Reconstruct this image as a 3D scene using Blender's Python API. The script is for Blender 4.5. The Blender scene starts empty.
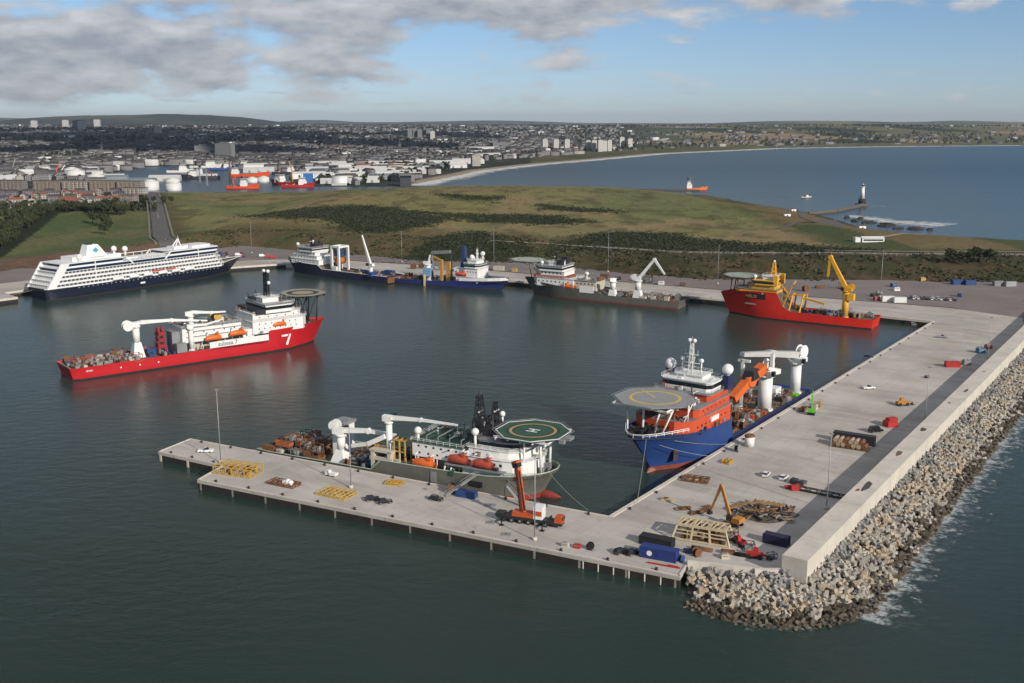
import bpy, math, random
import numpy as np
from mathutils import Vector, Matrix
R = math.radians
random.seed(7); np.random.seed(7)
S = bpy.context.scene
COL = S.collection
# ------------------------------------------------------------------ camera, sky, sun, exposure
CAM_H = 115.0; WL = 1.8          # camera height and water level (the quays stand at 5 m)
cam_d = bpy.data.cameras.new('camera'); cam = bpy.data.objects.new('camera', cam_d); COL.objects.link(cam)
cam_d.sensor_width = 36.0; cam_d.lens = 36.0; cam_d.clip_start = 1.0; cam_d.clip_end = 80000.0
cam.location = (0, 0, CAM_H); cam.rotation_euler = (R(90 - 12.05), 0, 0)
S.camera = cam
SUN_EL, SUN_X, SUN_Y = R(25), 0.64, -0.768          # the sun stands behind and to the right of the camera
sun_d = bpy.data.lights.new('sun', 'SUN'); sun = bpy.data.objects.new('sun', sun_d); COL.objects.link(sun)
sun_d.energy = 3.9; sun_d.angle = R(0.55); sun_d.color = (1.0, 0.915, 0.80)
sdir = Vector((SUN_X * math.cos(SUN_EL), SUN_Y * math.cos(SUN_EL), math.sin(SUN_EL)))
sun.rotation_euler = sdir.to_track_quat('Z', 'Y').to_euler()
W = bpy.data.worlds.new('World'); S.world = W; W.use_nodes = True
def sky_world():
    nt = W.node_tree; nt.nodes.clear(); N = nt.nodes.new; L = nt.links.new
    out = N('ShaderNodeOutputWorld'); sky = N('ShaderNodeTexSky'); sky.sky_type = 'NISHITA'; sky.sun_disc = False
    sky.sun_elevation = SUN_EL; sky.sun_rotation = math.atan2(SUN_X, SUN_Y)
    sky.altitude = 0; sky.air_density = 1.0; sky.dust_density = 0.15; sky.ozone_density = 4.0
    def m(op, a, b=None, clamp=False):
        n = N('ShaderNodeMath'); n.operation = op; n.use_clamp = clamp
        for i, v in enumerate((a, b)):
            if v is None: continue
            if isinstance(v, (int, float)): n.inputs[i].default_value = v
            else: L(v, n.inputs[i])
        return n.outputs[0]
    def rng(v, a, b, c, d, smooth=False):
        n = N('ShaderNodeMapRange'); n.interpolation_type = 'SMOOTHSTEP' if smooth else 'LINEAR'; L(v, n.inputs[0])
        for i, q in enumerate((a, b, c, d)): n.inputs[i + 1].default_value = q
        return n.outputs[0]
    def mixc(f, a, b):
        n = N('ShaderNodeMix'); n.data_type = 'RGBA'; L(f, n.inputs[0])
        for i, v in ((6, a), (7, b)):
            if isinstance(v, tuple): n.inputs[i].default_value = (*v, 1)
            else: L(v, n.inputs[i])
        return n.outputs[2]
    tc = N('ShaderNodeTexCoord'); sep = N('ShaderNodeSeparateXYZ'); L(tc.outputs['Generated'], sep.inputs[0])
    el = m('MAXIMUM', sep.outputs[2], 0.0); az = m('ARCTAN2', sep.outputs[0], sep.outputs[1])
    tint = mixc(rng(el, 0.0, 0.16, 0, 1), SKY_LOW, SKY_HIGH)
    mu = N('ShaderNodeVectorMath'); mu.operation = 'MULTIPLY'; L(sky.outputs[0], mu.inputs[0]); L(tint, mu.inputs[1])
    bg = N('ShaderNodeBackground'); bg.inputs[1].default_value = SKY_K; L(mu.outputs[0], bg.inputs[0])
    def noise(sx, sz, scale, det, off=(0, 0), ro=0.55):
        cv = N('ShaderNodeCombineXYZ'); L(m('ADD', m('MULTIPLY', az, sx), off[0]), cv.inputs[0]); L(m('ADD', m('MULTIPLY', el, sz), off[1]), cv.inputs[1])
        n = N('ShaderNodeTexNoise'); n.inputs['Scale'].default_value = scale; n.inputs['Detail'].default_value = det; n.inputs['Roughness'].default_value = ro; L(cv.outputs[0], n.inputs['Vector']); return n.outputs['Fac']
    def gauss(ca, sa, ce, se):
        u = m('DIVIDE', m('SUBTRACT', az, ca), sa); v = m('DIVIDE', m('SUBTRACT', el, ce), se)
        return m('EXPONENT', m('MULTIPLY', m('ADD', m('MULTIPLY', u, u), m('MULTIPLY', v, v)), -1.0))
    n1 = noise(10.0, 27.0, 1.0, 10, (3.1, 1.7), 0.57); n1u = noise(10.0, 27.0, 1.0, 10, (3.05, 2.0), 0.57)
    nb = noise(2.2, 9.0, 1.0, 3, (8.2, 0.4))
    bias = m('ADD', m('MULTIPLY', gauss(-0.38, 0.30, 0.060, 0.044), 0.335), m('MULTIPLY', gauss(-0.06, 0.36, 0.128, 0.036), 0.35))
    bias = m('ADD', bias, m('MULTIPLY', m('MULTIPLY', rng(el, 0.135, 0.24, 0, 1), rng(az, 0.05, 0.45, 1, 0.35)), 0.30)); bias = m('ADD', bias, m('MULTIPLY', m('SUBTRACT', nb, 0.5), 0.35))  # extra cover above the view, added to darken reflections in the water
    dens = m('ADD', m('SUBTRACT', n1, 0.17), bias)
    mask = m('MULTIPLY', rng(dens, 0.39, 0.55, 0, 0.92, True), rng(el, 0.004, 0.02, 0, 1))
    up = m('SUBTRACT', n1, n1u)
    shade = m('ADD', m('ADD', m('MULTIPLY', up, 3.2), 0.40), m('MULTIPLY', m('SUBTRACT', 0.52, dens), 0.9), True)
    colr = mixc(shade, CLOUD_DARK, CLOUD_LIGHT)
    bc = N('ShaderNodeBackground'); L(colr, bc.inputs[0]); L(m('MULTIPLY', rng(el, 0.135, 0.20, 1.0, 0.40), rng(el, 0.5, 0.8, 1.0, CLOUD_FILL)), bc.inputs[1])  # that unseen cover is dimmed low down and brightened overhead as added fill
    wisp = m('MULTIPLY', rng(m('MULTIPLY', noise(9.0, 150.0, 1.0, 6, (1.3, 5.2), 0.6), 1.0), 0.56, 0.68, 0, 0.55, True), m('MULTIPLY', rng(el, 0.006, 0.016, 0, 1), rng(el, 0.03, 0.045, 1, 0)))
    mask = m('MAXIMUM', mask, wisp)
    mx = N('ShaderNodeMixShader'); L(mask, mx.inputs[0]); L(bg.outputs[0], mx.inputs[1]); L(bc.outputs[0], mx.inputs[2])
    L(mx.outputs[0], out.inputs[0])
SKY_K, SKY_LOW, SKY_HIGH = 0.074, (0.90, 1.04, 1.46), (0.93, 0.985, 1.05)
CLOUD_DARK, CLOUD_LIGHT, CLOUD_FILL = (0.27, 0.29, 0.335), (0.58, 0.575, 0.575), 4.4
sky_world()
S.view_settings.view_transform = 'Standard'; S.view_settings.look = 'None'; S.view_settings.gamma = 1.0
S.view_settings.exposure = 0.22
S.render.engine = 'CYCLES'; S.cycles.use_denoising = True; S.cycles.max_bounces = 6; S.cycles.volume_bounces = 0
S.cycles.diffuse_bounces = 2; S.cycles.glossy_bounces = 3; S.cycles.caustics_reflective = False; S.cycles.caustics_refractive = False

# ------------------------------------------------------------------ materials
MATS = {}
def mat(name, c, rough=0.6, var=0.12, scale=0.35, metal=0.0, spec=0.4, stain=0.0, stain_c=(0.10, 0.05, 0.025), bump=0.0, bscale=2.0, coat=0.0):
    """paint, concrete, rubber ...: base colour with slow noise, optional stains and fine relief"""
    if name in MATS: return MATS[name]
    m = bpy.data.materials.new(name); m.use_nodes = True; nt = m.node_tree; N = nt.nodes.new; L = nt.links.new
    b = nt.nodes['Principled BSDF']; b.inputs['Roughness'].default_value = rough; b.inputs['Metallic'].default_value = metal
    b.inputs['Specular IOR Level'].default_value = spec; b.inputs['Coat Weight'].default_value = coat
    tc = N('ShaderNodeTexCoord')
    n = N('ShaderNodeTexNoise'); n.inputs['Scale'].default_value = scale; n.inputs['Detail'].default_value = 6; n.inputs['Roughness'].default_value = 0.65
    L(tc.outputs['Object'], n.inputs['Vector'])
    mr = N('ShaderNodeMapRange'); L(n.outputs['Fac'], mr.inputs[0]); mr.inputs[1].default_value = 0.3; mr.inputs[2].default_value = 0.7
    mr.inputs[3].default_value = 1 - var; mr.inputs[4].default_value = 1 + var
    hs = N('ShaderNodeVectorMath'); hs.operation = 'SCALE'; hs.inputs[0].default_value = c[:3]; L(mr.outputs[0], hs.inputs['Scale'])
    last = hs.outputs[0]
    if stain > 0:
        mp = N('ShaderNodeMapping'); mp.inputs['Scale'].default_value = (0.6, 0.6, 0.12); L(tc.outputs['Object'], mp.inputs[0])
        n3 = N('ShaderNodeTexNoise'); n3.inputs['Scale'].default_value = 1.1; n3.inputs['Detail'].default_value = 8; n3.inputs['Roughness'].default_value = 0.7
        L(mp.outputs[0], n3.inputs['Vector'])
        m2 = N('ShaderNodeMapRange'); L(n3.outputs['Fac'], m2.inputs[0]); m2.inputs[1].default_value = 0.52; m2.inputs[2].default_value = 0.75; m2.inputs[4].default_value = stain
        mx = N('ShaderNodeMix'); mx.data_type = 'RGBA'; L(m2.outputs[0], mx.inputs[0]); L(last, mx.inputs[6]); mx.inputs[7].default_value = (*stain_c, 1)
        last = mx.outputs[2]
    L(last, b.inputs['Base Color'])
    if bump > 0:
        n4 = N('ShaderNodeTexNoise'); n4.inputs['Scale'].default_value = bscale; n4.inputs['Detail'].default_value = 5
        L(tc.outputs['Object'], n4.inputs['Vector'])
        bp = N('ShaderNodeBump'); bp.inputs['Strength'].default_value = bump; bp.inputs['Distance'].default_value = 0.1
        L(n4.outputs['Fac'], bp.inputs['Height']); L(bp.outputs[0], b.inputs['Normal'])
    MATS[name] = m; return m

# ------------------------------------------------------------------ mesh builder
class MB:
    def __init__(s): s.v = []; s.f = []; s.mi = []; s.sm = []
    def add(s, vs, fs, m=0, smooth=False):
        o = len(s.v); s.v += [tuple(p) for p in vs]
        for f in fs: s.f.append([i + o for i in f]); s.mi.append(m); s.sm.append(smooth)
        return s
    def box(s, x0, x1, y0, y1, z0, z1, m=0, tx=0.0, ty=0.0):
        """tx, ty: how far the top draws in on each side"""
        if x0 > x1: x0, x1 = x1, x0
        if y0 > y1: y0, y1 = y1, y0
        return s.add([(x0, y0, z0), (x1, y0, z0), (x1, y1, z0), (x0, y1, z0), (x0 + tx, y0 + ty, z1), (x1 - tx, y0 + ty, z1), (x1 - tx, y1 - ty, z1), (x0 + tx, y1 - ty, z1)],
                     [(3, 2, 1, 0), (4, 5, 6, 7), (0, 1, 5, 4), (1, 2, 6, 5), (2, 3, 7, 6), (3, 0, 4, 7)], m)
    def prism(s, pts, z0, z1, m=0, mside=None, k=1.0, bottom=True):
        n = len(pts); cx = sum(p[0] for p in pts) / n; cy = sum(p[1] for p in pts) / n
        top = [(cx + (p[0] - cx) * k, cy + (p[1] - cy) * k, z1) for p in pts]
        a = sum(pts[i][0] * pts[(i + 1) % n][1] - pts[(i + 1) % n][0] * pts[i][1] for i in range(n))
        o = len(s.v); s.v += [(p[0], p[1], z0) for p in pts] + top
        up = list(range(n)); up = up if a > 0 else up[::-1]
        s.f.append([o + n + i for i in up]); s.mi.append(m); s.sm.append(False)
        if bottom: s.f.append([o + i for i in up[::-1]]); s.mi.append(m); s.sm.append(False)
        for j in range(n):
            a_, b_ = up[j], up[(j + 1) % n]
            s.f.append([o + a_, o + b_, o + n + b_, o + n + a_]); s.mi.append(m if mside is None else mside); s.sm.append(False)
        return s
    def cyl(s, p0, p1, r0, r1=None, n=10, m=0, cap=True):
        r1 = r0 if r1 is None else r1
        p0 = Vector(p0); p1 = Vector(p1); d = (p1 - p0)
        if d.length < 1e-6: return s
        d.normalize(); a = Vector((0, 0, 1)) if abs(d.z) < 0.9 else Vector((1, 0, 0))
        u = d.cross(a).normalized(); w = d.cross(u)
        vs = []
        for p, r in ((p0, r0), (p1, r1)):
            for i in range(n):
                t = 2 * math.pi * i / n; vs.append(p + (u * math.cos(t) - w * math.sin(t)) * r)
        s.add(vs, [(i, (i + 1) % n, n + (i + 1) % n, n + i) for i in range(n)], m, n > 6)
        o = len(s.v) - 2 * n
        if cap:
            s.f += [[o + i for i in range(n)][::-1], [o + n + i for i in range(n)]]; s.mi += [m, m]; s.sm += [False, False]
        return s
    def beam(s, p0, p1, w, h=None, m=0, w1=None, h1=None):
        """rectangular bar from p0 to p1, w across, h in the upright direction"""
        h = w if h is None else h; w1 = w if w1 is None else w1; h1 = h if h1 is None else h1
        p0 = Vector(p0); p1 = Vector(p1); d = (p1 - p0)
        if d.length < 1e-6: return s
        d.normalize(); a = Vector((0, 0, 1)) if abs(d.z) < 0.98 else Vector((1, 0, 0))
        u = d.cross(a).normalized(); v = u.cross(d)
        vs = []
        for p, ww, hh in ((p0, w, h), (p1, w1, h1)):
            for su, sv in ((-1, -1), (1, -1), (1, 1), (-1, 1)): vs.append(p + u * (su * ww / 2) + v * (sv * hh / 2))
        return s.add(vs, [(0, 1, 2, 3), (7, 6, 5, 4), (0, 4, 5, 1), (1, 5, 6, 2), (2, 6, 7, 3), (3, 7, 4, 0)], m)
    def ball(s, c, r, m=0, n=12, k=8, sz=1.0):
        vs = [(c[0], c[1], c[2] + r * sz)]
        for j in range(1, k):
            t = math.pi * j / k
            for i in range(n):
                p = 2 * math.pi * i / n; vs.append((c[0] + r * math.sin(t) * math.cos(p), c[1] + r * math.sin(t) * math.sin(p), c[2] + r * sz * math.cos(t)))
        vs.append((c[0], c[1], c[2] - r * sz)); e = len(vs) - 1
        fs = [(0, 1 + i, 1 + (i + 1) % n) for i in range(n)]
        for j in range(k - 2):
            a = 1 + j * n
            fs += [(a + i, a + n + i, a + n + (i + 1) % n, a + (i + 1) % n) for i in range(n)]
        a = 1 + (k - 2) * n; fs += [(a + i, e, a + (i + 1) % n) for i in range(n)]
        return s.add(vs, fs, m, True)
    def tube(s, pts, r, n=5, m=0):
        for a, b in zip(pts[:-1], pts[1:]): s.cyl(a, b, r, r, n, m)
        return s
    def lattice(s, p0, p1, w, h, r, bays, m=0, w1=None, h1=None):
        """open truss boom: four chords and zigzag lacing"""
        w1 = w if w1 is None else w1; h1 = h if h1 is None else h1
        p0 = Vector(p0); p1 = Vector(p1); d = (p1 - p0).normalized(); a = Vector((0, 0, 1)) if abs(d.z) < 0.9 else Vector((1, 0, 0))
        u = d.cross(a).normalized(); v = u.cross(d); rings = []
        for i in range(bays + 1):
            t = i / bays; c = p0.lerp(p1, t); ww = w + (w1 - w) * t; hh = h + (h1 - h) * t
            rings.append([c + u * (su * ww / 2) + v * (sv * hh / 2) for su, sv in ((-1, -1), (1, -1), (1, 1), (-1, 1))])
        for i in range(bays):
            for k in range(4):
                s.beam(rings[i][k], rings[i + 1][k], r * 1.5, None, m)
                q = (k + 1) % 4
                s.beam(rings[i][k] if i % 2 else rings[i][q], rings[i + 1][q] if i % 2 else rings[i + 1][k], r, None, m)
        return s
    def build(s, name, mats, parent=None, loc=None, rz=0.0):
        me = bpy.data.meshes.new(name); me.from_pydata(s.v, [], s.f)
        for mm in (mats if isinstance(mats, (list, tuple)) else [mats]): me.materials.append(mm)
        me.polygons.foreach_set('material_index', s.mi); me.polygons.foreach_set('use_smooth', s.sm); me.update()
        o = bpy.data.objects.new(name, me); COL.objects.link(o)
        if parent is not None: o.parent = parent
        if loc is not None: o.location = loc
        if rz: o.rotation_euler = (0, 0, rz)
        return o
def tag(o, label, cat, group=None, kind=None):
    if label: o['label'] = label
    if cat: o['category'] = cat
    if group: o['group'] = group
    if kind: o['kind'] = kind
    return o
def thing(name, label, cat, loc=(0, 0, 0), rz=0.0, group=None):
    o = bpy.data.objects.new(name, None); COL.objects.link(o); o.location = loc; o.rotation_euler = (0, 0, rz); o.empty_display_size = 0.5
    return tag(o, label, cat, group)
def dup(o, loc=None, rz=None, label=None, group=None, sc=None):
    """a copy of a thing together with its parts and sub-parts"""
    def cp(a, par):
        c = a.copy(); COL.objects.link(c)
        if par is not None: c.parent = par
        for ch in a.children: cp(ch, c)
        return c
    c = cp(o, None)
    if loc is not None: c.location = loc
    if rz is not None: c.rotation_euler = (0, 0, rz)
    if sc is not None: c.scale = sc
    if label: c['label'] = label
    if group: c['group'] = group
    return c
FONT = {}
def text_mesh(txt, size, mt, parent, origin, xdir, zdir, name='lettering', shear=0.0):
    """flat raised lettering lying in the plane spanned by xdir and zdir"""
    cu = bpy.data.curves.new('t', 'FONT'); cu.body = txt; cu.size = size; cu.extrude = 0.02; cu.shear = shear; cu.offset = size * 0.012
    ob = bpy.data.objects.new('t', cu); COL.objects.link(ob)
    bpy.context.view_layer.update()
    me = bpy.data.meshes.new_from_object(ob.evaluated_get(bpy.context.evaluated_depsgraph_get()))
    bpy.data.objects.remove(ob); bpy.data.curves.remove(cu)
    me.materials.clear(); me.materials.append(mt); me.name = name
    x = Vector(xdir).normalized(); z = Vector(zdir).normalized(); y = x.cross(z)
    o = bpy.data.objects.new(name, me); COL.objects.link(o)
    if parent is not None: o.parent = parent
    o.matrix_local = Matrix(((x.x, z.x, y.x, origin[0]), (x.y, z.y, y.y, origin[1]), (x.z, z.z, y.z, origin[2]), (0, 0, 0, 1)))
    return o

# ------------------------------------------------------------------ noise and polygon helpers for the ground
def _h2(ix, iy, seed):
    n = (ix.astype(np.int64) * 374761393 + iy.astype(np.int64) * 668265263 + seed * 1442695041) & 0xffffffff
    n = ((n ^ (n >> 13)) * 1274126177) & 0xffffffff
    return ((n ^ (n >> 16)) & 0xffff) / 65535.0
def vnoise(x, y, seed=0):
    ix = np.floor(x); iy = np.floor(y); fx = x - ix; fy = y - iy
    fx = fx * fx * (3 - 2 * fx); fy = fy * fy * (3 - 2 * fy)
    a = _h2(ix, iy, seed); b = _h2(ix + 1, iy, seed); c = _h2(ix, iy + 1, seed); d = _h2(ix + 1, iy + 1, seed)
    return (a * (1 - fx) + b * fx) * (1 - fy) + (c * (1 - fx) + d * fx) * fy
def fbm(x, y, seed=0, o=4):
    s = 0; a = 0.5; t = 0
    for i in range(o): s = s + a * vnoise(x, y, seed + i * 17); t += a; a *= 0.5; x = x * 2.03 + 5.1; y = y * 2.03 + 3.7
    return s / t
def sdf(X, Y, poly):
    """signed distance, positive inside"""
    P = np.array(poly, float); n = len(P); d = np.full(X.shape, 1e18); ins = np.zeros(X.shape, bool)
    for i in range(n):
        a = P[i]; b = P[(i + 1) % n]; e = b - a; wx = X - a[0]; wy = Y - a[1]
        t = np.clip((wx * e[0] + wy * e[1]) / (e @ e), 0, 1)
        d = np.minimum(d, (wx - e[0] * t) ** 2 + (wy - e[1] * t) ** 2)
        c = (a[1] <= Y) != (b[1] <= Y)
        with np.errstate(divide='ignore', invalid='ignore'):
            xi = a[0] + (Y - a[1]) / (e[1] if e[1] != 0 else 1e-9) * e[0]
        ins ^= c & (X < xi)
    return np.where(ins, 1, -1) * np.sqrt(d)
def sst(x, a, b): t = np.clip((x - a) / (b - a), 0, 1); return t * t * (3 - 2 * t)

# ================================================================== SETTING: water, land, quays
DZ = 5.0
# quay outline (top of the cope), anticlockwise from the jetty head
Q = dict(tipL=(-121.0, 334.5), stepin=(-95.1, 319.9), stepout=(-99.2, 306.4), SE=(41.6, 235.9), SEtop=(44.4, 242.4), wallend=(67.0, 237.6),
         inner=(28.5, 275.4), tipF=(-114.6, 349.2), NE=(239.1, 569.8))
WU = Vector((0.569, 0.822, 0)); WN = Vector((0.822, -0.569, 0)); W0 = Vector((67.0, 237.2, 0)); WALL_T = 6.4; WALL_TOP = 10.3; WALL_L = 520.0
def wp(u, n, z): p = W0 + WU * u + WN * n; return (p.x, p.y, z)
NQ = [(239.1, 569.8), (216.8, 585.5), (134.0, 644.0), (-2.0, 724.0), (-90, 764.0), (-164, 812), (-181, 814), (-221, 791), (-240, 806), (-336, 670), (-319, 652), (-346, 618), (-420, 560), (-900, 400)]
L1 = [(-9000, 300), (-920, 430), (-430, 585), (-352, 640), (-350, 668), (-252, 824), (-222, 815), (-180, 836), (-158, 828), (-84, 780), (8, 742), (144, 660), (228, 602), (252, 592), (285, 560), (560, 940), (640, 960), (610, 985), (501, 1001), (427, 1046), (397, 1106),
      (388, 1150), (386, 1320), (356, 1433), (310, 1640), (222, 1745), (82, 1775), (-21, 1815), (-150, 1800), (-380, 1640), (-520, 1640), (-660, 1720), (-880, 2100), (-960, 2700), (-9000, 2900)]
SHORE2 = [(-187, 1905), (-110, 2280), (-76, 2488), (60, 2860), (280, 3303), (560, 3900), (1212, 4711), (1900, 5100), (2640, 5330), (4200, 5700), (9000, 6400), (26000, 9000)]
L2 = SHORE2 + [(40000, 42000), (-40000, 42000), (-40000, 2600), (-9000, 2600), (-960, 2720), (-905, 2790), (-760, 2700), (-640, 2560), (-500, 2330), (-425, 1950), (-400, 1880), (-240, 1868)]
FOOT = [(-900, 640), (-440, 700), (-380, 775), (-330, 800), (-290, 900), (-246, 926), (-184, 889), (-74, 830), (6, 815), (66, 768), (133, 724), (246, 718), (357, 710), (600, 700)]
fx_, fy_ = zip(*FOOT)
GORSE = [[(-294, 1133), (-240, 1180), (-170, 1190), (-101, 1133), (-70, 1080), (-82, 1020), (-122, 960), (-165, 987), (-188, 1061), (-240, 1084)],
         [(35, 838), (45, 885), (68, 935), (100, 962), (130, 960), (160, 912), (207, 866), (285, 840), (285, 818), (151, 822), (70, 822)],
         [(-95, 833), (-85, 870), (-73, 918), (-50, 955), (-20, 962), (7, 928), (14, 830), (-48, 822)],
         [(33, 1220), (124, 1190), (107, 1143), (37, 1172)], [(-92, 1318), (-14, 1287), (-26, 1240), (-89, 1277)], [(-102, 1126), (0, 1125), (52, 1100), (79, 1049), (20, 1040), (-42, 1060)]]
def land_base(X, Y):
    e = Y - np.interp(X, fx_, fy_)
    h = 4.55 + 9.5 * sst(e, 0, 62)
    h = h + np.where(e > 0, (fbm(X / 22, Y / 22, 3) - 0.5) * 1.6, 0)
    golf = sst(e, 60, 200) * sst(X, -330, -200)
    h = h + golf * ((fbm(X / 120, Y / 120, 11) - 0.5) * 7 + 12.5 * np.exp(-((X + 150) / 230) ** 2 - ((Y - 1330) / 210) ** 2) + 6.5 * np.exp(-((X - 70) / 120) ** 2 - ((Y - 1420) / 180) ** 2)
                    + 4.0 * np.exp(-((X + 420) / 130) ** 2 - ((Y - 1420) / 160) ** 2) + 3.5 * np.exp(-((X - 110) / 70) ** 2 - ((Y - 900) / 60) ** 2))
    west = sst(-X, 260, 420)
    h = np.where(e > 0, h - west * 5.0 * sst(e, 0, 62) + west * sst(e, 100, 600) * 6, h)
    return h
def land2(X, Y, sd):
    h = 3.5 + 78 * sst(Y + 0.12 * X, 2300, 9500) * sst(sd, 0, 2600) + 6 * sst(sd, 60, 900) + sst(sd, 100, 900) * (fbm(X / 900, Y / 900, 21) - 0.42) * 26 * sst(Y, 2000, 5000)
    h = h + 2 * sst(Y, 9000, 22000) + (fbm(X / 2600, Y / 2600, 31, 5) - 0.5) * 55 * sst(Y, 7000, 13000)
    # the hills on the skyline
    h = h + 150 * np.exp(-((X + 5600) / 1750) ** 4) * np.exp(-((Y - 16000) / 2600) ** 2) * (0.8 + 0.4 * fbm(X / 1500, Y / 2500, 5))
    h = h + 150 * np.exp(-((X + 13500) / 3300) ** 2) * np.exp(-((Y - 27500) / 3000) ** 2)
    h = h + 90 * np.exp(-((X + 5200) / 900) ** 2) * np.exp(-((Y - 27500) / 3000) ** 2) + 70 * np.exp(-((X + 700) / 2600) ** 2) * np.exp(-((Y - 27500) / 3000) ** 2)
    h = h + 55 * np.exp(-((X - 7400) / 1500) ** 2) * np.exp(-((Y - 16500) / 2200) ** 2) + 45 * np.exp(-((X - 4300) / 1200) ** 2) * np.exp(-((Y - 15500) / 2200) ** 2)
    return h
def land_height(X, Y):
    X = np.asarray(X, float); Y = np.asarray(Y, float)
    s1 = sdf(X, Y, L1) + (fbm(X / 40, Y / 40, 77) - 0.5) * 14 * sst(Y, 900, 1000); s2 = sdf(X, Y, L2)
    a = np.minimum(land_base(X, Y), WL + 0.2 + np.maximum(s1, -60) * np.where(Y < 900, 0.35, 0.11)); a = np.where(s1 < 0, np.maximum(s1 * 0.2, -6), a)
    b = np.minimum(land2(X, Y, s2), WL + 0.15 + np.maximum(s2, -60) * 0.06); b = np.where(s2 < 0, np.maximum(s2 * 0.05, -6), b)
    return np.maximum(a, b)
def hz(x, y): return float(land_height(np.array([x]), np.array([y]))[0])

def land_colour(X, Y, H):
    def c(*v): return np.array(v)[None, :]
    e = Y - np.interp(X, fx_, fy_)
    n1 = fbm(X / 60, Y / 90, 41)[:, None]; n2 = fbm(X / 17, Y / 26, 43)[:, None]; n3 = fbm(X / 160, Y / 150, 47)[:, None]; nf = fbm(X / 6, Y / 9, 53, 3)[:, None]
    mixc = lambda a, b, t: a * (1 - t) + b * t
    golf = mixc(c(.185, .172, .070), c(.225, .172, .088), sst(n1, .44, .60)); golf = mixc(golf, c(.130, .152, .058), sst(n3, .50, .60) * 0.8); golf = mixc(golf, c(.085, .082, .038), sst(n2, .54, .66) * .75)
    bank = mixc(c(.050, .052, .024), c(.085, .062, .036), sst(n2, .4, .62)); bank = mixc(bank, c(.028, .036, .014), sst(nf, .52, .66) * .8)
    rough = mixc(c(.105, .080, .042), c(.07, .074, .03), sst(n2, .42, .6))
    col = mixc(rough, golf, (sst(e, 75, 120) * sst(X + np.clip(Y - 940, 0, 700) * .37, -310, -280))[:, None])
    col = mixc(col, c(.125, .095, .046), (sst(e, 60, 90) * (1 - sst(e, 110, 190)) * (X < 30) * (X > -290))[:, None] * .8)
    col = mixc(col, bank, (sst(X, 40, 75) * sst(e, -4, 6) * (1 - sst(e, 92, 104)))[:, None])
    # fields towards the shore in the east
    east = (sst(X, 250, 290) * sst(e, 105, 115))[:, None]
    fe = np.where(((X > 330) & (X < 415) & (Y > 830))[:, None], c(.15, .115, .055), c(.055, .072, .03)); fe = mixc(fe, c(.17, .115, .05), sst(n1, .5, .62) * (Y > 1000)[:, None] * .8)
    col = mixc(col, fe, east * .9)
    # the green field and the wood in the west
    west = (1 - sst(X + np.clip(Y - 940, 0, 700) * .37, -322, -300))[:, None]
    fw = mixc(c(.075, .105, .040), c(.120, .125, .055), sst(n1, .42, .62)); fw = mixc(fw, c(.12, .105, .055), sst(n2, .6, .7) * .5)
    wood = c(.022, .030, .013) * np.ones_like(fw)
    wd = (((Y > 1190 + fbm(X / 40, Y / 40, 9) * 60 - 30) & (X < -318 - (Y - 940) * .37)) | (X < -425 - (Y - 870) * 0.30))[:, None]
    fw = np.where(wd, wood, fw)
    brown = c(.120, .078, .055) * (0.8 + .5 * n2); fw = mixc(fw, brown, (1 - sst(e, 55, 85))[:, None])
    col = mixc(col, fw, west)
    for g in GORSE:
        d = sdf(X, Y, g); col = mixc(col, c(.024, .031, .013), sst(d + (fbm(X / 16, Y / 16, 61) - .5) * 36, -3, 5)[:, None])
    # Torry, the city, the far country
    s2 = sdf(X, Y, L2)
    city = mixc(c(.050, .054, .050), c(.030, .038, .028), sst(fbm(X / 260, Y / 420, 71), .45, .6)[:, None]); city = mixc(city, c(.12, .12, .12), (sst(fbm(X / 35, Y / 60, 73, 3), .6, .72))[:, None] * .5)
    inC = ((Y > 1830 - 0.25 * (X + 200)) & (X < 5000))[:, None] | (s2 > 0)[:, None] | ((Y > 1480) & (X < -540))[:, None]
    col = np.where(inC, city, col)
    # far fields: a patchwork of crops, grass and woods
    th = .3; u = (X * math.cos(th) + Y * math.sin(th)) / 420; v = (-X * math.sin(th) + Y * math.cos(th)) / 900
    u = u + .5 * vnoise(X / 700, Y / 900, 5); v = v + .5 * vnoise(X / 800, Y / 1000, 6)
    r = _h2(np.floor(u), np.floor(v), 8)[:, None]
    fld = np.where(r < .3, c(.24, .180, .10), np.where(r < .55, c(.085, .105, .045), np.where(r < .75, c(.022, .032, .018), c(.12, .11, .055)))) * np.ones((len(X), 3))
    far = sst(Y, 7800, 9500) * sst(X, -3500, 0) + sst(X - .16 * Y, -500, 300) * sst(s2, 150, 500) * sst(Y, 4300, 5600) * .95
    col = mixc(col, fld, np.clip(far, 0, 1)[:, None])
    hill = sst(Y, 12500, 14000)[:, None]; col = mixc(col, mixc(c(.030, .042, .030), c(.085, .09, .05), sst(fbm(X / 700, Y / 1500, 91), .52, .64)[:, None]), hill * .92 * np.where(X < 1500, 1, .45)[:, None])
    # dunes and beach
    b = (s2 > -30) & (s2 < 170) & (X > -150)
    dune = mixc(c(.075, .085, .04), c(.12, .11, .06), sst(n1, .4, .6)); col = np.where(((s2 > 0) & (s2 < 420) & (X > 60))[:, None], dune, col)
    sand = (1 - sst(s2, 26, 44)) * (s2 > -40) * (X > -190) * (Y > 1880); col = mixc(col, c(.33, .28, .21), sand[:, None])
    rock = ((H < 1.6 + WL) & (Y < 1800) & (Y > 950)); col = np.where(rock[:, None], c(.06, .055, .045), col)
    return np.clip(col * (0.86 + .28 * nf), .006, .8)

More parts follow.
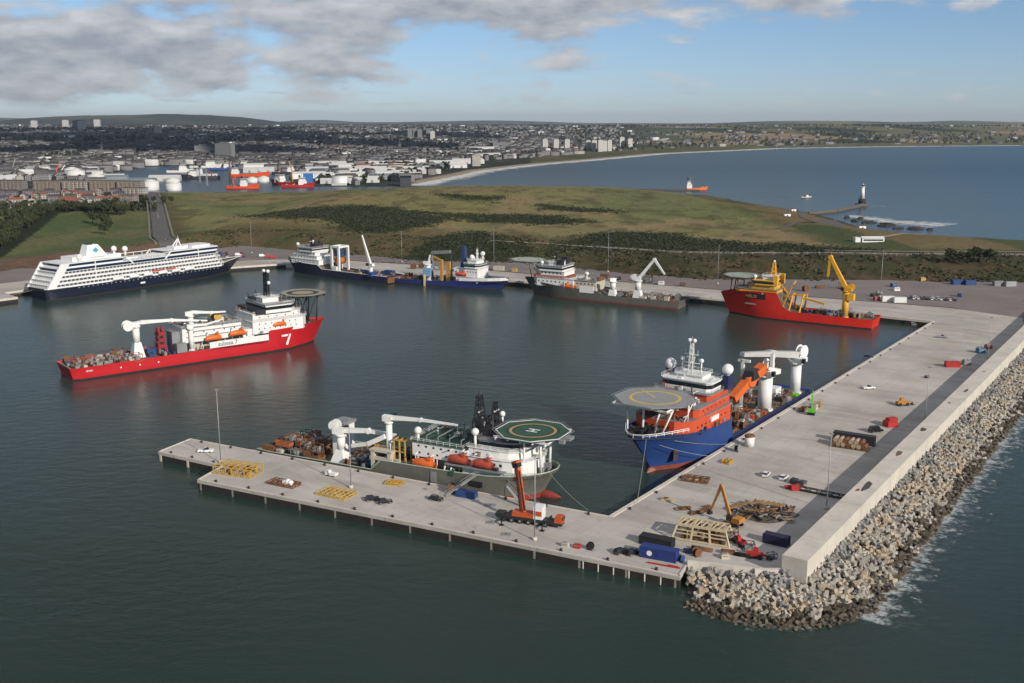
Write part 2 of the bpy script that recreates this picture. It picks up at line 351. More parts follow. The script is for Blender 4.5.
def build_land():
    rows = []; y = 470.0
    while y < 33000: rows.append(y); y += max(6.0, 0.0085 * y)
    t = np.linspace(-0.86, 0.86, 470); YY = np.array(rows)
    X = (YY[:, None] * 1.02 * t[None, :] + 0).ravel(); Y = np.repeat(YY, len(t))
    H = land_height(X, Y); C = land_colour(X, Y, H); n = len(t); m = len(YY)
    i = np.arange((m - 1) * (n - 1)); r = i // (n - 1); c = i % (n - 1); a = r * n + c
    F = np.stack([a, a + 1, a + n + 1, a + n], 1)
    keep = (H[F].max(1) > -4.5); F = F[keep]
    me = bpy.data.meshes.new('land'); me.vertices.add(len(X)); me.vertices.foreach_set('co', np.stack([X, Y, H], 1).ravel())
    me.loops.add(F.size); me.loops.foreach_set('vertex_index', F.ravel()); me.polygons.add(len(F)); me.polygons.foreach_set('loop_start', np.arange(len(F)) * 4); me.polygons.foreach_set('loop_total', np.full(len(F), 4))
    me.polygons.foreach_set('use_smooth', np.ones(len(F), bool)); me.update(); me.validate()
    ca = me.color_attributes.new('ground_cover', 'FLOAT_COLOR', 'POINT'); ca.data.foreach_set('color', np.concatenate([C, np.ones((len(X), 1))], 1).ravel())
    mt = bpy.data.materials.new('ground_cover'); mt.use_nodes = True; nt = mt.node_tree; N = nt.nodes.new; L = nt.links.new; b = nt.nodes['Principled BSDF']
    b.inputs['Roughness'].default_value = .95; b.inputs['Specular IOR Level'].default_value = .1
    at = N('ShaderNodeAttribute'); at.attribute_name = 'ground_cover'; tc = N('ShaderNodeTexCoord')
    nz = N('ShaderNodeTexNoise'); nz.inputs['Scale'].default_value = .22; nz.inputs['Detail'].default_value = 8; nz.inputs['Roughness'].default_value = .7; L(tc.outputs['Object'], nz.inputs['Vector'])
    mr = N('ShaderNodeMapRange'); L(nz.outputs['Fac'], mr.inputs[0]); mr.inputs[1].default_value = .3; mr.inputs[2].default_value = .7; mr.inputs[3].default_value = .62; mr.inputs[4].default_value = 1.35
    sc = N('ShaderNodeVectorMath'); sc.operation = 'SCALE'; L(at.outputs['Color'], sc.inputs[0]); L(mr.outputs[0], sc.inputs['Scale']); L(sc.outputs[0], b.inputs['Base Color'])
    bp = N('ShaderNodeBump'); bp.inputs['Strength'].default_value = .6; bp.inputs['Distance'].default_value = 1.2; L(nz.outputs['Fac'], bp.inputs['Height']); L(bp.outputs[0], b.inputs['Normal'])
    me.materials.append(mt); o = bpy.data.objects.new('land', me); COL.objects.link(o); tag(o, None, None, kind='structure')
build_land()

def build_water():
    m = bpy.data.materials.new('sea_water'); m.use_nodes = True; nt = m.node_tree; N = nt.nodes.new; L = nt.links.new; b = nt.nodes['Principled BSDF']
    tc = N('ShaderNodeTexCoord'); sep = N('ShaderNodeSeparateXYZ'); L(tc.outputs['Object'], sep.inputs[0])
    nb = N('ShaderNodeTexNoise'); nb.inputs['Scale'].default_value = .0016; nb.inputs['Detail'].default_value = 5
    mp = N('ShaderNodeMapping'); mp.inputs['Scale'].default_value = (.45, 1.6, 1); L(tc.outputs['Object'], mp.inputs[0]); L(mp.outputs[0], nb.inputs['Vector'])
    rmp = N('ShaderNodeMix'); rmp.data_type = 'RGBA'; mr = N('ShaderNodeMapRange'); L(nb.outputs['Fac'], mr.inputs[0]); mr.inputs[1].default_value = .35; mr.inputs[2].default_value = .65; L(mr.outputs[0], rmp.inputs[0])
    rmp.inputs[6].default_value = (.019, .036, .031, 1); rmp.inputs[7].default_value = (.027, .047, .040, 1); 
    # open sea is bluer than the sheltered harbour and the bay
    far = N('ShaderNodeMapRange'); L(sep.outputs[1], far.inputs[0]); far.inputs[1].default_value = 800; far.inputs[2].default_value = 2200
    mx = N('ShaderNodeMix'); mx.data_type = 'RGBA'; L(far.outputs[0], mx.inputs[0]); L(rmp.outputs[2], mx.inputs[6]); mx.inputs[7].default_value = (.008, .050, .086, 1)
    L(mx.outputs[2], b.inputs['Base Color']); b.inputs['IOR'].default_value = 1.33; b.inputs['Roughness'].default_value = .12
    rg = N('ShaderNodeMapRange'); L(sep.outputs[1], rg.inputs[0]); rg.inputs[1].default_value = 200; rg.inputs[2].default_value = 2500; rg.inputs[3].default_value = .17; rg.inputs[4].default_value = .34; L(rg.outputs[0], b.inputs['Roughness'])
    w1 = N('ShaderNodeTexNoise'); w1.inputs['Scale'].default_value = .16; w1.inputs['Detail'].default_value = 7; w1.inputs['Roughness'].default_value = .62
    mp2 = N('ShaderNodeMapping'); mp2.inputs['Scale'].default_value = (1, 1.7, 1); mp2.inputs['Rotation'].default_value = (0, 0, .5); L(tc.outputs['Object'], mp2.inputs[0]); L(mp2.outputs[0], w1.inputs['Vector'])
    # gusts: patches of rougher and calmer water
    g = N('ShaderNodeTexNoise'); g.inputs['Scale'].default_value = .011; g.inputs['Detail'].default_value = 4; L(mp.outputs[0], g.inputs['Vector'])
    gm = N('ShaderNodeMapRange'); L(g.outputs['Fac'], gm.inputs[0]); gm.inputs[1].default_value = .35; gm.inputs[2].default_value = .68; gm.inputs[3].default_value = .34; gm.inputs[4].default_value = .62
    bp = N('ShaderNodeBump'); bp.inputs['Distance'].default_value = .55; L(gm.outputs[0], bp.inputs['Strength']); L(w1.outputs['Fac'], bp.inputs['Height']); L(bp.outputs[0], b.inputs['Normal'])
    o = MB().add([(-42000, -900, WL), (42000, -900, WL), (42000, 42000, WL), (-42000, 42000, WL)], [(0, 1, 2, 3)]).build('water', m); tag(o, None, None, kind='structure')
build_water()

def quay_concrete():
    m = bpy.data.materials.new('quay_concrete'); m.use_nodes = True; nt = m.node_tree; N = nt.nodes.new; L = nt.links.new; b = nt.nodes['Principled BSDF']; b.inputs['Roughness'].default_value = .88; b.inputs['Specular IOR Level'].default_value = .3
    geo = N('ShaderNodeNewGeometry'); mp = N('ShaderNodeMapping'); mp.inputs['Rotation'].default_value = (0, 0, -.95); L(geo.outputs['Position'], mp.inputs[0])
    def noise(scale, det, ro, stretch=None):
        n = N('ShaderNodeTexNoise'); n.inputs['Scale'].default_value = scale; n.inputs['Detail'].default_value = det; n.inputs['Roughness'].default_value = ro
        if stretch: q = N('ShaderNodeMapping'); q.inputs['Scale'].default_value = stretch; L(mp.outputs[0], q.inputs[0]); L(q.outputs[0], n.inputs['Vector'])
        else: L(mp.outputs[0], n.inputs['Vector'])
        return n.outputs['Fac']
    def rng(v, a, b_, c, d):
        n = N('ShaderNodeMapRange'); L(v, n.inputs[0]); [setattr(n.inputs[i + 1], 'default_value', q) for i, q in enumerate((a, b_, c, d))]; return n.outputs[0]
    def mix(f, a, c):
        n = N('ShaderNodeMix'); n.data_type = 'RGBA'; L(f, n.inputs[0])
        for i, v in ((6, a), (7, c)):
            if isinstance(v, tuple): n.inputs[i].default_value = (*v, 1)
            else: L(v, n.inputs[i])
        return n.outputs[2]
    c = mix(rng(noise(.035, 6, .6), .35, .65, 0, 1), (.375, .355, .32), (.51, .48, .435))
    c = mix(rng(noise(.09, 8, .7, (1, .22, 1)), .47, .70, 0, .65), c, (.26, .22, .175))      # dragged mud and tyre dirt along the quay
    c = mix(rng(noise(.3, 8, .75), .57, .72, 0, .6), c, (.18, .16, .138))                        # oil and damp spots
    c = mix(rng(noise(.16, 6, .7, (.2, 1.6, 1)), .60, .72, 0, .35), c, (.56, .52, .45))          # worn pale strips
    br = N('ShaderNodeTexBrick'); br.offset = 0; br.inputs['Scale'].default_value = 1; br.inputs['Brick Width'].default_value = 7.5; br.inputs['Row Height'].default_value = 6.0; br.inputs['Mortar Size'].default_value = .05; L(mp.outputs[0], br.inputs[0])
    br.inputs['Color1'].default_value = (0, 0, 0, 1); br.inputs['Color2'].default_value = (.22, .22, .22, 1); br.inputs['Mortar'].default_value = (1, 1, 1, 1)
    c = mix(rng(br.outputs[0], 0, 1, 0, .55), c, (.20, .18, .155)); L(c, b.inputs['Base Color'])
    bp = N('ShaderNodeBump'); bp.inputs['Strength'].default_value = .25; bp.inputs['Distance'].default_value = .1; L(noise(1.5, 5, .6), bp.inputs['Height']); L(bp.outputs[0], b.inputs['Normal']); MATS['quay_concrete'] = m; return m
CONC = quay_concrete()
CONC_L = mat('pale_concrete', (.55, .505, .435), .85, .13, .12, stain=.4, stain_c=(.33, .28, .22))
CONC_D = mat('near_black_concrete', (.022, .020, .018), .8, .35, .3)  # near-black concrete for the quay faces and the jetty core
TAR = mat('yard_surface', (.185, .160, .152), .9, .18, .03, stain=.4, stain_c=(.21, .17, .15))
RUB = mat('black_rubber', (.018, .018, .019), .7, .2)
BLK = mat('black_steel', (.022, .022, .025), .5, .2)
STEEL = mat('galvanised_steel', (.34, .35, .36), .5, .12, metal=.3)
GREY = mat('grey_steel', (.22, .225, .23), .55, .15)
WHITE = mat('white_paint', (.72, .72, .70), .45, .07, .2, stain=.18, stain_c=(.42, .36, .29))
OFFW = mat('cream_paint', (.47, .43, .34), .5, .1)
GLASS = mat('dark_glass', (.012, .017, .022), .12, .1, spec=.6)
YEL = mat('yellow_paint', (.50, .31, .06), .5, .14, stain=.3)
ORA = mat('orange_paint', (.62, .125, .02), .45, .12, stain=.15)
RED = mat('red_paint', (.40, .03, .025), .5, .2, .5, stain=.3, stain_c=(.14, .03, .02))
BLUE = mat('blue_paint', (.022, .06, .19), .5, .2, .5, stain=.3, stain_c=(.05, .05, .07)); WORN = mat('worn_orange_paint', (.36, .105, .035), .6, .3, .8, stain=.5, stain_c=(.14, .06, .03))
RUST = mat('rusty_steel', (.16, .075, .035), .85, .35, .8)
DECK = mat('deck_wood_and_steel', (.13, .105, .075), .85, .3, .4, stain=.5, stain_c=(.07, .055, .045))
GRN = mat('green_deck_paint', (.030, .080, .052), .7, .15)
LIME = mat('lime_green_paint', (.10, .42, .03), .5, .12)

def build_quay():
    # wharf apron: jetty excluded; runs along the breakwater and the north and west quays
    a = [Q['inner'], Q['SEtop'], Q['wallend'], wp(5, 0.05, 0)[:2], wp(480, 0.05, 0)[:2], wp(480, -60, 0)[:2]]
    ap = [Q['inner'], (44.4, 242.4), (67.0, 237.6), wp(2, .1, 0)[:2], wp(540, .1, 0)[:2]] + [(420, 640), (300, 570 + 2), (260, 613), (184, 645 + 2), (125, 677), (32, 732), (-60, 790), (-150, 838), (-182, 842), (-224, 830), (-258, 842), (-372, 680), (-380, 620), (-900, 450)] + NQ[::-1][0:0]
    pts = [Q['inner']] + [(44.4, 242.4), (67.0, 237.6), wp(2, .1, 0)[:2], wp(560, .1, 0)[:2], (430, 700), (300, 574), (266, 613), (190, 654), (131, 686), (36, 741), (-56, 798), (-150, 838), (-182, 842), (-224, 830), (-258, 842), (-372, 690), (-382, 620), (-900, 470)] + NQ[::-1]
    MB().prism(pts, -2, DZ, 0, 1, bottom=False).build('quay_apron', [CONC, CONC_L]).__setitem__('kind', 'structure')
    yard = [(292, 566), (560, 700), (620, 715), (357, 722), (246, 727), (133, 732), (66, 776), (6, 823), (-74, 836), (-184, 899), (-246, 936), (-290, 910), (-336, 815), (-386, 785), (-440, 712), (-900, 640), (-900, 480), (-380, 630), (-366, 690), (-256, 848), (-222, 836), (-182, 848), (-148, 843), (-54, 802), (38, 744), (133, 689), (192, 657), (268, 616)]
    MB().prism(yard, DZ - .6, DZ + .004 - .05, 0, bottom=False).build('yard_ground', [TAR]).__setitem__('kind', 'structure')
    # cope beams with dark fendered face
    def face(name, p, q, label, grp='quay edge beams'):
        p = Vector((*p, 0)); q = Vector((*q, 0)); d = (q - p).normalized(); n = Vector((d.y, -d.x, 0)); L_ = (q - p).length
        t = thing(name, label, 'quay wall', p, math.atan2(d.y, d.x), grp)
        MB().box(0, L_, -.45, .9, DZ - 1.1, DZ + .28).build('edge_beam', CONC_L, t)
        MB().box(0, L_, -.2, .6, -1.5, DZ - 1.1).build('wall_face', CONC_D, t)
        return t, L_
    for p, q, lb in [(NQ[1], NQ[0], 'short concrete quay edge beside the inner corner of the basin'), (NQ[2], NQ[1], 'concrete quay edge beside the red ship with the yellow crane'), (NQ[3], NQ[2], 'concrete quay edge along the grey green ship'),
                     (NQ[4], NQ[3], 'concrete quay edge along the blue ship with white bow'), (NQ[5], NQ[4], 'concrete quay edge along the dark blue ship with white tower'), (NQ[7], NQ[6], 'pale angled quay edge just ahead of the cruise ship bow'), (NQ[9], NQ[8], 'long quay edge along the cruise ship'), (NQ[11], NQ[10], 'short pale quay edge behind the cruise ship stern')]:
        t, L_ = face('quay_wall', p, q, lb)
        k = int(L_ / 12)
        for i in range(1, k): MB().box(i * 12 - .6, i * 12 + .6, -.75, -.2, -.6, DZ - 1.0).build('fender', RUB, t)
    t, L_ = face('quay_wall', Q['inner'], Q['NE'], 'long quay edge of the breakwater wharf beside the blue and orange ship')
    for i in range(1, int(L_ / 12)): MB().box(i * 12 - .6, i * 12 + .6, .9, 1.35, .2, DZ - .5).build('fender', RUB, t)
    # the jetty on its piers
    jt = thing('jetty', 'long pale concrete jetty on piers with a stepped head', 'jetty', (*Q['stepout'], 0), math.atan2(Q['SE'][1] - Q['stepout'][1], Q['SE'][0] - Q['stepout'][0]))
    M = jt.matrix_basis if False else (Matrix.Translation((*Q['stepout'], 0)) @ Matrix.Rotation(jt.rotation_euler[2], 4, 'Z')).inverted()
    loc = lambda p: tuple((M @ Vector((p[0], p[1], 0)))[:2])
    out = [loc(Q[k]) for k in ('stepout', 'SE', 'SEtop', 'inner', 'tipF', 'tipL', 'stepin')]
    MB().prism(out, DZ - 1.0, DZ - .002).build('deck', CONC, jt)
    def inset(pts, d):
        n = len(pts); r = []
        for i in range(n):
            a, b, c = Vector(pts[i - 1]), Vector(pts[i]), Vector(pts[(i + 1) % n])
            e1 = (b - a).normalized(); e2 = (c - b).normalized(); n1 = Vector((-e1.y, e1.x)); n2 = Vector((-e2.y, e2.x)); bi = (n1 + n2); bi = bi / max(bi.length_squared / 2, .3)
            r.append(tuple(b + bi * d))
        return r
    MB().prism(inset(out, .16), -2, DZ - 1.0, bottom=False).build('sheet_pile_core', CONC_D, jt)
    eb = MB(); n = len(out); kerb = MB()
    for i in range(n):
        if i in (2,): continue
        a, b = Vector((*out[i], 0)), Vector((*out[(i + 1) % n], 0)); d = (b - a).normalized(); q = Vector((-d.y, d.x, 0))
        kerb.beam(a + q * .25 + Vector((0, 0, DZ + .12)), b + q * .25 + Vector((0, 0, DZ + .12)), .45, .25)
    kerb.build('kerb', CONC_L, jt)
    L_ = math.hypot(out[1][0], out[1][1])
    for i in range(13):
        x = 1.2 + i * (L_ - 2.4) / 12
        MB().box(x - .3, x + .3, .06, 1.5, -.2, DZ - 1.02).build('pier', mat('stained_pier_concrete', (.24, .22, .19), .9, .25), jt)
    for k in range(6):
        x = L_ - 26 + k * 4.2; MB().cyl((x, .34, -2), (x, .34, DZ - 1.02), .26, n=10).build('pile', CONC_L, jt)
    p5, p6 = Vector((*out[5], 0)), Vector((*out[6], 0)); d = (p6 - p5).normalized(); nn = Vector((d.y, -d.x, 0))
    for i in range(3):
        c = p5 + d * (1 + i * ((p6 - p5).length - 4) / 2) - nn * .6
        MB().box(-.45, .45, -.65, .9, -.2, DZ - 1.02).build('pier', CONC_L, jt, (c.x, c.y, 0), math.atan2(d.y, d.x))
    # the low curved end wall between the jetty and the breakwater wall
    w = MB(); arc = [(44.6, 242.6), (50, 241.4), (55.5, 239.4), (60.5, 238.0)]
    for a, b in zip(arc[:-1], arc[1:]): w.beam((*a, 4.0), (*b, 4.0), 1.0, 4.6)
    w.box(60.3, 66.8, 236.6, 237.7, 1.0, 6.6)
    tag(w.build('end_wall', CONC_L), 'low pale wall curving between the jetty end and the breakwater wall', 'wall')
    # breakwater crown wall
    rz = math.atan2(WU.y, WU.x)
    bw = thing('breakwater_wall', 'long thick pale concrete crown wall above the armour blocks', 'breakwater wall', W0, rz)
    cw = MB().box(0, WALL_L, -WALL_T, 0, 3.0, WALL_TOP)
    o = cw.build('crown_wall', CONC_L, bw)
    jn = MB()
    for i in range(1, 34): jn.box(i * 15 - .06, i * 15 + .06, -WALL_T - .004, .004, 3.2, WALL_TOP + .006)
    jn.build('expansion_joints', mat('joint_sealant', (.26, .245, .22), .9), bw)
    for (u, n, r1, r2, dark) in [(62, -3.0, 4.6, 1.1, 0), (57, -1.7, 1.2, .6, 1), (99, -2.6, 3.0, .9, 1), (131, -2.6, 2.3, 1.1, 0), (173, -2.2, 1.2, .5, 1), (196, -3.6, 3.0, .6, 0), (235, -3.0, 1.0, .6, 1)]:
        s = MB().prism([(u + r1 * math.cos(t) * (1 + .25 * math.sin(3 * t + u)), n + r2 * math.sin(t) * (1 + .2 * math.cos(2 * t + u))) for t in np.linspace(0, 6.28, 19)[:-1]], WALL_TOP + .002, WALL_TOP + .010)
        s.build('stain', mat('damp_stain_red', (.17, .09, .07), .9) if dark else mat('damp_stain_dark', (.075, .062, .055), .9), bw)
build_quay()

# ------------------------------------------------------------------ armour blocks of the breakwater
def accropode(seed):
    r = random.Random(seed); m = MB()
    def stub(d, l, w):
        d = Vector(d); m.beam(-d * .2, d * l, w * 1.25, w * 1.15, 0, w * .62, w * .6)
    for d in ((1, 0, 0), (-1, 0, 0), (0, 1, 0), (0, -1, 0), (0, 0, 1), (0, 0, -1)): stub(d, 1.66 + r.random() * .2, 1.12)
    m.box(-.72, .72, -.72, .72, -.72, .72)
    return m
BLOCKM = [mat('armour_concrete', (.355, .325, .275), .9, .35, .5, bump=.5, bscale=3, stain=.55, stain_c=(.24, .19, .135)), mat('armour_concrete_tan', (.385, .315, .23), .9, .3, .5, bump=.5, bscale=3, stain=.5, stain_c=(.27, .18, .10)),
          mat('armour_concrete_grey', (.235, .228, .212), .9, .3, .5, bump=.5, bscale=3, stain=.5, stain_c=(.17, .155, .13))]
BLOCKW = mat('wet_weed_armour', (.085, .07, .045), .6, .35, .6, bump=.5, bscale=3)
def build_armour():
    cand = []; rnd = random.Random(5)
    # along the seaward side
    u = 0.0
    while u < 430:
        for k in range(11):
            n = 1.0 + k * 2.15 + rnd.uniform(-.6, .6); cand.append((u + rnd.uniform(-.6, .6) + (k % 2) * 1.3, n, None))
        u += 2.05
    pts = []
    for (u, n, _) in cand:
        z = 6.0 - n * .19 + rnd.uniform(-.25, .35); p = wp(u, n, z); pts.append(p)
    # round head in front of the wall end and along the end wall
    c = wp(0, -3.2, 0)
    for j in range(13):
        rr = 1.4 + j * 2.0; na = int(math.pi * rr / 2.1) + 1
        for i in range(na):
            a = R(-150) + (R(-35) - R(-150)) * (i + .5 * (j % 2)) / max(na, 1)
            pts.append((c[0] + 2.6 * math.cos(R(-92)) + rr * math.cos(a) * 1.0, c[1] - 1.5 + rr * math.sin(a) * .86, 5.4 - rr * .165 + rnd.uniform(-.25, .35)))
    for i in range(13):
        for j in range(7):
            x = 44.8 + i * 1.75 + rnd.uniform(-.5, .5); y = 240.2 - (x - 44) * .20 - j * 1.9 + rnd.uniform(-.4, .4); pts.append((x, y, 4.2 - j * .42 + rnd.uniform(-.2, .4)))
    kept = []
    for p in sorted(pts, key=lambda p: p[1]):
        if p[2] < .2: continue
        if all((p[0] - q[0]) ** 2 + (p[1] - q[1]) ** 2 > 3.1 for q in kept[-200:]): kept.append(p)
    protos = [accropode(i) for i in range(2)]
    meshes = []
    for k in range(2):
        for mm in BLOCKM + [BLOCKW]:
            o = protos[k].build('armour_block', mm); meshes.append(o.data); bpy.data.objects.remove(o)
    rest = MB(); cnt = 0
    kept.sort(key=lambda p: math.hypot(p[0], p[1], CAM_H - p[2]))
    restv = []
    for p in kept:
        wet = p[2] < WL + .15 + rnd.random() * .65
        rot = Matrix.Rotation(rnd.uniform(0, 6.3), 4, 'Z') @ Matrix.Rotation(rnd.uniform(-.9, .9), 4, 'X') @ Matrix.Rotation(rnd.uniform(-.9, .9), 4, 'Y')
        sc = rnd.uniform(.74, 1.06); k = rnd.randrange(2); tan = rnd.random(); fresh = p[2] > 4.3 and rnd.random() < .75; mi = 3 if wet else (2 if fresh else 1 if tan < .3 else 2 if tan < .42 else 0)
        if cnt < 300:
            o = bpy.data.objects.new('armour_block', meshes[k * 4 + mi]); COL.objects.link(o)
            o.matrix_world = Matrix.Translation(p) @ rot @ Matrix.Scale(sc, 4)
            tag(o, 'dark wet armour block at the waterline of the breakwater' if wet else ('pale', 'tan', 'grey')[mi] + ' concrete armour block on the slope of the breakwater', 'armour block', 'armour blocks of the breakwater'); cnt += 1
        else:
            T = Matrix.Translation(p) @ rot @ Matrix.Scale(sc, 4); b = protos[k]
            rest.add([T @ Vector(v) for v in b.v], b.f, mi)
    o = rest.build('armour_slope', BLOCKM + [BLOCKW]); tag(o, 'farther slope of interlocking pale armour blocks below the crown wall', 'armour blocks', kind='stuff')
    # rubble core under the blocks
    core = MB(); prof = [(-1.0, 4.9), (2, 4.8), (27, .2)]
    A = [wp(-1, n, z) for n, z in prof]; B = [wp(430, n, z) for n, z in prof]
    core.add(A + B, [(0, 1, 4, 3), (1, 2, 5, 4)])
    c0 = Vector(c)
    ring = [(c0.x + 28 * math.cos(a), c0.y - 1.5 + 24 * math.sin(a), .2) for a in np.linspace(R(-165), R(-20), 14)]
    core.add([(c0.x, c0.y + 2, 4.4)] + ring, [(0, i + 1, i + 2) for i in range(13)])
    core.add([(44, 241.5, 3.2), (66, 238, 3.6), (70, 214, .4), (42, 222, .4)], [(3, 2, 1, 0)])
    tag(core.build('breakwater_core', mat('dark_rubble', (.045, .042, .038), .95, .4, .6)), None, None, kind='structure')
build_armour()

# ================================================================== SHIPS
def place(stern, bow, B, near):
    """near-side waterline points -> (centre-line origin, heading); near = 'stbd' or 'port'"""
    a = Vector((*stern, 0)); b = Vector((*bow, 0)); d = (b - a).normalized(); p = Vector((-d.y, d.x, 0))
    o = a + p * (B / 2 if near == 'stbd' else -B / 2)
    k = (CAM_H - WL) / CAM_H; return (o.x * k, o.y * k, WL), math.atan2(d.y, d.x)
def hull(root, st, paint, boot, deck, bw=1.1, flare=1.7, zb=.7, name='hull', rail=None):
    """st: stations (x, half beam at deck, half beam at waterline, deck edge height, x shift of the waterline)"""
    m = MB(); lv = [(-1.3, 0), (zb, 0), (None, .35), (None, .7), (None, 1.0)]; rings = []
    for (x, hd, hw, zd, rk) in st:
        side = []
        for z, t in lv:
            zz = z if z is not None else zb + (zd - zb) * t
            y = hw * (.96 if z is not None and z < 0 else 1) if t == 0 else hw + (hd - hw) * t ** flare
            side.append((x + rk * (1 - t), y, zz))
        rings.append(side)
    n = len(lv)
    for s in (1, -1):
        vs = [(x, y * s, z) for r in rings for x, y, z in r]; fs = []; ms = []
        for i in range(len(rings) - 1):
            for j in range(n - 1):
                f = (i * n + j, (i + 1) * n + j, (i + 1) * n + j + 1, i * n + j + 1); fs.append(f if s < 0 else f[::-1]); ms.append(1 if j == 0 else 0)
        for f, mm in zip(fs, ms): pass
        o = len(m.v); m.v += vs
        for f, mm in zip(fs, ms): m.f.append([o + i for i in f]); m.mi.append(mm); m.sm.append(True)
    r0 = rings[0]; m.add([(x, y, z) for x, y, z in r0] + [(x, -y, z) for x, y, z in r0], [(j, j + 1, n + j + 1, n + j) for j in range(n - 1)], 0)
    o = m.build(name, [paint, boot], root)
    d = MB()
    for a, b in zip(st[:-1], st[1:]):
        za, zb_ = a[3] - bw, b[3] - bw
        ka = max(a[1] - .12, .02); kb = max(b[1] - .12, .02)
        d.add([(a[0] + .05, -ka, za), (b[0], -kb, zb_), (b[0], kb, zb_), (a[0] + .05, ka, za)], [(0, 1, 2, 3)])
    d.build('main_deck', deck, root)
    if rail:
        g = MB()
        for s in (1, -1): g.tube([(x, (hd) * s, zd + .05) for x, hd, hw, zd, rk in st if rk is not None], .22)
        g.build('gunwale', rail, root)
    return o
def windows(root, face, x0, x1, y0, y1, z, w, h, n, mt=None):
    """a row of single windows set 3 cm proud of a wall; face is 'x' (wall at x0) or 'y' (wall at y0)"""
    mt = mt or GLASS
    for i in range(n):
        t = (i + .5) / n; b = MB()
        if face == 'y': c = x0 + (x1 - x0) * t; b.box(c - w / 2, c + w / 2, y0 - .03, y0 + .03, z, z + h)
        else: c = y0 + (y1 - y0) * t; b.box(x0 - .03, x0 + .03, c - w / 2, c + w / 2, z, z + h)
        b.build('window', mt, root)
def band(root, pts, z0, z1, mt=None, out=.05, name='bridge_window'):
    """a continuous strip of glazing following the given outline"""
    b = MB(); n = len(pts); cx = sum(p[0] for p in pts) / n; cy = sum(p[1] for p in pts) / n
    q = []
    for i in range(n):
        a, p, c = Vector(pts[i - 1]), Vector(pts[i]), Vector(pts[(i + 1) % n]); e1 = (p - a).normalized(); e2 = (c - p).normalized()
        k = Vector((e1.y, -e1.x)) + Vector((e2.y, -e2.x)); k = k / max(k.length_squared / 2, .4); q.append(p + k * out)
    vs = [(p.x, p.y, z0) for p in q] + [(p.x, p.y, z1) for p in q]
    b.add(vs, [(i, (i + 1) % n, n + (i + 1) % n, n + i) for i in range(n)]); return b.build(name, mt or GLASS, root)
def rect(x0, x1, y0, y1, c=0.0):
    if c == 0: return [(x0, y0), (x1, y0), (x1, y1), (x0, y1)]
    return [(x0, y0), (x1 - c, y0), (x1, y0 + c), (x1, y1 - c), (x1 - c, y1), (x0, y1)]
def house(root, pts, z0, z1, mt, k=1.0, name='deckhouse', roof=None):
    if name in ('deckhouse', 'bridge', 'hangar', 'top_house') and max(p[0] for p in pts) - min(p[0] for p in pts) > 6:
        n = len(pts); cx = sum(p[0] for p in pts) / n; cy = sum(p[1] for p in pts) / n; f = [(cx + (p[0] - cx) * k + math.copysign(.45, p[0] - cx), cy + (p[1] - cy) * k + math.copysign(.45, p[1] - cy)) for p in pts]
        MB().prism(f, z1 - .16, z1 + .04).build('deck_overhang', roof or (GREY if mt is not WHITE else WHITE), root)
        g = [(cx + (x - cx) * .985, cy + (y - cy) * .985) for x, y in f]; railing(root, g + g[:1], z1 + .03, GREY if mt is not WHITE else WHITE)
    return MB().prism(pts, z0, z1, 1 if roof else 0, 0, k).build(name, [mt, roof] if roof else mt, root)
def railing(root, pts, z, mt=None, name='railing', r=.05):
    b = MB()
    for dz in (.55, 1.1): b.tube([(x, y, z + dz) for x, y in pts], r, 4)
    for a, c in zip(pts[:-1], pts[1:]):
        d = math.hypot(c[0] - a[0], c[1] - a[1]); k = max(1, int(d / 2.2))
        for i in range(k): t = i / k; x = a[0] + (c[0] - a[0]) * t; y = a[1] + (c[1] - a[1]) * t; b.cyl((x, y, z), (x, y, z + 1.1), r, r, 4)
    return b.build(name, mt or WHITE, root)
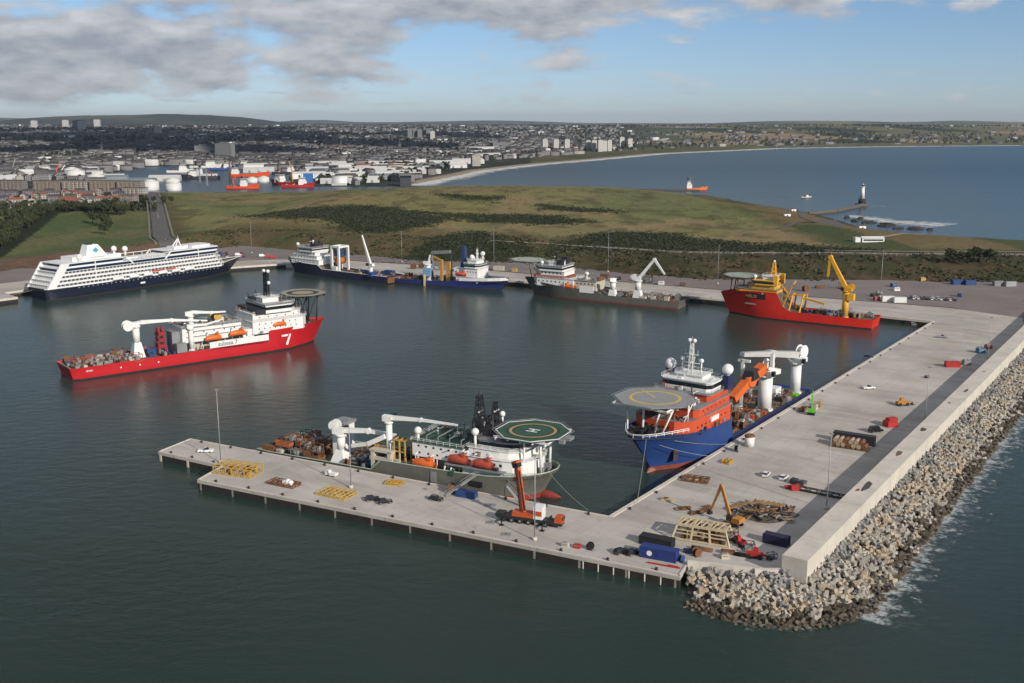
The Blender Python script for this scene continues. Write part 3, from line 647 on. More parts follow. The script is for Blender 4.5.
def helideck(root, cx, cy, z, r, mt, ring_m, edge_m, legs, leg_m, n=8, rot=None, H=None, Hm=None, ring2=None, net=True):
    rot = math.pi / n if rot is None else rot
    pts = [(cx + r * math.cos(rot + 2 * math.pi * i / n), cy + r * math.sin(rot + 2 * math.pi * i / n)) for i in range(n)]
    hd = MB().prism(pts, z - .45, z).build('helideck', mt, root)
    e = MB()
    for a, b in zip(pts, pts[1:] + pts[:1]): e.beam((*a, z + .03), (*b, z + .03), .28, .14)
    e.build('deck_edge', edge_m, hd)
    def annulus(r0, r1, dz, mm, nm):
        k = 40; v = [(cx + q * math.cos(2 * math.pi * i / k), cy + q * math.sin(2 * math.pi * i / k), z + dz) for q in (r0, r1) for i in range(k)]
        MB().add(v, [(i, k + i, k + (i + 1) % k, (i + 1) % k) for i in range(k)]).build(nm, mm, hd)
    if ring2: annulus(r * .50, r * .74, .010, ring2, 'dark_ring')
    annulus(r * .56, r * .64, .018, ring_m, 'landing_circle')
    if H:
        h = MB()
        for s in (-1, 1): h.box(cx - 1.9, cx + 1.9, cy + s * 1.1 - .35, cy + s * 1.1 + .35, z + .018, z + .026)
        h.box(cx - .35, cx + .35, cy - .75, cy + .75, z + .018, z + .026)
        h.build('landing_letter', Hm or WHITE, hd)
    if net:
        nb = MB(); out = [(cx + (r + 1.1) * math.cos(rot + 2 * math.pi * i / n), cy + (r + 1.1) * math.sin(rot + 2 * math.pi * i / n)) for i in range(n)]
        for i in range(n):
            a, b, c, d = pts[i], pts[(i + 1) % n], out[(i + 1) % n], out[i]
            nb.beam((*d, z + .15), (*c, z + .15), .12)
            for t in np.linspace(0, 1, 7): nb.beam((a[0] + (b[0] - a[0]) * t, a[1] + (b[1] - a[1]) * t, z - .2), (d[0] + (c[0] - d[0]) * t, d[1] + (c[1] - d[1]) * t, z + .15), .1)
        nb.build('safety_net', GREY, hd)
    fr = MB()
    for i in range(-2, 3): fr.beam((cx - r * .8, cy + i * r * .36, z - .8), (cx + r * .8, cy + i * r * .36, z - .8), .3, .6); fr.beam((cx + i * r * .36, cy - r * .8, z - 1.2), (cx + i * r * .36, cy + r * .8, z - 1.2), .3, .6)
    fr.build('deck_girders', leg_m, hd)
    for p, q, w in legs: MB().cyl(p, q, w, w, 8).build('support_leg', leg_m, root)
    return hd
def ball(root, x, y, z, r, base=None, name='radome'):
    m = MB().ball((x, y, z), r)
    if base is not None: m.cyl((x, y, base), (x, y, z - r * .8), r * .45, r * .35, 8)
    return m.build(name, WHITE, root)
def lifeboat(root, x, y, z, l=8.5, w=2.9, h=3.0, mt=None, davit=None):
    mt = mt or ORA; b = MB(); secs = []
    for i in range(9):
        t = i / 8; k = math.sin(math.pi * min(max(t, .0), 1)) ** .38 if 0 < t < 1 else .22
        ww = w / 2 * max(k, .3); hh = h * (.55 + .45 * max(k, .3)); cx_ = x - l / 2 + l * t
        secs.append([(cx_, y + ww * math.cos(a) * (1 if math.sin(a) < .2 else .86), z + hh * .5 + hh * .5 * math.sin(a) * (1.0 if math.sin(a) < 0 else .95)) for a in np.linspace(0, 2 * math.pi, 11)[:-1]])
    vs = [p for s in secs for p in s]; fs = []
    for i in range(8):
        for j in range(10): fs.append((i * 10 + j, i * 10 + (j + 1) % 10, (i + 1) * 10 + (j + 1) % 10, (i + 1) * 10 + j))
    fs += [tuple(range(10)), tuple(range(80, 90))[::-1]]
    b.add(vs, fs, 0, True); o = b.build('lifeboat', mt, root)
    MB().box(x + l * .18, x + l * .32, y - w * .32, y + w * .32, z + h * .9, z + h * 1.22).build('steering_cabin', mt, o)
    dv = MB()
    for s in (-.33, .33): dv.beam((x + l * s, y + (w * .2 if davit is None else davit), z - .4), (x + l * s, y + (w * .5 if davit is None else davit), z + h * 1.35), .35); dv.beam((x + l * s, y + w * .55, z + h * 1.35), (x + l * s, y - w * .25, z + h * 1.4), .3)
    dv.build('davit', WHITE, o); return o
def greebles(root, spots, n, seed, mats):
    """lockers, vents, pipes and winches that clutter a ship's decks and roofs, each a part of its own"""
    r = random.Random(seed)
    for i in range(n):
        x0, x1, y0, y1, z = r.choice(spots); x = r.uniform(x0, x1); y = r.uniform(y0, y1); k = r.random(); m = MB(); mt = r.choice(mats)
        if k < .35: m.box(x - r.uniform(.3, 1.1), x + r.uniform(.3, 1.1), y - r.uniform(.3, .9), y + r.uniform(.3, .9), z, z + r.uniform(.5, 1.7)); nm = 'deck_locker'
        elif k < .6: h = r.uniform(.8, 2.2); m.cyl((x, y, z), (x, y, z + h), .22, .22, 7).cyl((x, y, z + h), (x + .35, y, z + h), .34, .34, 7); nm = 'vent_cowl'
        elif k < .8: l = r.uniform(1.5, 5); m.beam((x - l / 2, y, z + .4), (x + l / 2, y, z + .4), .25).beam((x - l / 2, y, z), (x - l / 2, y, z + .4), .2).beam((x + l / 2, y, z), (x + l / 2, y, z + .4), .2); nm = 'deck_pipe'
        elif k < .92: h = r.uniform(2, 4.5); m.cyl((x, y, z), (x, y, z + h), .09, .05, 5); nm = 'whip_aerial'
        else: m.cyl((x, y - .7, z + .6), (x, y + .7, z + .6), .55, .55, 10).box(x - .7, x + .7, y - .9, y + .9, z, z + .15); nm = 'small_winch'
        m.build(nm, mt, root)
def crane(root, x, y, z0, z1, r, mt, boom, bw, bh, tw=None, th=None, cone=None, wheel=None, truss=False, rz=0.0, cab=True, name='crane', boom_m=None):
    """pedestal crane: foot, column, machinery house, box or lattice boom through the given points, hook block"""
    tw = tw or bw * .55; th = th or bh * .5; m = MB()
    if cone: m.prism([(x + cone * 1.0 * sx, y + cone * sy) for sx, sy in ((-1, -1), (1, -1), (1, 1), (-1, 1))], z0, z0 + (z1 - z0) * .5, k=r * .95 / cone); m.cyl((x, y, z0 + (z1 - z0) * .48), (x, y, z1), r, r, 16)
    else: m.cyl((x, y, z0), (x, y, z1), r, r, 18); m.cyl((x, y, z0), (x, y, z0 + .8), r * 1.25, r * 1.25, 18)
    m.cyl((x, y, z1), (x, y, z1 + .7), r * 1.35, r * 1.35, 18)
    c = m.build(name, mt, root); d = Vector(boom[1]) - Vector(boom[0]); hd = Vector((d.x, d.y, 0)); hd = hd.normalized() if hd.length > .1 else Vector((1, 0, 0)); pv = Vector((-hd.y, hd.x, 0))
    B0 = Vector(boom[0]); hs = MB(); P = Vector((x, y, z1 + .7))
    for s in (-1, 1): hs.beam(P + pv * s * bw * .75 - hd * r * 1.3 + Vector((0, 0, .9)), B0 + pv * s * bw * .75 + hd * .4, .35, 2.0, 0, .35, 1.1)
    hs.beam(P - hd * r * 1.9 + Vector((0, 0, 1.0)), P + hd * r * .9 + Vector((0, 0, 1.0)), bw * 1.7, 1.9)
    hs.build('machinery_house', mt, c)
    if cab: g = P + pv * (bw * 1.2 + .6) + hd * r * .7; MB().box(g.x - .8, g.x + .8, g.y - .7, g.y + .7, g.z + .3, g.z + 2.3, tx=.1).build('operator_cab', GLASS, c)
    nb = len(boom) - 1; b = MB()
    for i in range(nb):
        t0, t1 = i / nb, (i + 1) / nb; wa = bw + (tw - bw) * t0; wb = bw + (tw - bw) * t1; ha = bh + (th - bh) * t0; hb = bh + (th - bh) * t1
        if truss: b.lattice(boom[i], boom[i + 1], wa, ha, .22, max(4, int((Vector(boom[i + 1]) - Vector(boom[i])).length / 2.6)), 0, wb, hb)
        else:
            b.beam(boom[i], boom[i + 1], wa, ha, 0, wb, hb)
            if i: b.cyl(Vector(boom[i]) - pv * wa * .7, Vector(boom[i]) + pv * wa * .7, ha * .75, ha * .75, 10)
    b.build('boom', boom_m or mt, c)
    a = Vector(boom[0]); e = Vector(boom[1]); mid = a.lerp(e, .45); MB().cyl(P + hd * r * 1.1 + Vector((0, 0, .2)), mid - Vector((0, 0, bh * .4)), .28, .2, 8).build('luffing_cylinder', STEEL, c)
    t = Vector(boom[-1]); hk = MB().cyl(t, t - Vector((0, 0, 2.2)), .07, .07, 4); hk.box(t.x - .35, t.x + .35, t.y - .3, t.y + .3, t.z - 3.1, t.z - 2.1); hk.build('hook_block', GREY, c)
    if wheel:
        wx, wy, wz, wr = wheel; p = Vector((wx, wy, wz)); wv = MB(); k = 20
        for s in (-1, 1): wv.cyl(p + pv * (s * 1.1 - .15), p + pv * (s * 1.1 + .15), wr, wr, k)
        wv.cyl(p - pv * 1.0, p + pv * 1.0, wr * .55, wr * .55, k); wv.build('winch_drum', mt, c)
    return c
def mast(root, x, y, z0, z1, w, mt, bars=(.5, .75, .95), bl=3.0, name='mast', lat=True, radar=True):
    m = MB()
    if lat: m.lattice((x, y, z0), (x, y, z1), w, w, .16, max(5, int((z1 - z0) / 1.4)), 0, w * .45, w * .45)
    else: m.cyl((x, y, z0), (x, y, z1), w * .4, w * .18, 8)
    for t in bars:
        z = z0 + (z1 - z0) * t; m.beam((x, y - bl * (1.2 - t * .6), z), (x, y + bl * (1.2 - t * .6), z), .25); m.beam((x - bl * .4, y, z + .2), (x + bl * .4, y, z + .2), .2)
        for s in (-1, 1): m.cyl((x, y + s * bl * (1.1 - t * .6), z), (x, y + s * bl * (1.1 - t * .6), z + 1.8), .07, .05, 4)
    m.cyl((x, y, z1), (x, y, z1 + 2.2), .06, .04, 4)
    o = m.build(name, mt, root)
    if radar: MB().box(x + .3, x + .6, y - 1.6, y + 1.6, z0 + (z1 - z0) * .52, z0 + (z1 - z0) * .52 + .35).build('radar_scanner', WHITE, o)
    return o
# ---- deck cargo: every piece is a thing of its own that stands on a ship or a quay
def corr_box(l, w, h, mt):
    m = MB(); m.box(-l / 2, l / 2, -w / 2, w / 2, 0, h)
    k = int(l / .55)
    for i in range(k):
        x = -l / 2 + (i + .5) * l / k
        for s in (-1, 1): m.box(x - .1, x + .1, s * w / 2 - .04, s * w / 2 + .04, .18, h - .18)
    for s in (-1, 1):
        for q in (-1, 1): m.box(s * l / 2 - .09, s * l / 2 + .09, q * w / 2 - .09, q * w / 2 + .09, -.001, h + .02)
    return m
CARGO = {}
def cargo(kind, mt, loc, rz, label, group, parent_rot=None, sc=1.0, size=None):
    key = (kind, mt.name, size)
    if key not in CARGO:
        if kind == 'container':
            l, w, h = size or (6.0, 2.44, 2.6); o = thing('cargo_container', label, 'container'); corr_box(l, w, h, mt).build('container_body', mt, o)
            d = MB(); d.box(l / 2 + .05, l / 2 + .1, -w * .46, -.03, .15, h - .15); d.box(l / 2 + .05, l / 2 + .1, .03, w * .46, .15, h - .15)
            for yy in (-.3, -.8, .3, .8): d.cyl((l / 2 + .13, yy, .1), (l / 2 + .13, yy, h - .1), .03, .03, 5)
            d.build('door', mt, o)
        elif kind == 'basket':
            l, w, h = size or (5.0, 2.0, 1.2); o = thing('cargo_basket', label, 'cargo basket'); m = MB(); m.box(-l / 2, l / 2, -w / 2, w / 2, 0, .15)
            for s in (-1, 1): m.box(-l / 2, l / 2, s * w / 2 - .06, s * w / 2 + .06, .15, h); m.box(s * l / 2 - .06, s * l / 2 + .06, -w / 2 + .07, w / 2 - .07, .15, h)
            m.build('basket_frame', mt, o); g = MB(); rr = random.Random(3)
            for i in range(6): x = rr.uniform(-l * .4, l * .3); g.box(x, x + rr.uniform(.5, 1.2), rr.uniform(-w * .4, 0), rr.uniform(.1, w * .4), .16, rr.uniform(.5, 1.3))
            g.build('basket_load', RUST, o)
        elif kind == 'reel':
            o = thing('cable_reel', label, 'reel'); m = MB(); R_ = size[0] if size else 1.6; w = size[1] if size else 1.8
            m.cyl((0, -w / 2, R_ + .1), (0, w / 2, R_ + .1), R_ * .62, R_ * .62, 16); m.build('cable_wrap', RUB if mt is not RUB else GREY, o); f = MB()
            for s in (-1, 1): f.cyl((0, s * w / 2 - .08, R_ + .1), (0, s * w / 2 + .08, R_ + .1), R_, R_, 18); f.box(-R_ * .9, R_ * .9, s * w / 2 - .12, s * w / 2 + .12, 0, .3)
            f.build('flange', mt, o)
        elif kind == 'winch':
            o = thing('deck_winch', label, 'winch'); m = MB(); m.box(-1.6, 1.6, -1.2, 1.2, 0, .35); m.box(-1.5, -.9, -1.1, -.8, .35, 2.0); m.box(-1.5, -.9, .8, 1.1, .35, 2.0); m.box(.6, 1.4, -.8, .8, .35, 1.3); m.build('winch_frame', mt, o)
            MB().cyl((-.6, -1.0, 1.2), (-.6, 1.0, 1.2), .85, .85, 14).build('drum', GREY, o)
        elif kind == 'tank':
            o = thing('frame_tank', label, 'tank'); MB().cyl((-1.4, 0, 1.25), (1.4, 0, 1.25), 1.0, 1.0, 14).build('tank_shell', mt, o); f = MB()
            for s in (-1, 1):
                for q in (-1, 1): f.beam((s * 1.5, q * 1.1, 0), (s * 1.5, q * 1.1, 2.4), .12); 
                f.beam((-1.5, s * 1.1, .1), (1.5, s * 1.1, .1), .12); f.beam((-1.5, s * 1.1, 2.35), (1.5, s * 1.1, 2.35), .12); f.beam((s * 1.5, -1.1, 2.35), (s * 1.5, 1.1, 2.35), .12)
            f.build('tank_frame', STEEL, o)
        elif kind == 'pipes':
            o = thing('pipe_stack', label, 'pipes'); m = MB(); l = size[0] if size else 8
            for r_ in range(3):
                for i in range(5 - r_): m.cyl((-l / 2, (i - (4 - r_) / 2) * .42, .35 + r_ * .36), (l / 2, (i - (4 - r_) / 2) * .42, .35 + r_ * .36), .2, .2, 8)
            m.build('pipe', mt, o)['kind'] = 'stuff'; MB().box(-l * .3, -l * .3 + .2, -1.1, 1.1, 0, .16).box(l * .3, l * .3 + .2, -1.1, 1.1, 0, .16).build('bearer', RUST, o)
        elif kind == 'pack':
            l, w, h = size or (3.0, 2.0, 2.2); o = thing('power_pack', label, 'machine'); m = MB(); m.box(-l / 2, l / 2, -w / 2, w / 2, .15, h * .8, tx=.05, ty=.05); m.box(-l / 2 - .1, l / 2 + .1, -w / 2 - .1, w / 2 + .1, 0, .15); m.build('cabinet', mt, o)
            f = MB(); f.cyl((l * .2, 0, h * .8), (l * .2, 0, h * 1.15), .18, .18, 8); f.box(-l * .4, -l * .05, -w * .3, w * .3, h * .8, h * .95); f.build('exhaust', GREY, o)
            MB().box(-l * .35, l * .35, -w / 2 - .02, -w / 2 + .03, h * .42, h * .60).build('vent_panel', GREY, o)
        else:  # tooling frame
            l, w, h = size or (4.5, 3.0, 3.0); o = thing('tooling_frame', label, 'steel frame'); m = MB()
            for s in (-1, 1):
                for q in (-1, 1): m.beam((s * l / 2, q * w / 2, 0), (s * l / 2, q * w / 2, h), .22)
                for z in (.1, h): m.beam((-l / 2, s * w / 2, z), (l / 2, s * w / 2, z), .2); m.beam((s * l / 2, -w / 2, z), (s * l / 2, w / 2, z), .2)
                m.beam((-l / 2, s * w / 2, 0), (l / 2, s * w / 2, h), .12)
            m.build('frame', mt, o); MB().box(-l * .3, l * .25, -w * .3, w * .3, .2, h * .6).cyl((l * .3, 0, .2), (l * .3, 0, h * .8), w * .2, w * .2, 8).build('tool', GREY if mt is not GREY else RUST, o)
        CARGO[key] = o
    else: o = dup(CARGO[key])
    o.location = loc; o.rotation_euler = (0, 0, rz); o.scale = (sc, sc, sc); o['label'] = label
    if group: o['group'] = group
    return o
CN = {'worn_orange_paint': 'worn orange', 'orange_paint': 'orange', 'red_paint': 'red', 'blue_paint': 'blue', 'yellow_paint': 'yellow', 'rusty_steel': 'rusty', 'white_paint': 'white', 'grey_steel': 'grey', 'cream_paint': 'cream', 'black_steel': 'black', 'green_deck_paint': 'green', 'galvanised_steel': 'galvanised'}
KN = {'container': 'cargo container', 'basket': 'cargo basket', 'reel': 'cable reel', 'winch': 'deck winch', 'tank': 'tank in a frame', 'pipes': 'stack of pipes', 'pack': 'power pack', 'frame': 'tooling frame'}
def deck_cargo(O, rz, ship, x0, x1, y0, y1, z, kinds, n, seed, zone='aft deck', lift=0.0, smin=.8, smax=1.25):
    """things standing about on a ship's deck; positions are on the deck in ship coordinates"""
    r = random.Random(seed); used = []; c, s = math.cos(rz), math.sin(rz); tries = 0; seen = {}
    while len(used) < n and tries < n * 60:
        tries += 1; x = r.uniform(x0, x1); y = r.uniform(y0, y1); k, mt = r.choice(kinds); rad = {'container': 3.1, 'basket': 2.4, 'pipes': 3.4, 'frame': 2.3}.get(k, 1.8)
        if any((x - a) ** 2 + (y - b) ** 2 < (.72 * (rad + q)) ** 2 for a, b, q in used): continue
        used.append((x, y, rad)); t = (x - x0) / (x1 - x0); v = (y - y0) / (y1 - y0)
        a = r.choice([0, 0, 0, math.pi / 2, .05]) + rz
        loc = (O[0] + c * x - s * y, O[1] + s * x + c * y, z + lift + O[2])
        lb = f"{CN.get(mt.name, 'dark')} {KN[k] if k != 'tank' else 'frame tank'} on the {zone} of the {ship}"
        cargo(k, mt, loc, a, lb, f"{CN.get(mt.name, 'dark')} {KN[k]} pieces on the {ship}", sc=r.uniform(smin, smax))
def line(p, q, label, sag=.6, r=.07, mt=None, name='mooring_line', cat='rope'):
    p = Vector(p); q = Vector(q); pts = [p.lerp(q, t) - Vector((0, 0, sag * 4 * t * (1 - t))) for t in np.linspace(0, 1, 9)]
    return tag(MB().tube(pts, r, 5).build(name, mt or mat('rope', (.30, .29, .26), .9)), label, cat)
def w2(O, rz, x, y, z): c, s = math.cos(rz), math.sin(rz); return (O[0] + c * x - s * y, O[1] + s * x + c * y, z + O[2])

BOOT = mat('red_antifouling', (.20, .045, .035), .7, .25, .3)
BOOT_D = mat('dark_antifouling', (.035, .02, .02), .7, .25, .3)

# ---------------------------------------------------------------- red and white subsea vessel under way
def red_ship():
    O, rz = place((-199.2, 451.0), (-100.3, 532.1), 22, 'stbd'); t = thing('offshore_vessel', 'red hulled vessel under way with a white numeral on its bow', 'ship', O, rz)
    t.scale = (.972, .98, .98); HULL = mat('bright_red_hull', (.46, .012, .018), .45, .10, .15, stain=.32, stain_c=(.20, .025, .025))
    hull(t, [(-1, 10.4, 9.2, 5.9, 1.5), (4, 11, 10.6, 5.9, 0), (30, 11, 11, 5.9, 0), (64, 11, 11, 6.2, 0), (67, 11, 11, 6.6, 0), (96, 11, 11, 7.0, 0), (99, 11, 11, 11.3, 0), (110, 10.6, 9.9, 11.5, -.3), (120, 8.6, 6.6, 11.7, -1.4), (127, 6.3, 3.6, 11.9, -2.6), (132, 4.0, 1.5, 12.1, -4.4), (135, 1.9, .4, 12.2, -5.6), (136.6, .15, .05, 12.3, -6.6)], HULL, BOOT_D, DECK)
    sb = MB().box(66.2, 98.0, -11.07, -10.6, 6.4, 9.4); sb.box(66.2, 98.0, 10.6, 11.07, 6.4, 9.4); sb.build('side_band', WHITE, t)
    text_mesh('subsea 7', 3.0, mat('dark_grey_lettering', (.10, .12, .14)), t, (70.5, -11.10, 7.0), (1, 0, 0), (0, 0, 1))
    # the numeral follows the flare of the bow
    sv = MB(); y = lambda x, z: None
    def hy(x, z):
        st = [(99, 11, 11, 11.3), (110, 10.6, 9.9, 11.5), (120, 8.6, 6.6, 11.7)]
        for a, b in zip(st[:-1], st[1:]):
            if a[0] <= x <= b[0]: q = (x - a[0]) / (b[0] - a[0]); hd, hw, zd = [a[i] + (b[i] - a[i]) * q for i in (1, 2, 3)]; return -(hw + (hd - hw) * max(0, (z - .7) / (zd - .7)) ** 1.7) - .10
    def bar(pts): sv.add([(x, hy(x, z), z) for x, z in pts], [tuple(range(len(pts)))])
    bar([(105.6, 8.0), (105.6, 7.0), (108.4, 7.0), (111.2, 7.0), (111.2, 8.0), (108.4, 8.0)]); bar([(110.0, 7.0), (109.2, 5.8), (108.4, 3.9), (108.1, 2.4), (109.4, 2.4), (109.8, 4.0), (110.5, 5.6), (111.2, 7.0)])
    sv.build('hull_numeral', WHITE, t)
    fw = MB(); [fw.cyl((x, -11.06, 3.4), (x, -10.5, 3.4), .38, .38, 8) for x in (22, 31, 40)]; fw.build('fairlead', WHITE, t)
    text_mesh('SEVEN', 1.1, WHITE, t, (6, -11.05, 3.6), (1, 0, 0), (0, 0, 1), 'name_lettering')
    # superstructure
    A = rect(90, 122, -10, 10, 3.5); house(t, A, 10.0, 16.6, WHITE); house(t, rect(90.5, 119, -9.4, 9.4, 3), 16.6, 20.3, WHITE)
    Bp = rect(97, 114.5, -11.5, 11.5, 3); house(t, Bp, 20.3, 24.6, WHITE, name='bridge', roof=GREY); band(t, Bp, 22.0, 23.6)
    house(t, rect(99, 108, -4, 4), 24.6, 27.2, WHITE, name='top_house')
    for z, k in ((12.2, 8), (14.6, 7), (18.0, 5)): windows(t, 'y', 92, 116, -10.03 if z < 16 else -9.43, 0, z, .55, .6, k)
    for k, (x, yy) in enumerate([(98.5, 9), (101, 7.5), (99.5, 5), (103, 9.5), (105, 6.5), (107.5, 9)]): MB().beam((x, yy, 24.6), (x + (k % 3 - 1) * 1.2, yy + .8, 28.4 + k % 2), .35).build('exhaust_pipe', BLK, t)
    house(t, rect(97.6, 104, 3.5, 10.6), 24.6, 26.4, BLK, name='funnel_casing')
    mt = MB()
    for s in (-1.5, 1.5): mt.lattice((103.5, s, 26.8), (103.5, s * .9, 40), 1.3, 1.3, .2, 9, 0, 1.0, 1.0)
    for z in (31, 35, 38.5): mt.beam((103.5, -3.4, z), (103.5, 3.4, z), .5); mt.box(102.7, 104.3, -2.6, 2.6, z - .15, z + .1)
    mt.build('mast', BLK, t)
    for s, z in ((-2.6, 40.6), (2.3, 40.3), (-2.8, 34.6)): ball(t, 103.5, s, z, .95)
    TAN = mat('tan_helideck', (.30, .27, .19), .8, .1); DK = mat('dark_deck_mark', (.05, .05, .045), .8)
    legs = [((x, y_, 11.0), (x + dx, y_ * 1.1, 25.9), .32) for x, dx in ((117.5, 0), (124, 0), (129.5, 1)) for y_ in (-4.5, 4.5)] + [((117.5, s * 4.5, 12), (124, s * 4.8, 25.5), .2) for s in (-1, 1)] + [((124, s * 4.5, 12), (118, s * 4.8, 25.5), .2) for s in (-1, 1)] + [((124, s * 4.5, 12), (130, s * 4.5, 25.5), .2) for s in (-1, 1)] + [((117.5, -4.5, 12.5), (117.5, 4.5, 25), .2), ((124, -4.5, 12.5), (124, 4.5, 25), .2)]
    helideck(t, 124.3, 0, 27, 11.6, TAN, DK, GREY, legs, BLK, n=10, ring2=DK)
    # hangar, lifeboats
    house(t, rect(54.4, 84.6, -4.4, 9.4), 5.2, 9.7, OFFW, name='lower_house'); house(t, rect(54, 85, -7.2, 9.5), 9.7, 17.2, WHITE, name='hangar', roof=GREY); [MB().cyl((x, -6.9, 5.2), (x, -6.9, 9.7), .16, .16, 6).build('deck_post', WHITE, t) for x in range(56, 86, 4)]; house(t, rect(50, 54.5, -4, 3), 5.2, 15.5, GREY, name='tower_house'); house(t, rect(85, 91, -9, 9), 5.5, 13.0, WHITE)
    windows(t, 'y', 57, 84, -7.23, 0, 14.2, .6, .6, 5)
    MB().box(66, 98, -11, 9, 5.2, 6.3).build('boat_deck', GREY, t)
    for x, z in ((69, 9.8), (82, 10.6), (105, 12.4)): lifeboat(t, x, -9.4, z, 8.6)
    for x in (62, 66, 71.5, 75, 78.5, 87.5): MB().beam((x, -7.5, 6), (x, -10.6, 9.6), .3).build('boat_bracket', GREY, t)
    crane(t, 34, 0, 4.8, 19.4, 1.7, WHITE, [(36.5, .2, 21.6), (52, 0, 20.8), (70, -.4, 18.4)], 1.6, 1.8, .7, .7, cone=2.9, wheel=(30.2, 0, 20.6, 2.5)); 
    crane(t, 62, 1, 17.2, 21.0, 1.3, WHITE, [(63, 1, 23.4), (72, -2, 22.6), (79, -3, 22.4)], 1.3, 1.5, .6, .6, cab=False); crane(t, 58, -8.3, 6, 16.5, 1.1, WHITE, [(58.5, -8, 18.5), (66, -7.6, 18.0), (75, -7, 19.4)], 1.1, 1.3, .5, .5, cab=False)
    tw = MB()
    for s in (-1, 1):
        for q in (-1, 1): tw.beam((46 + s * 2.2, q * 2.6 + 1, 5), (46 + s * .8, q * 1.2 + 1, 18), .5)
    for z in (8, 11, 14): tw.box(44.4, 47.6, -1.6, 3.6, z, z + 1.6)
    tw.build('handling_tower', mat('dark_red_paint', (.26, .02, .02), .5, .2), t)
    greebles(t, [(56, 84, -6.5, 8.5, 17.2)] * 5 + [(91, 96, -9, 9, 20.3)] * 2 + [(99, 113, -10, 10, 24.6)] * 3 + [(86, 97, -10.3, -9.2, 10.0), (54, 66, -10, -8, 5.2), (115, 121, -8, 8, 16.6), (112, 120, -7, 7, 20.3), (122.5, 130, -3, 3, 10.8)], 90, 2, [GREY, BLK, OFFW, WHITE, RUST, BLK])
    for z in (9.8, 12.6, 15.2): MB().box(56, 90, -7.9, -7.2, z, z + .14).build('side_walkway', GREY, t)
    MB().box(-.5, 134, -11.16, -10.9, 1.5, 1.75).build('rubbing_strake', mat('dark_red_strake', (.22, .012, .014), .6, .2), t) if False else None
    house(t, rect(92, 99, -11.2, 11.2), 20.3, 22.6, BLK, name='dark_monkey_deck'); house(t, rect(50, 55, -9.8, -6), 6, 10.5, GREY, name='side_store')
    railing(t, [(91, -9.9), (118, -9.9)], 16.6); railing(t, [(-.5, -9.9), (-.5, 9.9)], 5.0)
    ship = 'red subsea vessel'
    deck_cargo(O, rz, ship, 2, 30, -8.6, 8.6, 4.85, [('basket', RUST), ('winch', GREY), ('frame', WORN), ('pack', GREY), ('pipes', RUST), ('reel', RUST), ('basket', BLUE), ('pack', OFFW), ('frame', RUST), ('winch', RUST)], 44, 11, smin=.6, smax=1.1)
    deck_cargo(O, rz, ship, 38, 52, -9, 9, 4.95, [('container', BLUE), ('container', BLUE), ('basket', BLUE), ('pack', RED), ('frame', RED), ('winch', BLK)], 12, 12, 'midships deck')
    cargo('reel', YEL, w2(O, rz, 74, 3, 17.2), rz, 'yellow cable reel on the hangar roof of the red subsea vessel', None, size=(2.0, 5.0))
    tag(MB().box(-1.4, 1.4, -.5, .5, 0, .5).build('x', WHITE), None, None) if False else None
red_ship()

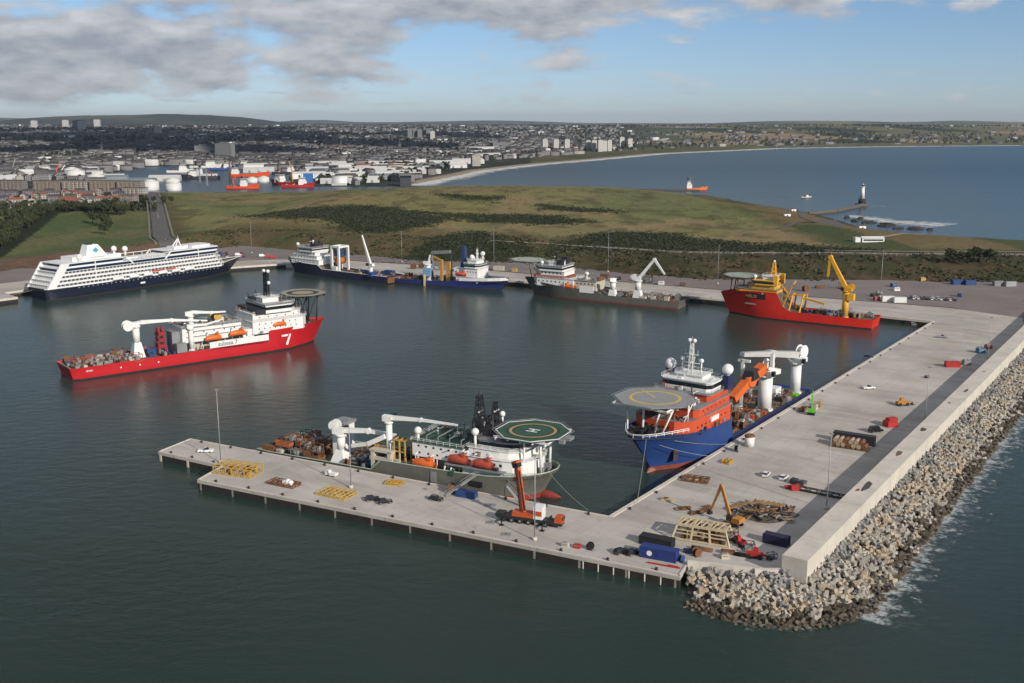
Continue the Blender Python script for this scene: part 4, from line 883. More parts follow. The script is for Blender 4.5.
# ---------------------------------------------------------------- grey green construction vessel at the jetty
def jetty_ship():
    u = Vector((.8894, -.457, 0)); n = Vector((.457, .8894, 0)); O_ = Vector((-80.8, 334.5, 0)) + n * 11.5; O = (O_.x, O_.y, 0); rz = math.atan2(u.y, u.x)
    t = thing('offshore_vessel', 'grey green vessel with a green octagonal helideck moored along the jetty', 'ship', O, rz)
    HULL = mat('grey_green_hull', (.128, .130, .108), .55, .12, .2, stain=.4, stain_c=(.075, .07, .055)); PG = mat('pale_green_rail', (.32, .40, .30), .5)
    t.scale = (1, 1, 1); hull(t, [(-9, 10.6, 9.6, 4.6, 1.5), (-4, 11.3, 11, 4.6, 0), (39, 11.3, 11.3, 4.9, 0), (43, 11.3, 11.3, 8.6, 0), (72, 11.3, 11.2, 9.0, 0), (82, 11.1, 10.8, 9.4, -.2), (89, 10.2, 8.8, 10.0, -.9), (94, 8.6, 6.2, 10.6, -2), (97.8, 6.0, 3.2, 11.0, -3.2), (99.8, 3.2, 1.1, 11.3, -4.2), (100.6, .2, .08, 11.4, -4.6)], HULL, mat('red_boot_top', (.26, .045, .035), .6, .2), DECK, zb=3.3, rail=PG)
    b = MB(); rings = []
    for i, (x, r) in enumerate([(90, 1.0), (93, 1.6), (96, 1.7), (98.4, 1.4), (100.2, .9), (101.4, .4), (101.9, .05)]): rings.append([(x, r * .85 * math.cos(a), 2.3 + r * math.sin(a)) for a in np.linspace(0, 6.2832, 13)[:-1]])
    vs = [p for q in rings for p in q]; b.add(vs, [(i * 12 + j, i * 12 + (j + 1) % 12, (i + 1) * 12 + (j + 1) % 12, (i + 1) * 12 + j) for i in range(6) for j in range(12)], 0, True); b.build('bulbous_bow', mat('red_bulb', (.24, .04, .03), .55, .2), t)
    # block under the green roofed deckhouse
    A = rect(54, 72.5, -9.2, 8, 0); house(t, rect(54.3, 72.3, -6.4, 7.8), 7.6, 11.4, OFFW, name='lower_house'); house(t, A, 11.4, 16.3, WHITE, roof=GRN); [MB().cyl((x, -9.0, 7.6), (x, -9.0, 11.4), .16, .16, 6).build('deck_post', WHITE, t) for x in range(55, 73, 4)]; railing(t, [(54, 8), (54, -9.2), (72.5, -9.2)], 16.3, GREY)
    for z, k in ((14.6, 6), (12.4, 5)): windows(t, 'y', 55, 71.5, -9.23, 0, z, .7, .6, k)
    gb = MB(); [gb.beam((55 + i * 4.2, -9, 16.3 + 2.4), (55 + i * 4.2, 7.8, 16.3 + 2.4), .25) for i in range(5)]; [gb.beam((55 + i * 4.2, s, 16.3), (55 + i * 4.2, s, 18.7), .25) for i in range(5) for s in (-8.9, 7.7)]; gb.build('roof_frame', GREY, t)
    # forward house with rounded front
    def rnd(x0, xc, r, k=10): return [(x0, -r)] + [(xc + r * .95 * math.cos(a), r * math.sin(a)) for a in np.linspace(-math.pi / 2, math.pi / 2, k)] + [(x0, r)]
    house(t, rnd(72.5, 86.5, 9.6), 8.2, 14.6, WHITE, .985); house(t, rnd(74, 85, 8.8), 14.6, 17.2, WHITE, .97)
    Bp = rnd(77.5, 85.5, 8.2); house(t, Bp, 17.2, 20.0, mat('bridge_grey', (.42, .42, .43), .5), .98, 'bridge', GREY); band(t, Bp, 18.3, 19.3, out=.08)
    for z, k in ((12.4, 6), (10.2, 5)): windows(t, 'y', 74, 87, -9.63 + .08, 0, z, .8, .9, k)
    house(t, rect(72.6, 80, -6, 6), 17.2, 20.4, BLK, name='funnel_casing'); house(t, rect(76, 80, -5, 5), 20.4, 22.6, BLK, name='mast_house')
    for x, y in ((73.5, -4), (73.5, 3.5), (75.5, -2.5), (75.8, 4.5), (77.5, 0)): MB().cyl((x, y, 20.4), (x, y, 23.6), .45, .4, 8).build('exhaust_pipe', BLK, t)
    mast(t, 74, -1, 20.4, 31.8, 3.0, BLK, (.3, .5, .7, .88), 4.2); mast(t, 77.4, 3.0, 22.6, 29.0, 1.8, BLK, (.4, .7, .95), 2.8); house(t, rect(72.8, 76, -4.2, 2.6), 20.4, 24.6, BLK, .9, name='funnel_casing'); house(t, rect(77, 83, -5.6, 5.6), 20.0, 21.4, BLK, name='mast_house'); greebles(t, [(72.8, 80, -5.5, 5.5, 20.4), (74, 80, -5, 5, 22.6)], 24, 71, [BLK, BLK, GREY])
    greebles(t, [(55, 72, -8.5, 7.5, 16.3)] * 2 + [(73, 84, -9.2, -8, 14.6), (80, 90, -8, 8, 17.2), (43.5, 54, -10.6, -9.6, 7.6), (54, 72, -11, -9.6, 7.9), (91, 97, -4, 4, 9.6), (68, 88, -11, -9.8, 11.3), (46, 54, -8, 8, 7.6)], 80, 72, [GREY, WHITE, OFFW, RUST, GRN, BLK])
    ball(t, 55.7, -8.4, 19.6, 1.25, 16.3); ball(t, 76.4, -8.2, 22.0, 1.2, 17.2); ball(t, 79.5, 4, 25.0, .95, 22.6)
    BR = mat('brown_ring', (.20, .12, .05), .8); DG = mat('dark_green_ring', (.022, .06, .035), .8); TANR = mat('tan_ring', (.36, .25, .12), .8)
    legs = [((96.5, s * 3.2, 10), (96.5, s * 3.8, 21.7), .42) for s in (-1, 1)] + [((92, s * 6, 10), (93, s * 7.5, 21.7), .35) for s in (-1, 1)] + [((84, s * 6, 20), (85, s * 7, 21.8), .3) for s in (-1, 1)]
    helideck(t, 92.2, 0, 22.4, 11.6, GRN, TANR, WHITE, legs, WHITE, H=True, ring2=DG)
    MB().box(103.2, 105.4, -1.6, 1.6, 21.2, 22.1).box(102.8, 104.6, -4.2, -3.0, 20.9, 22.0).build('deck_edge_walkway', GREY, t)
    for x, z, mm in ((58.9, 8.4, ORA), (71.5, 11.6, mat('faded_red_paint', (.36, .06, .035), .5)), (80.2, 11.4, MATS['faded_red_paint'] if 'faded_red_paint' in MATS else ORA)): lifeboat(t, x, -10.2, z, 8.8 if z < 10 else 7.6, mt=mm)
    MB().box(67, 88, -11.2, -9.4, 10.9, 11.3).build('boat_deck', GREY, t)
    # cranes
    crane(t, 24, -6.5, 3.8, 12.8, 1.4, WHITE, [(25.5, -6, 14.8), (34, -4.5, 15.4), (44, -3.5, 14.8)], 1.4, 1.6, 1.0, 1.0, cone=2.8, wheel=(20.6, -5, 15.6, 1.9))
    crane(t, 43.4, -6.5, 7.6, 19.8, 1.05, WHITE, [(44.5, -6.5, 21.8), (55, -5.5, 22.2), (68, -4.5, 22.0)], 1.1, 1.4, .5, .5)
    MB().beam((42.5, -7.5, 15.5), (36, -8.0, 12.2), 1.3, 1.5).beam((36, -8, 12.2), (29.5, -8, 10.6), 1.0, 1.2).build('folded_jib', WHITE, t)
    house(t, rect(15.5, 20.5, 0, 6), 3.6, 14.6, WHITE, name='winch_tower'); MB().box(15.1, 21, -.6, 6.6, 14.0, 15.0).build('winch_platform', GREY, t)
    for s in (-1, 1): MB().box(40 + 2.2 + s * 3.2, 42.2 + s * 3.2 + 1.2, -10.9, -8, 4.2, 11.6).build('side_post', OFFW, t)
    MB().box(38.5, 47, -10.8, -10.2, 8.2, 9.4).box(38.5, 47, -10.9, -8, 11.0, 11.7).build('side_gantry', OFFW, t)
    fr = MB()
    for x in (46.5, 48.6, 50.7): fr.beam((x, -8.5, 8), (x, -8.5, 15.5), .4); fr.beam((x, -5, 8), (x, -5, 15.5), .4); fr.beam((x, -8.5, 15.3), (x, -5, 15.3), .35)
    fr.beam((46.5, -8.5, 15.3), (50.7, -8.5, 15.3), .35); fr.beam((46.5, -8.5, 11.5), (50.7, -8.5, 11.5), .3); fr.build('launch_frame', YEL, t)
    MB().box(76, 80.5, -11.46, -11.2, 5.6, 7.2).build('side_door', BLK, t); MB().box(62, 64, -11.5, -11.25, 4.4, 8.0).build('side_ladder', GREY, t)
    railing(t, [(88, -10.0), (93, -8.6), (97.4, -5.8), (99.4, -2.8), (100, 0), (99.4, 2.8), (97.4, 5.8), (93, 8.6)], 10.0, PG, r=.08)
    fd = MB(); r = random.Random(4)
    for i in range(9): x = r.uniform(92, 97); y = r.uniform(-3.2, 3.2); fd.box(x - .7, x + .7, y - .6, y + .6, 9.4, 11.2 + r.random()); 
    fd.build('anchor_windlass', GREY, t)
    ship = 'grey green vessel'
    deck_cargo(O, rz, ship, -6, 16, -9, 9, 3.55, [('frame', RUST), ('basket', RUST), ('reel', RUST), ('winch', RUST), ('frame', WORN), ('pack', WORN), ('pack', OFFW), ('basket', RUST), ('tank', GREY), ('container', RUST), ('frame', BLK)], 48, 21, smin=.65, smax=1.1)
    deck_cargo(O, rz, ship, -2, 14, -7, 8, 5.8, [('frame', RUST), ('pack', RUST), ('basket', WORN), ('frame', RUST), ('reel', BLK)], 12, 27)
    deck_cargo(O, rz, ship, 28, 40, -9.5, 9, 3.65, [('container', BLUE), ('frame', RUST), ('basket', RUST), ('winch', BLK), ('reel', RUST), ('pack', BLK), ('frame', YEL)], 24, 22, 'midships deck')
    deck_cargo(O, rz, ship, 45, 53, -4, 9, 7.5, [('pack', BLK), ('frame', RUST), ('winch', GREY), ('container', BLUE)], 7, 23, 'raised midships deck')
    line(w2(O, rz, 99.2, -3, 10.8), (22, 279.5, 5.5), 'tight mooring line from the bow of the grey green vessel to the jetty', .8); line(w2(O, rz, 88, -9.8, 9.2), (10.5, 281.8, 5.4), 'mooring line from the forward side of the grey green vessel down to the jetty', .4)
    line(w2(O, rz, -8, -9, 4.4), (-96, 338.4, 5.4), 'long low mooring line from the stern of the grey green vessel to the jetty', .8)
jetty_ship()

# ---------------------------------------------------------------- blue hulled vessel with an orange house on the breakwater wharf
def blue_ship():
    d = Vector((-.581, -.814, 0)); p = Vector((-d.y, d.x, 0)); O_ = Vector((237.5, 570.9, 0)) + d * 190 - p * 12.6; O = (O_.x, O_.y, 0); rz = math.atan2(d.y, d.x)
    t = thing('offshore_vessel', 'blue hulled vessel with an orange house and a grey helideck', 'ship', O, rz)
    HULL = mat('royal_blue_hull', (.016, .050, .185), .55, .14, .15, stain=.4, stain_c=(.02, .028, .09)); NAVY = mat('navy_paint', (.014, .02, .075), .45, .15); HO = mat('house_orange', (.55, .075, .026), .5, .12, stain=.25, stain_c=(.30, .06, .02))
    hull(t, [(2, 11.4, 10.4, 6.0, 1.2), (6, 12, 11.6, 6.0, 0), (82, 12, 12, 6.2, 0), (85.5, 12, 12, 12.8, 0), (100, 12, 11.3, 13.6, -.3), (110, 11.6, 8.8, 14.5, -1.5), (118, 10.4, 5.6, 15.4, -3.6), (125, 8.2, 2.8, 16.2, -6.5), (130, 5.4, 1.0, 16.8, -9), (133.5, 2.6, .3, 17.1, -11.5), (135, .2, .06, 17.2, -12.8)], HULL, BOOT, DECK, zb=3.2)
    MB().box(4, 84, 12.06, 12.25, 2.4, 5.9).box(4, 84, -12.25, -12.06, 2.4, 5.9).build('side_plating', NAVY, t)
    b = MB(); rings = [[(x, r * .8 * math.cos(a), 1.6 + r * math.sin(a)) for a in np.linspace(0, 6.2832, 13)[:-1]] for x, r in [(110, 1.2), (116, 1.9), (120, 1.8), (123, 1.2), (124.6, .1)]]
    b.add([q for s in rings for q in s], [(i * 12 + j, i * 12 + (j + 1) % 12, (i + 1) * 12 + (j + 1) % 12, (i + 1) * 12 + j) for i in range(4) for j in range(12)], 0, True); b.build('bulbous_bow', mat('faded_red_bulb', (.30, .12, .10), .6), t)
    MB().prism([(116, 6.9), (118, 6.3), (118.5, 6.6), (116.5, 7.3)], 5.5, 9.0).build('anchor_recess', mat('anchor_brown', (.055, .035, .04), .8, .3), t)
    house(t, rect(84, 104, -11.2, 11.2, .5), 12.6, 18.6, HO, roof=GREY); house(t, rect(103, 117.5, -11.0, 11.0, 5), 14.3, 18.58, HO, roof=GREY, name='front_house'); house(t, rect(84, 110, -11.2, 10.6, 1.5), 18.6, 21.8, HO, roof=GREY); house(t, rect(84.5, 100, -10.6, 10.2, 1.0), 21.8, 24.4, HO, roof=GREY)
    Bp = rect(87, 98, -9.4, 9.4, 1.5); house(t, Bp, 24.4, 28.0, WHITE, name='bridge'); band(t, Bp, 25.8, 27.2); house(t, rect(88, 95, -5, 5), 28.0, 29.4, WHITE, name='top_house')
    for s in (-1, 1): house(t, rect(84.6, 89, s * 10.2 - 1.8, s * 10.2 + 1.8), 24.4, 29.0, NAVY, name='funnel')
    windows(t, 'y', 87, 112, 11.33, 0, 15.6, .6, .6, 8); windows(t, 'y', 87, 107, 10.63, 0, 20.0, .6, .6, 6); windows(t, 'x', 117.53, 0, -5, 5, 16.0, .6, .6, 5)
    MB().box(95, 101, 10.6, 11.8, 15.6, 17.2).build('white_side_panel', WHITE, t)
    mast(t, 93.5, 0, 29.4, 40.5, 1.7, WHITE, (.35, .62), 3.2); 
    for s in (-1, 1): MB().cyl((93, s * 3.6, 28), (93, s * 3.6, 33.6), .32, .25, 8).build('antenna_post', WHITE, t); ball(t, 93, s * 3.6, 34.3, .8); ball(t, 93.5, s * .9, 41.2, .75)
    MB().beam((93, -4.4, 31.6), (93, 4.4, 31.6), .4).build('mast_yard', GREY, t)
    ball(t, 91, -9.2, 31.4, 2.0, 28.8); ball(t, 86.5, 10.6, 31.0, 2.0, 28.8)
    LG = mat('light_grey_helideck', (.25, .25, .245), .8, .12, .3); YR = mat('yellow_line', (.50, .40, .10), .7)
    legs = [((124, s * 2.2, 16), (121.5, s * 3.2, 25.0), .42) for s in (-1, 1)] + [((126.5, -6.5, 16.2), (123, -8.5, 25), .3), ((126.5, 6, 16.2), (123, 8.5, 25), .3)] + [((114, s * 9, 18.6), (114, s * 9.4, 25), .34) for s in (-1, 1)] + [((108, s * 8, 21.8), (110, s * 8.5, 25), .3) for s in (-1, 1)] + [((116, 8.8, 18.8), (110, 9.4, 25), .22)]
    helideck(t, 118, -1, 25.9, 13.6, LG, YR, GREY, legs, WHITE, n=8)
    MB().beam((118, -1, 25.93), (111.5, -9.5, 25.93), .7, .02).build('approach_line', YR, t)
    railing(t, [(117.6, 11.4), (124, 8.6), (129.4, 5.6), (133, 2.8), (134.4, 0), (133, -2.8), (129.4, -5.6), (124, -8.6)], 16.3, WHITE, r=.12)
    fd = MB(); r = random.Random(14)
    for i in range(12): x = r.uniform(119.5, 128); y = r.uniform(-5, 5); fd.box(x - .7, x + .7, y - .6, y + .6, 14.6, 16.6 + r.random()); 
    fd.cyl((123, -3.5, 16.6), (123, 3.5, 16.6), .9, .9, 10); fd.build('anchor_windlass', BLK, t)
    # cranes, aft
    c = crane(t, 40, 6.5, 4.8, 18.6, 2.7, WHITE, [(41.5, 6, 22.5), (50, 3.5, 18.5), (60, 1.5, 13.0)], 3.6, 3.4, 3.0, 2.6, wheel=(37.2, 6.2, 22.6, 2.3), boom_m=ORA)
    MB().beam((38.5, 8.2, 20), (38.5, 8.2, 27.5), 1.2, 1.6).build('king_post', WHITE, t); MB().box(44, 52, 1.5, 6.5, 19.0, 22.5, tx=1, ty=.6).build('crane_machinery', BLK, t)
    crane(t, 8, 7, 4.8, 17.5, 2.1, WHITE, [(6.0, 6, 20.8), (24, 2, 24.0), (43, -2.5, 26.6)], 3.0, 2.8, 2.2, 1.6, wheel=(2.6, 7, 21.6, 2.9), boom_m=mat('crane_grey', (.44, .44, .43), .5))
    MB().beam((40, -3, 5), (40.5, -3, 24), 1.2, 1.2).beam((40.5, -5, 23.6), (40.5, 0, 23.6), 1.0).build('boom_rest', WHITE, t)
    house(t, rect(16, 22, -2, 4), 4.9, 9.0, WHITE, name='deck_workshop'); MB().box(11, 15, 8, 10, 5.1, 6.0).build('lime_skid', LIME, t); greebles(t, [(100, 110, -9, 9.5, 21.8), (111, 117, -8, 8, 18.6), (84.5, 87, -8, 8, 24.4), (88, 97, -8, 8, 28), (98.5, 100, -9, 9, 24.4), (86, 110, 10.8, 11.5, 13.2)] + [(12, 82, -10, 11, 4.95)] * 5, 120, 81, [GREY, WHITE, RUST, BLK, HO, RUST])
    tr = MB(); [tr.beam((60 + i * 4, -9, 5), (60 + i * 4, -9, 11), .4) for i in range(5)]; [tr.beam((60, s, z), (76, s, z), .35) for s in (-9,) for z in (8, 11)]; tr.build('side_gantry', RUST, t)
    MB().box(70, 83, -10, 6, 5.0, 9.6).build('deck_workshop', mat('sooty_grey', (.08, .075, .07), .7, .3), t)
    ship = 'blue hulled vessel'
    deck_cargo(O, rz, ship, 46, 82, -8, 10, 4.95, [('frame', RUST), ('pack', RED), ('winch', GREY), ('reel', RUST), ('container', BLUE), ('basket', RUST), ('pack', OFFW), ('pipes', RUST), ('frame', WORN), ('winch', RUST)], 40, 31, 'working deck')
    deck_cargo(O, rz, ship, 12, 34, -9, 10.5, 4.95, [('basket', RUST), ('frame', RUST), ('pipes', RUST), ('winch', GREY), ('pack', BLK)], 12, 32)
    line(w2(O, rz, 131, 3, 16.2), (36.5, 283.6, 5.4), 'long pale mooring line falling from the bow of the blue vessel to the wharf corner', 1.2); line(w2(O, rz, 128, 6.2, 13.5), (66, 329, 5.4), 'rusty brown mooring line slanting down across the blue bow to the wharf', .5); line(w2(O, rz, 122, 8.6, 13.8), (75, 342, 5.4), 'upper mooring line slanting across the blue hull to the wharf', .5)
blue_ship()

# ---------------------------------------------------------------- cruise ship
def cruise_ship():
    O, rz = place((-313.35, 651.95), (-222.9, 780.2), 25.5, 'stbd'); O = (O[0] + math.cos(rz) * 13, O[1] + math.sin(rz) * 13, WL); t = thing('cruise_ship', 'white cruise ship with a dark navy hull and a tall white funnel', 'ship', O, rz)
    t.scale = (.935, .95, .98); NAVY = mat('dark_navy_hull', (.010, .014, .030), .4, .12, .1); WS = mat('ship_white', (.74, .74, .73), .4, .04, .1); BG = mat('blue_tinted_glass', (.012, .028, .062), .12, .15, .3, spec=.6); CAB = mat('cabin_recess', (.075, .082, .095), .5, .3, .5)
    hull(t, [(1, 10.5, 9, 7.8, 2), (5, 12.4, 11.5, 7.8, .8), (20, 12.75, 12.6, 7.6, 0), (120, 12.75, 12.6, 7.6, 0), (140, 11.9, 10.4, 7.9, -1), (155, 9.2, 6.4, 9.2, -3), (166, 6.2, 3.0, 10.2, -6), (174, 3.4, .9, 10.8, -9), (180, 1.2, .2, 11.2, -12), (182.5, .1, .05, 11.3, -13.5)], NAVY, BOOT_D, mat('teak_deck', (.26, .20, .13), .8, .1), bw=1.0, rail=WS)
    hb = 12.75
    def deckform(xa, xf, z0, z1, nm, mt, inset=0.0, front=6.0, k=1.0):
        y = hb - inset; pts = [(xa, -y + 1.0), (xa + 1, -y), (xf - front, -y)] + [(xf - front + front * math.sin(a), -y * math.cos(a)) for a in np.linspace(.25, math.pi - .25, 7)] + [(xf - front, y), (xa + 1, y), (xa, y - 1.0)]
        return MB().prism(pts, z0, z1, k=k).build(nm, mt, t)
    # (aft end, fore end, floor, ceiling)
    lv = [(3.0, 160, 7.6, 10.3), (5.0, 158, 10.3, 13.0), (7.5, 156, 13.0, 15.7), (10.0, 154, 15.7, 18.3)]
    for i, (xa, xf, z0, z1) in enumerate(lv):
        deckform(xa + 1.6, xf - .6, z0 + .05, z1 - .35, 'cabin_wall', CAB, 1.5)
        deckform(xa, xf, z1 - .35, z1, 'deck_slab', WS); 
        bl = MB()
        for s in (-1, 1): bl.box(xa + 1, xf - 8, s * hb - .06, s * hb + .06, z0, z0 + 1.0)
        bl.box(xa, xa + .12, -hb + 1, hb - 1, z0, z0 + 1.0); bl.build('balcony_front', WS, t)
        dv = MB(); n = 46
        for j in range(n):
            x = xa + 3 + j * (xf - xa - 12) / (n - 1)
            for s in (-1, 1): dv.box(x - .14, x + .14, s * hb - s * 1.7, s * hb - s * .02, z0 + .02, z1 - .36)
        for j in range(9): y = -hb + 2 + j * (2 * hb - 4) / 8; dv.box(xa + .1, xa + 1.7, y - .12, y + .12, z0 + .02, z1 - .36)
        dv.build('balcony_dividers', WS, t)['kind'] = 'stuff'
        MB().prism([(xf - 8, -hb + .3), (xf - 3.2, -hb + 3.4), (xf - .4, -5), (xf + .05, 0), (xf - .4, 5), (xf - 3.2, hb - 3.4), (xf - 8, hb - .3)], z0 + .02, z1 - .36).build('front_screen', WS, t)
    deckform(12, 152, 18.3, 20.1, 'glazed_deck', BG, .3); deckform(11.6, 152.6, 20.1, 20.5, 'deck_slab', WS)
    for xa, xf, nm in ((14, 66, 'aft'), (104, 152, 'fwd')):
        deckform(xa + 1, xf - .6, 20.5, 21.3, 'upper_wall', WS, .25, 3); deckform(xa + 1, xf - .6, 21.3, 23.0, 'upper_glazing', BG, .35, 3); deckform(xa, xf, 23.0, 23.5, 'deck_slab', WS, -.05, 3)
        for s in (-1, 1):
            m = MB(); x1 = xf if nm == 'aft' else xa
            for x in (xa + 26, ): m.box(x - .3, x + .3, s * hb - .12, s * hb + .12, 10.3, 23.2)
            m.beam((x1 + (5 if nm == 'aft' else -5), s * hb, 18.4), (x1 + (-.5 if nm == 'aft' else .5), s * hb, 23.4), .25, 1.0); m.build('side_frame', WS, t)
    for s in (-1, 1): # raked white fins at the stern
        MB().add([(2, s * (hb + .08), 7.6), (8, s * (hb + .08), 7.6), (20.5, s * (hb + .08), 23.4), (13.5, s * (hb + .08), 23.4), (2, s * (hb - .9), 7.6), (8, s * (hb - .9), 7.6), (20.5, s * (hb - .9), 23.4), (13.5, s * (hb - .9), 23.4)], [(0, 1, 2, 3), (7, 6, 5, 4), (0, 4, 5, 1), (1, 5, 6, 2), (2, 6, 7, 3), (3, 7, 4, 0)]).build('stern_fin', WS, t)
    railing(t, [(66, -12), (104, -12)], 20.5, WS, r=.09); MB().box(72, 82, -3, 3, 20.5, 21.2).build('pool_surround', WS, t)
    MB().box(73, 81, -2.3, 2.3, 21.2, 21.25).build('pool_water', mat('pool_water', (.03, .22, .30), .1, .1), t)
    sh = MB()
    for s in (-1, 1): [sh.beam((66 + i * 7.6, s * 11.8, 20.6), (66 + i * 7.6, s * 11.8, 22.6), .3) for i in range(6)]; sh.box(66, 104, s * 11.9 - .8, s * 11.9 + .8, 22.6, 22.9)
    sh.build('promenade_canopy', WS, t)
    fy = 4.6; MB().add([(38, -fy, 23.5), (57, -fy, 23.5), (57, fy, 23.5), (38, fy, 23.5), (41, -fy * .72, 33.2), (49.4, -fy * .72, 33.2), (49.4, fy * .72, 33.2), (41, fy * .72, 33.2)], [(3, 2, 1, 0), (4, 5, 6, 7), (0, 1, 5, 4), (1, 2, 6, 5), (2, 3, 7, 6), (3, 0, 4, 7)]).build('funnel', WS, t)
    ly = lambda z: -(fy - fy * .28 * (z - 23.5) / 9.7) - .08
    MB().add([(44.4, ly(29.2), 29.2), (47.0, ly(27.4), 27.4), (49.4, ly(29.2), 29.2), (47.0, ly(31.4), 31.4)], [(0, 1, 2, 3)]).build('funnel_emblem', mat('emblem_blue', (.08, .28, .55), .5, .05), t)
    gr = MB(); [gr.box(42 + i * 1.6, 43 + i * 1.6, ly(24.6) - .02, ly(24.6) + .12, 24.2, 25.0) for i in range(8)]; gr.build('funnel_louvres', GREY, t)
    MB().box(42, 46, -2, 2, 33.2, 33.9).build('exhaust_top', BLK, t); MB().box(26, 40, -7, 7, 23.5, 26.4).build('funnel_base_house', WS, t); MB().box(56, 66, -6, 6, 23.5, 25.6).build('engine_casing', WS, t)
    for x, y, z in ((31, -8, 26.2), (61, -5, 29.0), (69.5, -6, 28.2)): ball(t, x, y, z, 2.1, 23.5)
    m = MB()
    for s in (-1, 1): m.beam((116, s * 2.4, 23.5), (121.5, s * .5, 30.5), .5, .8)
    m.beam((124, 0, 23.5), (121.5, 0, 30.5), .5, .7); m.beam((119.6, -3.4, 28), (119.6, 3.4, 28), .4); m.cyl((121.5, 0, 30.5), (121.5, 0, 33), .2, .1, 6); m.box(114, 127, -4.5, 4.5, 23.5, 25.4); m.build('mast', WS, t)
    house(t, rect(128, 148, -8, 8, 3), 23.5, 25.2, WS, name='observation_lounge')
    for i, (x0, x1, mm) in enumerate(((52, 62, WS), (66, 75, WS), (78, 87, WS), (91, 100, WS), (103, 112, WS), (115, 125, WS))):
        lifeboat(t, (x0 + x1) / 2, -hb - 1.0, 8.0, x1 - x0 - 1, 2.8, 2.6, ORA if i in (3, 4) and False else WS)
    MB().box(84, 108, -hb - .32, -hb - .1, 10.4, 11.5).build('red_banner_rail', mat('tender_red', (.45, .06, .04), .5), t)
    windows(t, 'y', 24, 150, -hb - .02, 0, 6.1, .8, .7, 34, mat('porthole', (.30, .31, .33), .3))
    MB().box(76, 80, -hb - .08, -hb + .2, 3.0, 4.2).build('pilot_door', WS, t)
    line(w2(O, rz, 3, 4, 6.5), (-327, 655, 5.4), 'short mooring line from the stern of the cruise ship to the pale quay', .3, .1)
cruise_ship()

# ---------------------------------------------------------------- dark blue vessel with a white gantry tower, north quay
def tower_ship():
    O, rz = place((-100.7, 745), (-176.8, 801.8), 18, 'port'); t = thing('offshore_vessel', 'dark blue vessel with a white gantry tower and a steep white crane jib', 'ship', O, rz)
    t.scale = (1.15, 1, 1); HB = mat('ink_blue_hull', (.016, .020, .048), .5, .15, .2)
    hull(t, [(-10, 8.6, 8, 5.4, .8), (-6, 9, 9, 5.4, 0), (48, 9, 9, 5.4, 0), (52, 9, 9, 8.2, 0), (66, 9, 8.2, 8.6, -.4), (78, 7.2, 4.2, 9.2, -2), (85, 4.4, 1.2, 9.8, -4), (88.5, 1.6, .3, 10.1, -5.6), (89.6, .1, .05, 10.2, -6.2)], HB, BOOT_D, DECK, rail=WHITE)
    house(t, rect(52, 82, -7.6, 7.6, 3.5), 7.6, 11.5, WHITE); house(t, rect(54, 79, -7.2, 7.2, 3), 11.5, 14.4, WHITE); house(t, rect(56, 75, -6.6, 6.6, 2.5), 14.4, 17.2, WHITE)
    Bp = rect(57, 72, -8.4, 8.4, 2.5); house(t, Bp, 17.2, 20.2, WHITE, name='bridge', roof=GREY); band(t, Bp, 18.3, 19.5)
    for z in (9.2, 12.4, 15.2): windows(t, 'y', 56, 76, 7.63 if z < 11 else 7.23 if z < 14 else 6.63, 0, z, .7, .8, 7)
    house(t, rect(58, 63, -4, 4), 20.2, 23.4, BLK, name='funnel_casing'); mast(t, 65, 0, 20.2, 27.5, 1.6, BLK, (.4, .8), 2.6); ball(t, 74, 5, 22.0, 1.3, 20.2); ball(t, 61, 3, 25, .9, 23.4); MB().cyl((60, -2, 23.4), (60, -2, 26), .5, .5, 8).cyl((61.5, 1.5, 23.4), (61.5, 1.5, 25.6), .5, .5, 8).build('exhaust_pipe', BLK, t)
    g = MB()
    for x in (35.5, 42): [g.beam((x, s * 4.8, 4.6), (x, s * 4.8, 23.2), 1.2, 1.5) for s in (-1, 1)]; g.beam((x, -4.8, 22.6), (x, 4.8, 22.6), 1.6, 1.4)
    for s in (-1, 1): g.beam((35.5, s * 4.8, 22.6), (42, s * 4.8, 22.6), 1.2, 1.4)
    g.build('gantry_tower', WHITE, t)
    MB().cyl((38.5, -2.8, 12), (38.5, 2.8, 12), 2.8, 2.8, 16).build('tower_reel', mat('orange_brown', (.42, .13, .035), .7, .2), t); MB().box(36, 41, -3.6, 3.6, 15.4, 20).build('tower_machinery', NAVYP, t); MB().box(36.4, 40.6, 4.6, 6.6, 4.6, 8).build('white_skid', WHITE, t)
    crane(t, 7, 4.5, 4.4, 10.5, 1.3, WHITE, [(7.4, 4.5, 12.4), (14.5, 4.0, 33.0)], 1.5, 1.8, .8, .9)
    deck_cargo(O, rz, 'dark blue vessel', -6, 32, -7, 7, 4.35, [('container', BLUE), ('pack', YEL), ('basket', RUST), ('winch', BLK), ('reel', RUST), ('frame', RUST), ('basket', BLUE)], 18, 41)
    MB().box(-10.6, -9.6, -8, 8, .6, 4.6).build('stern_roller', RUST, t)
NAVYP = mat('navy_machinery', (.03, .05, .13), .5, .2)
tower_ship()
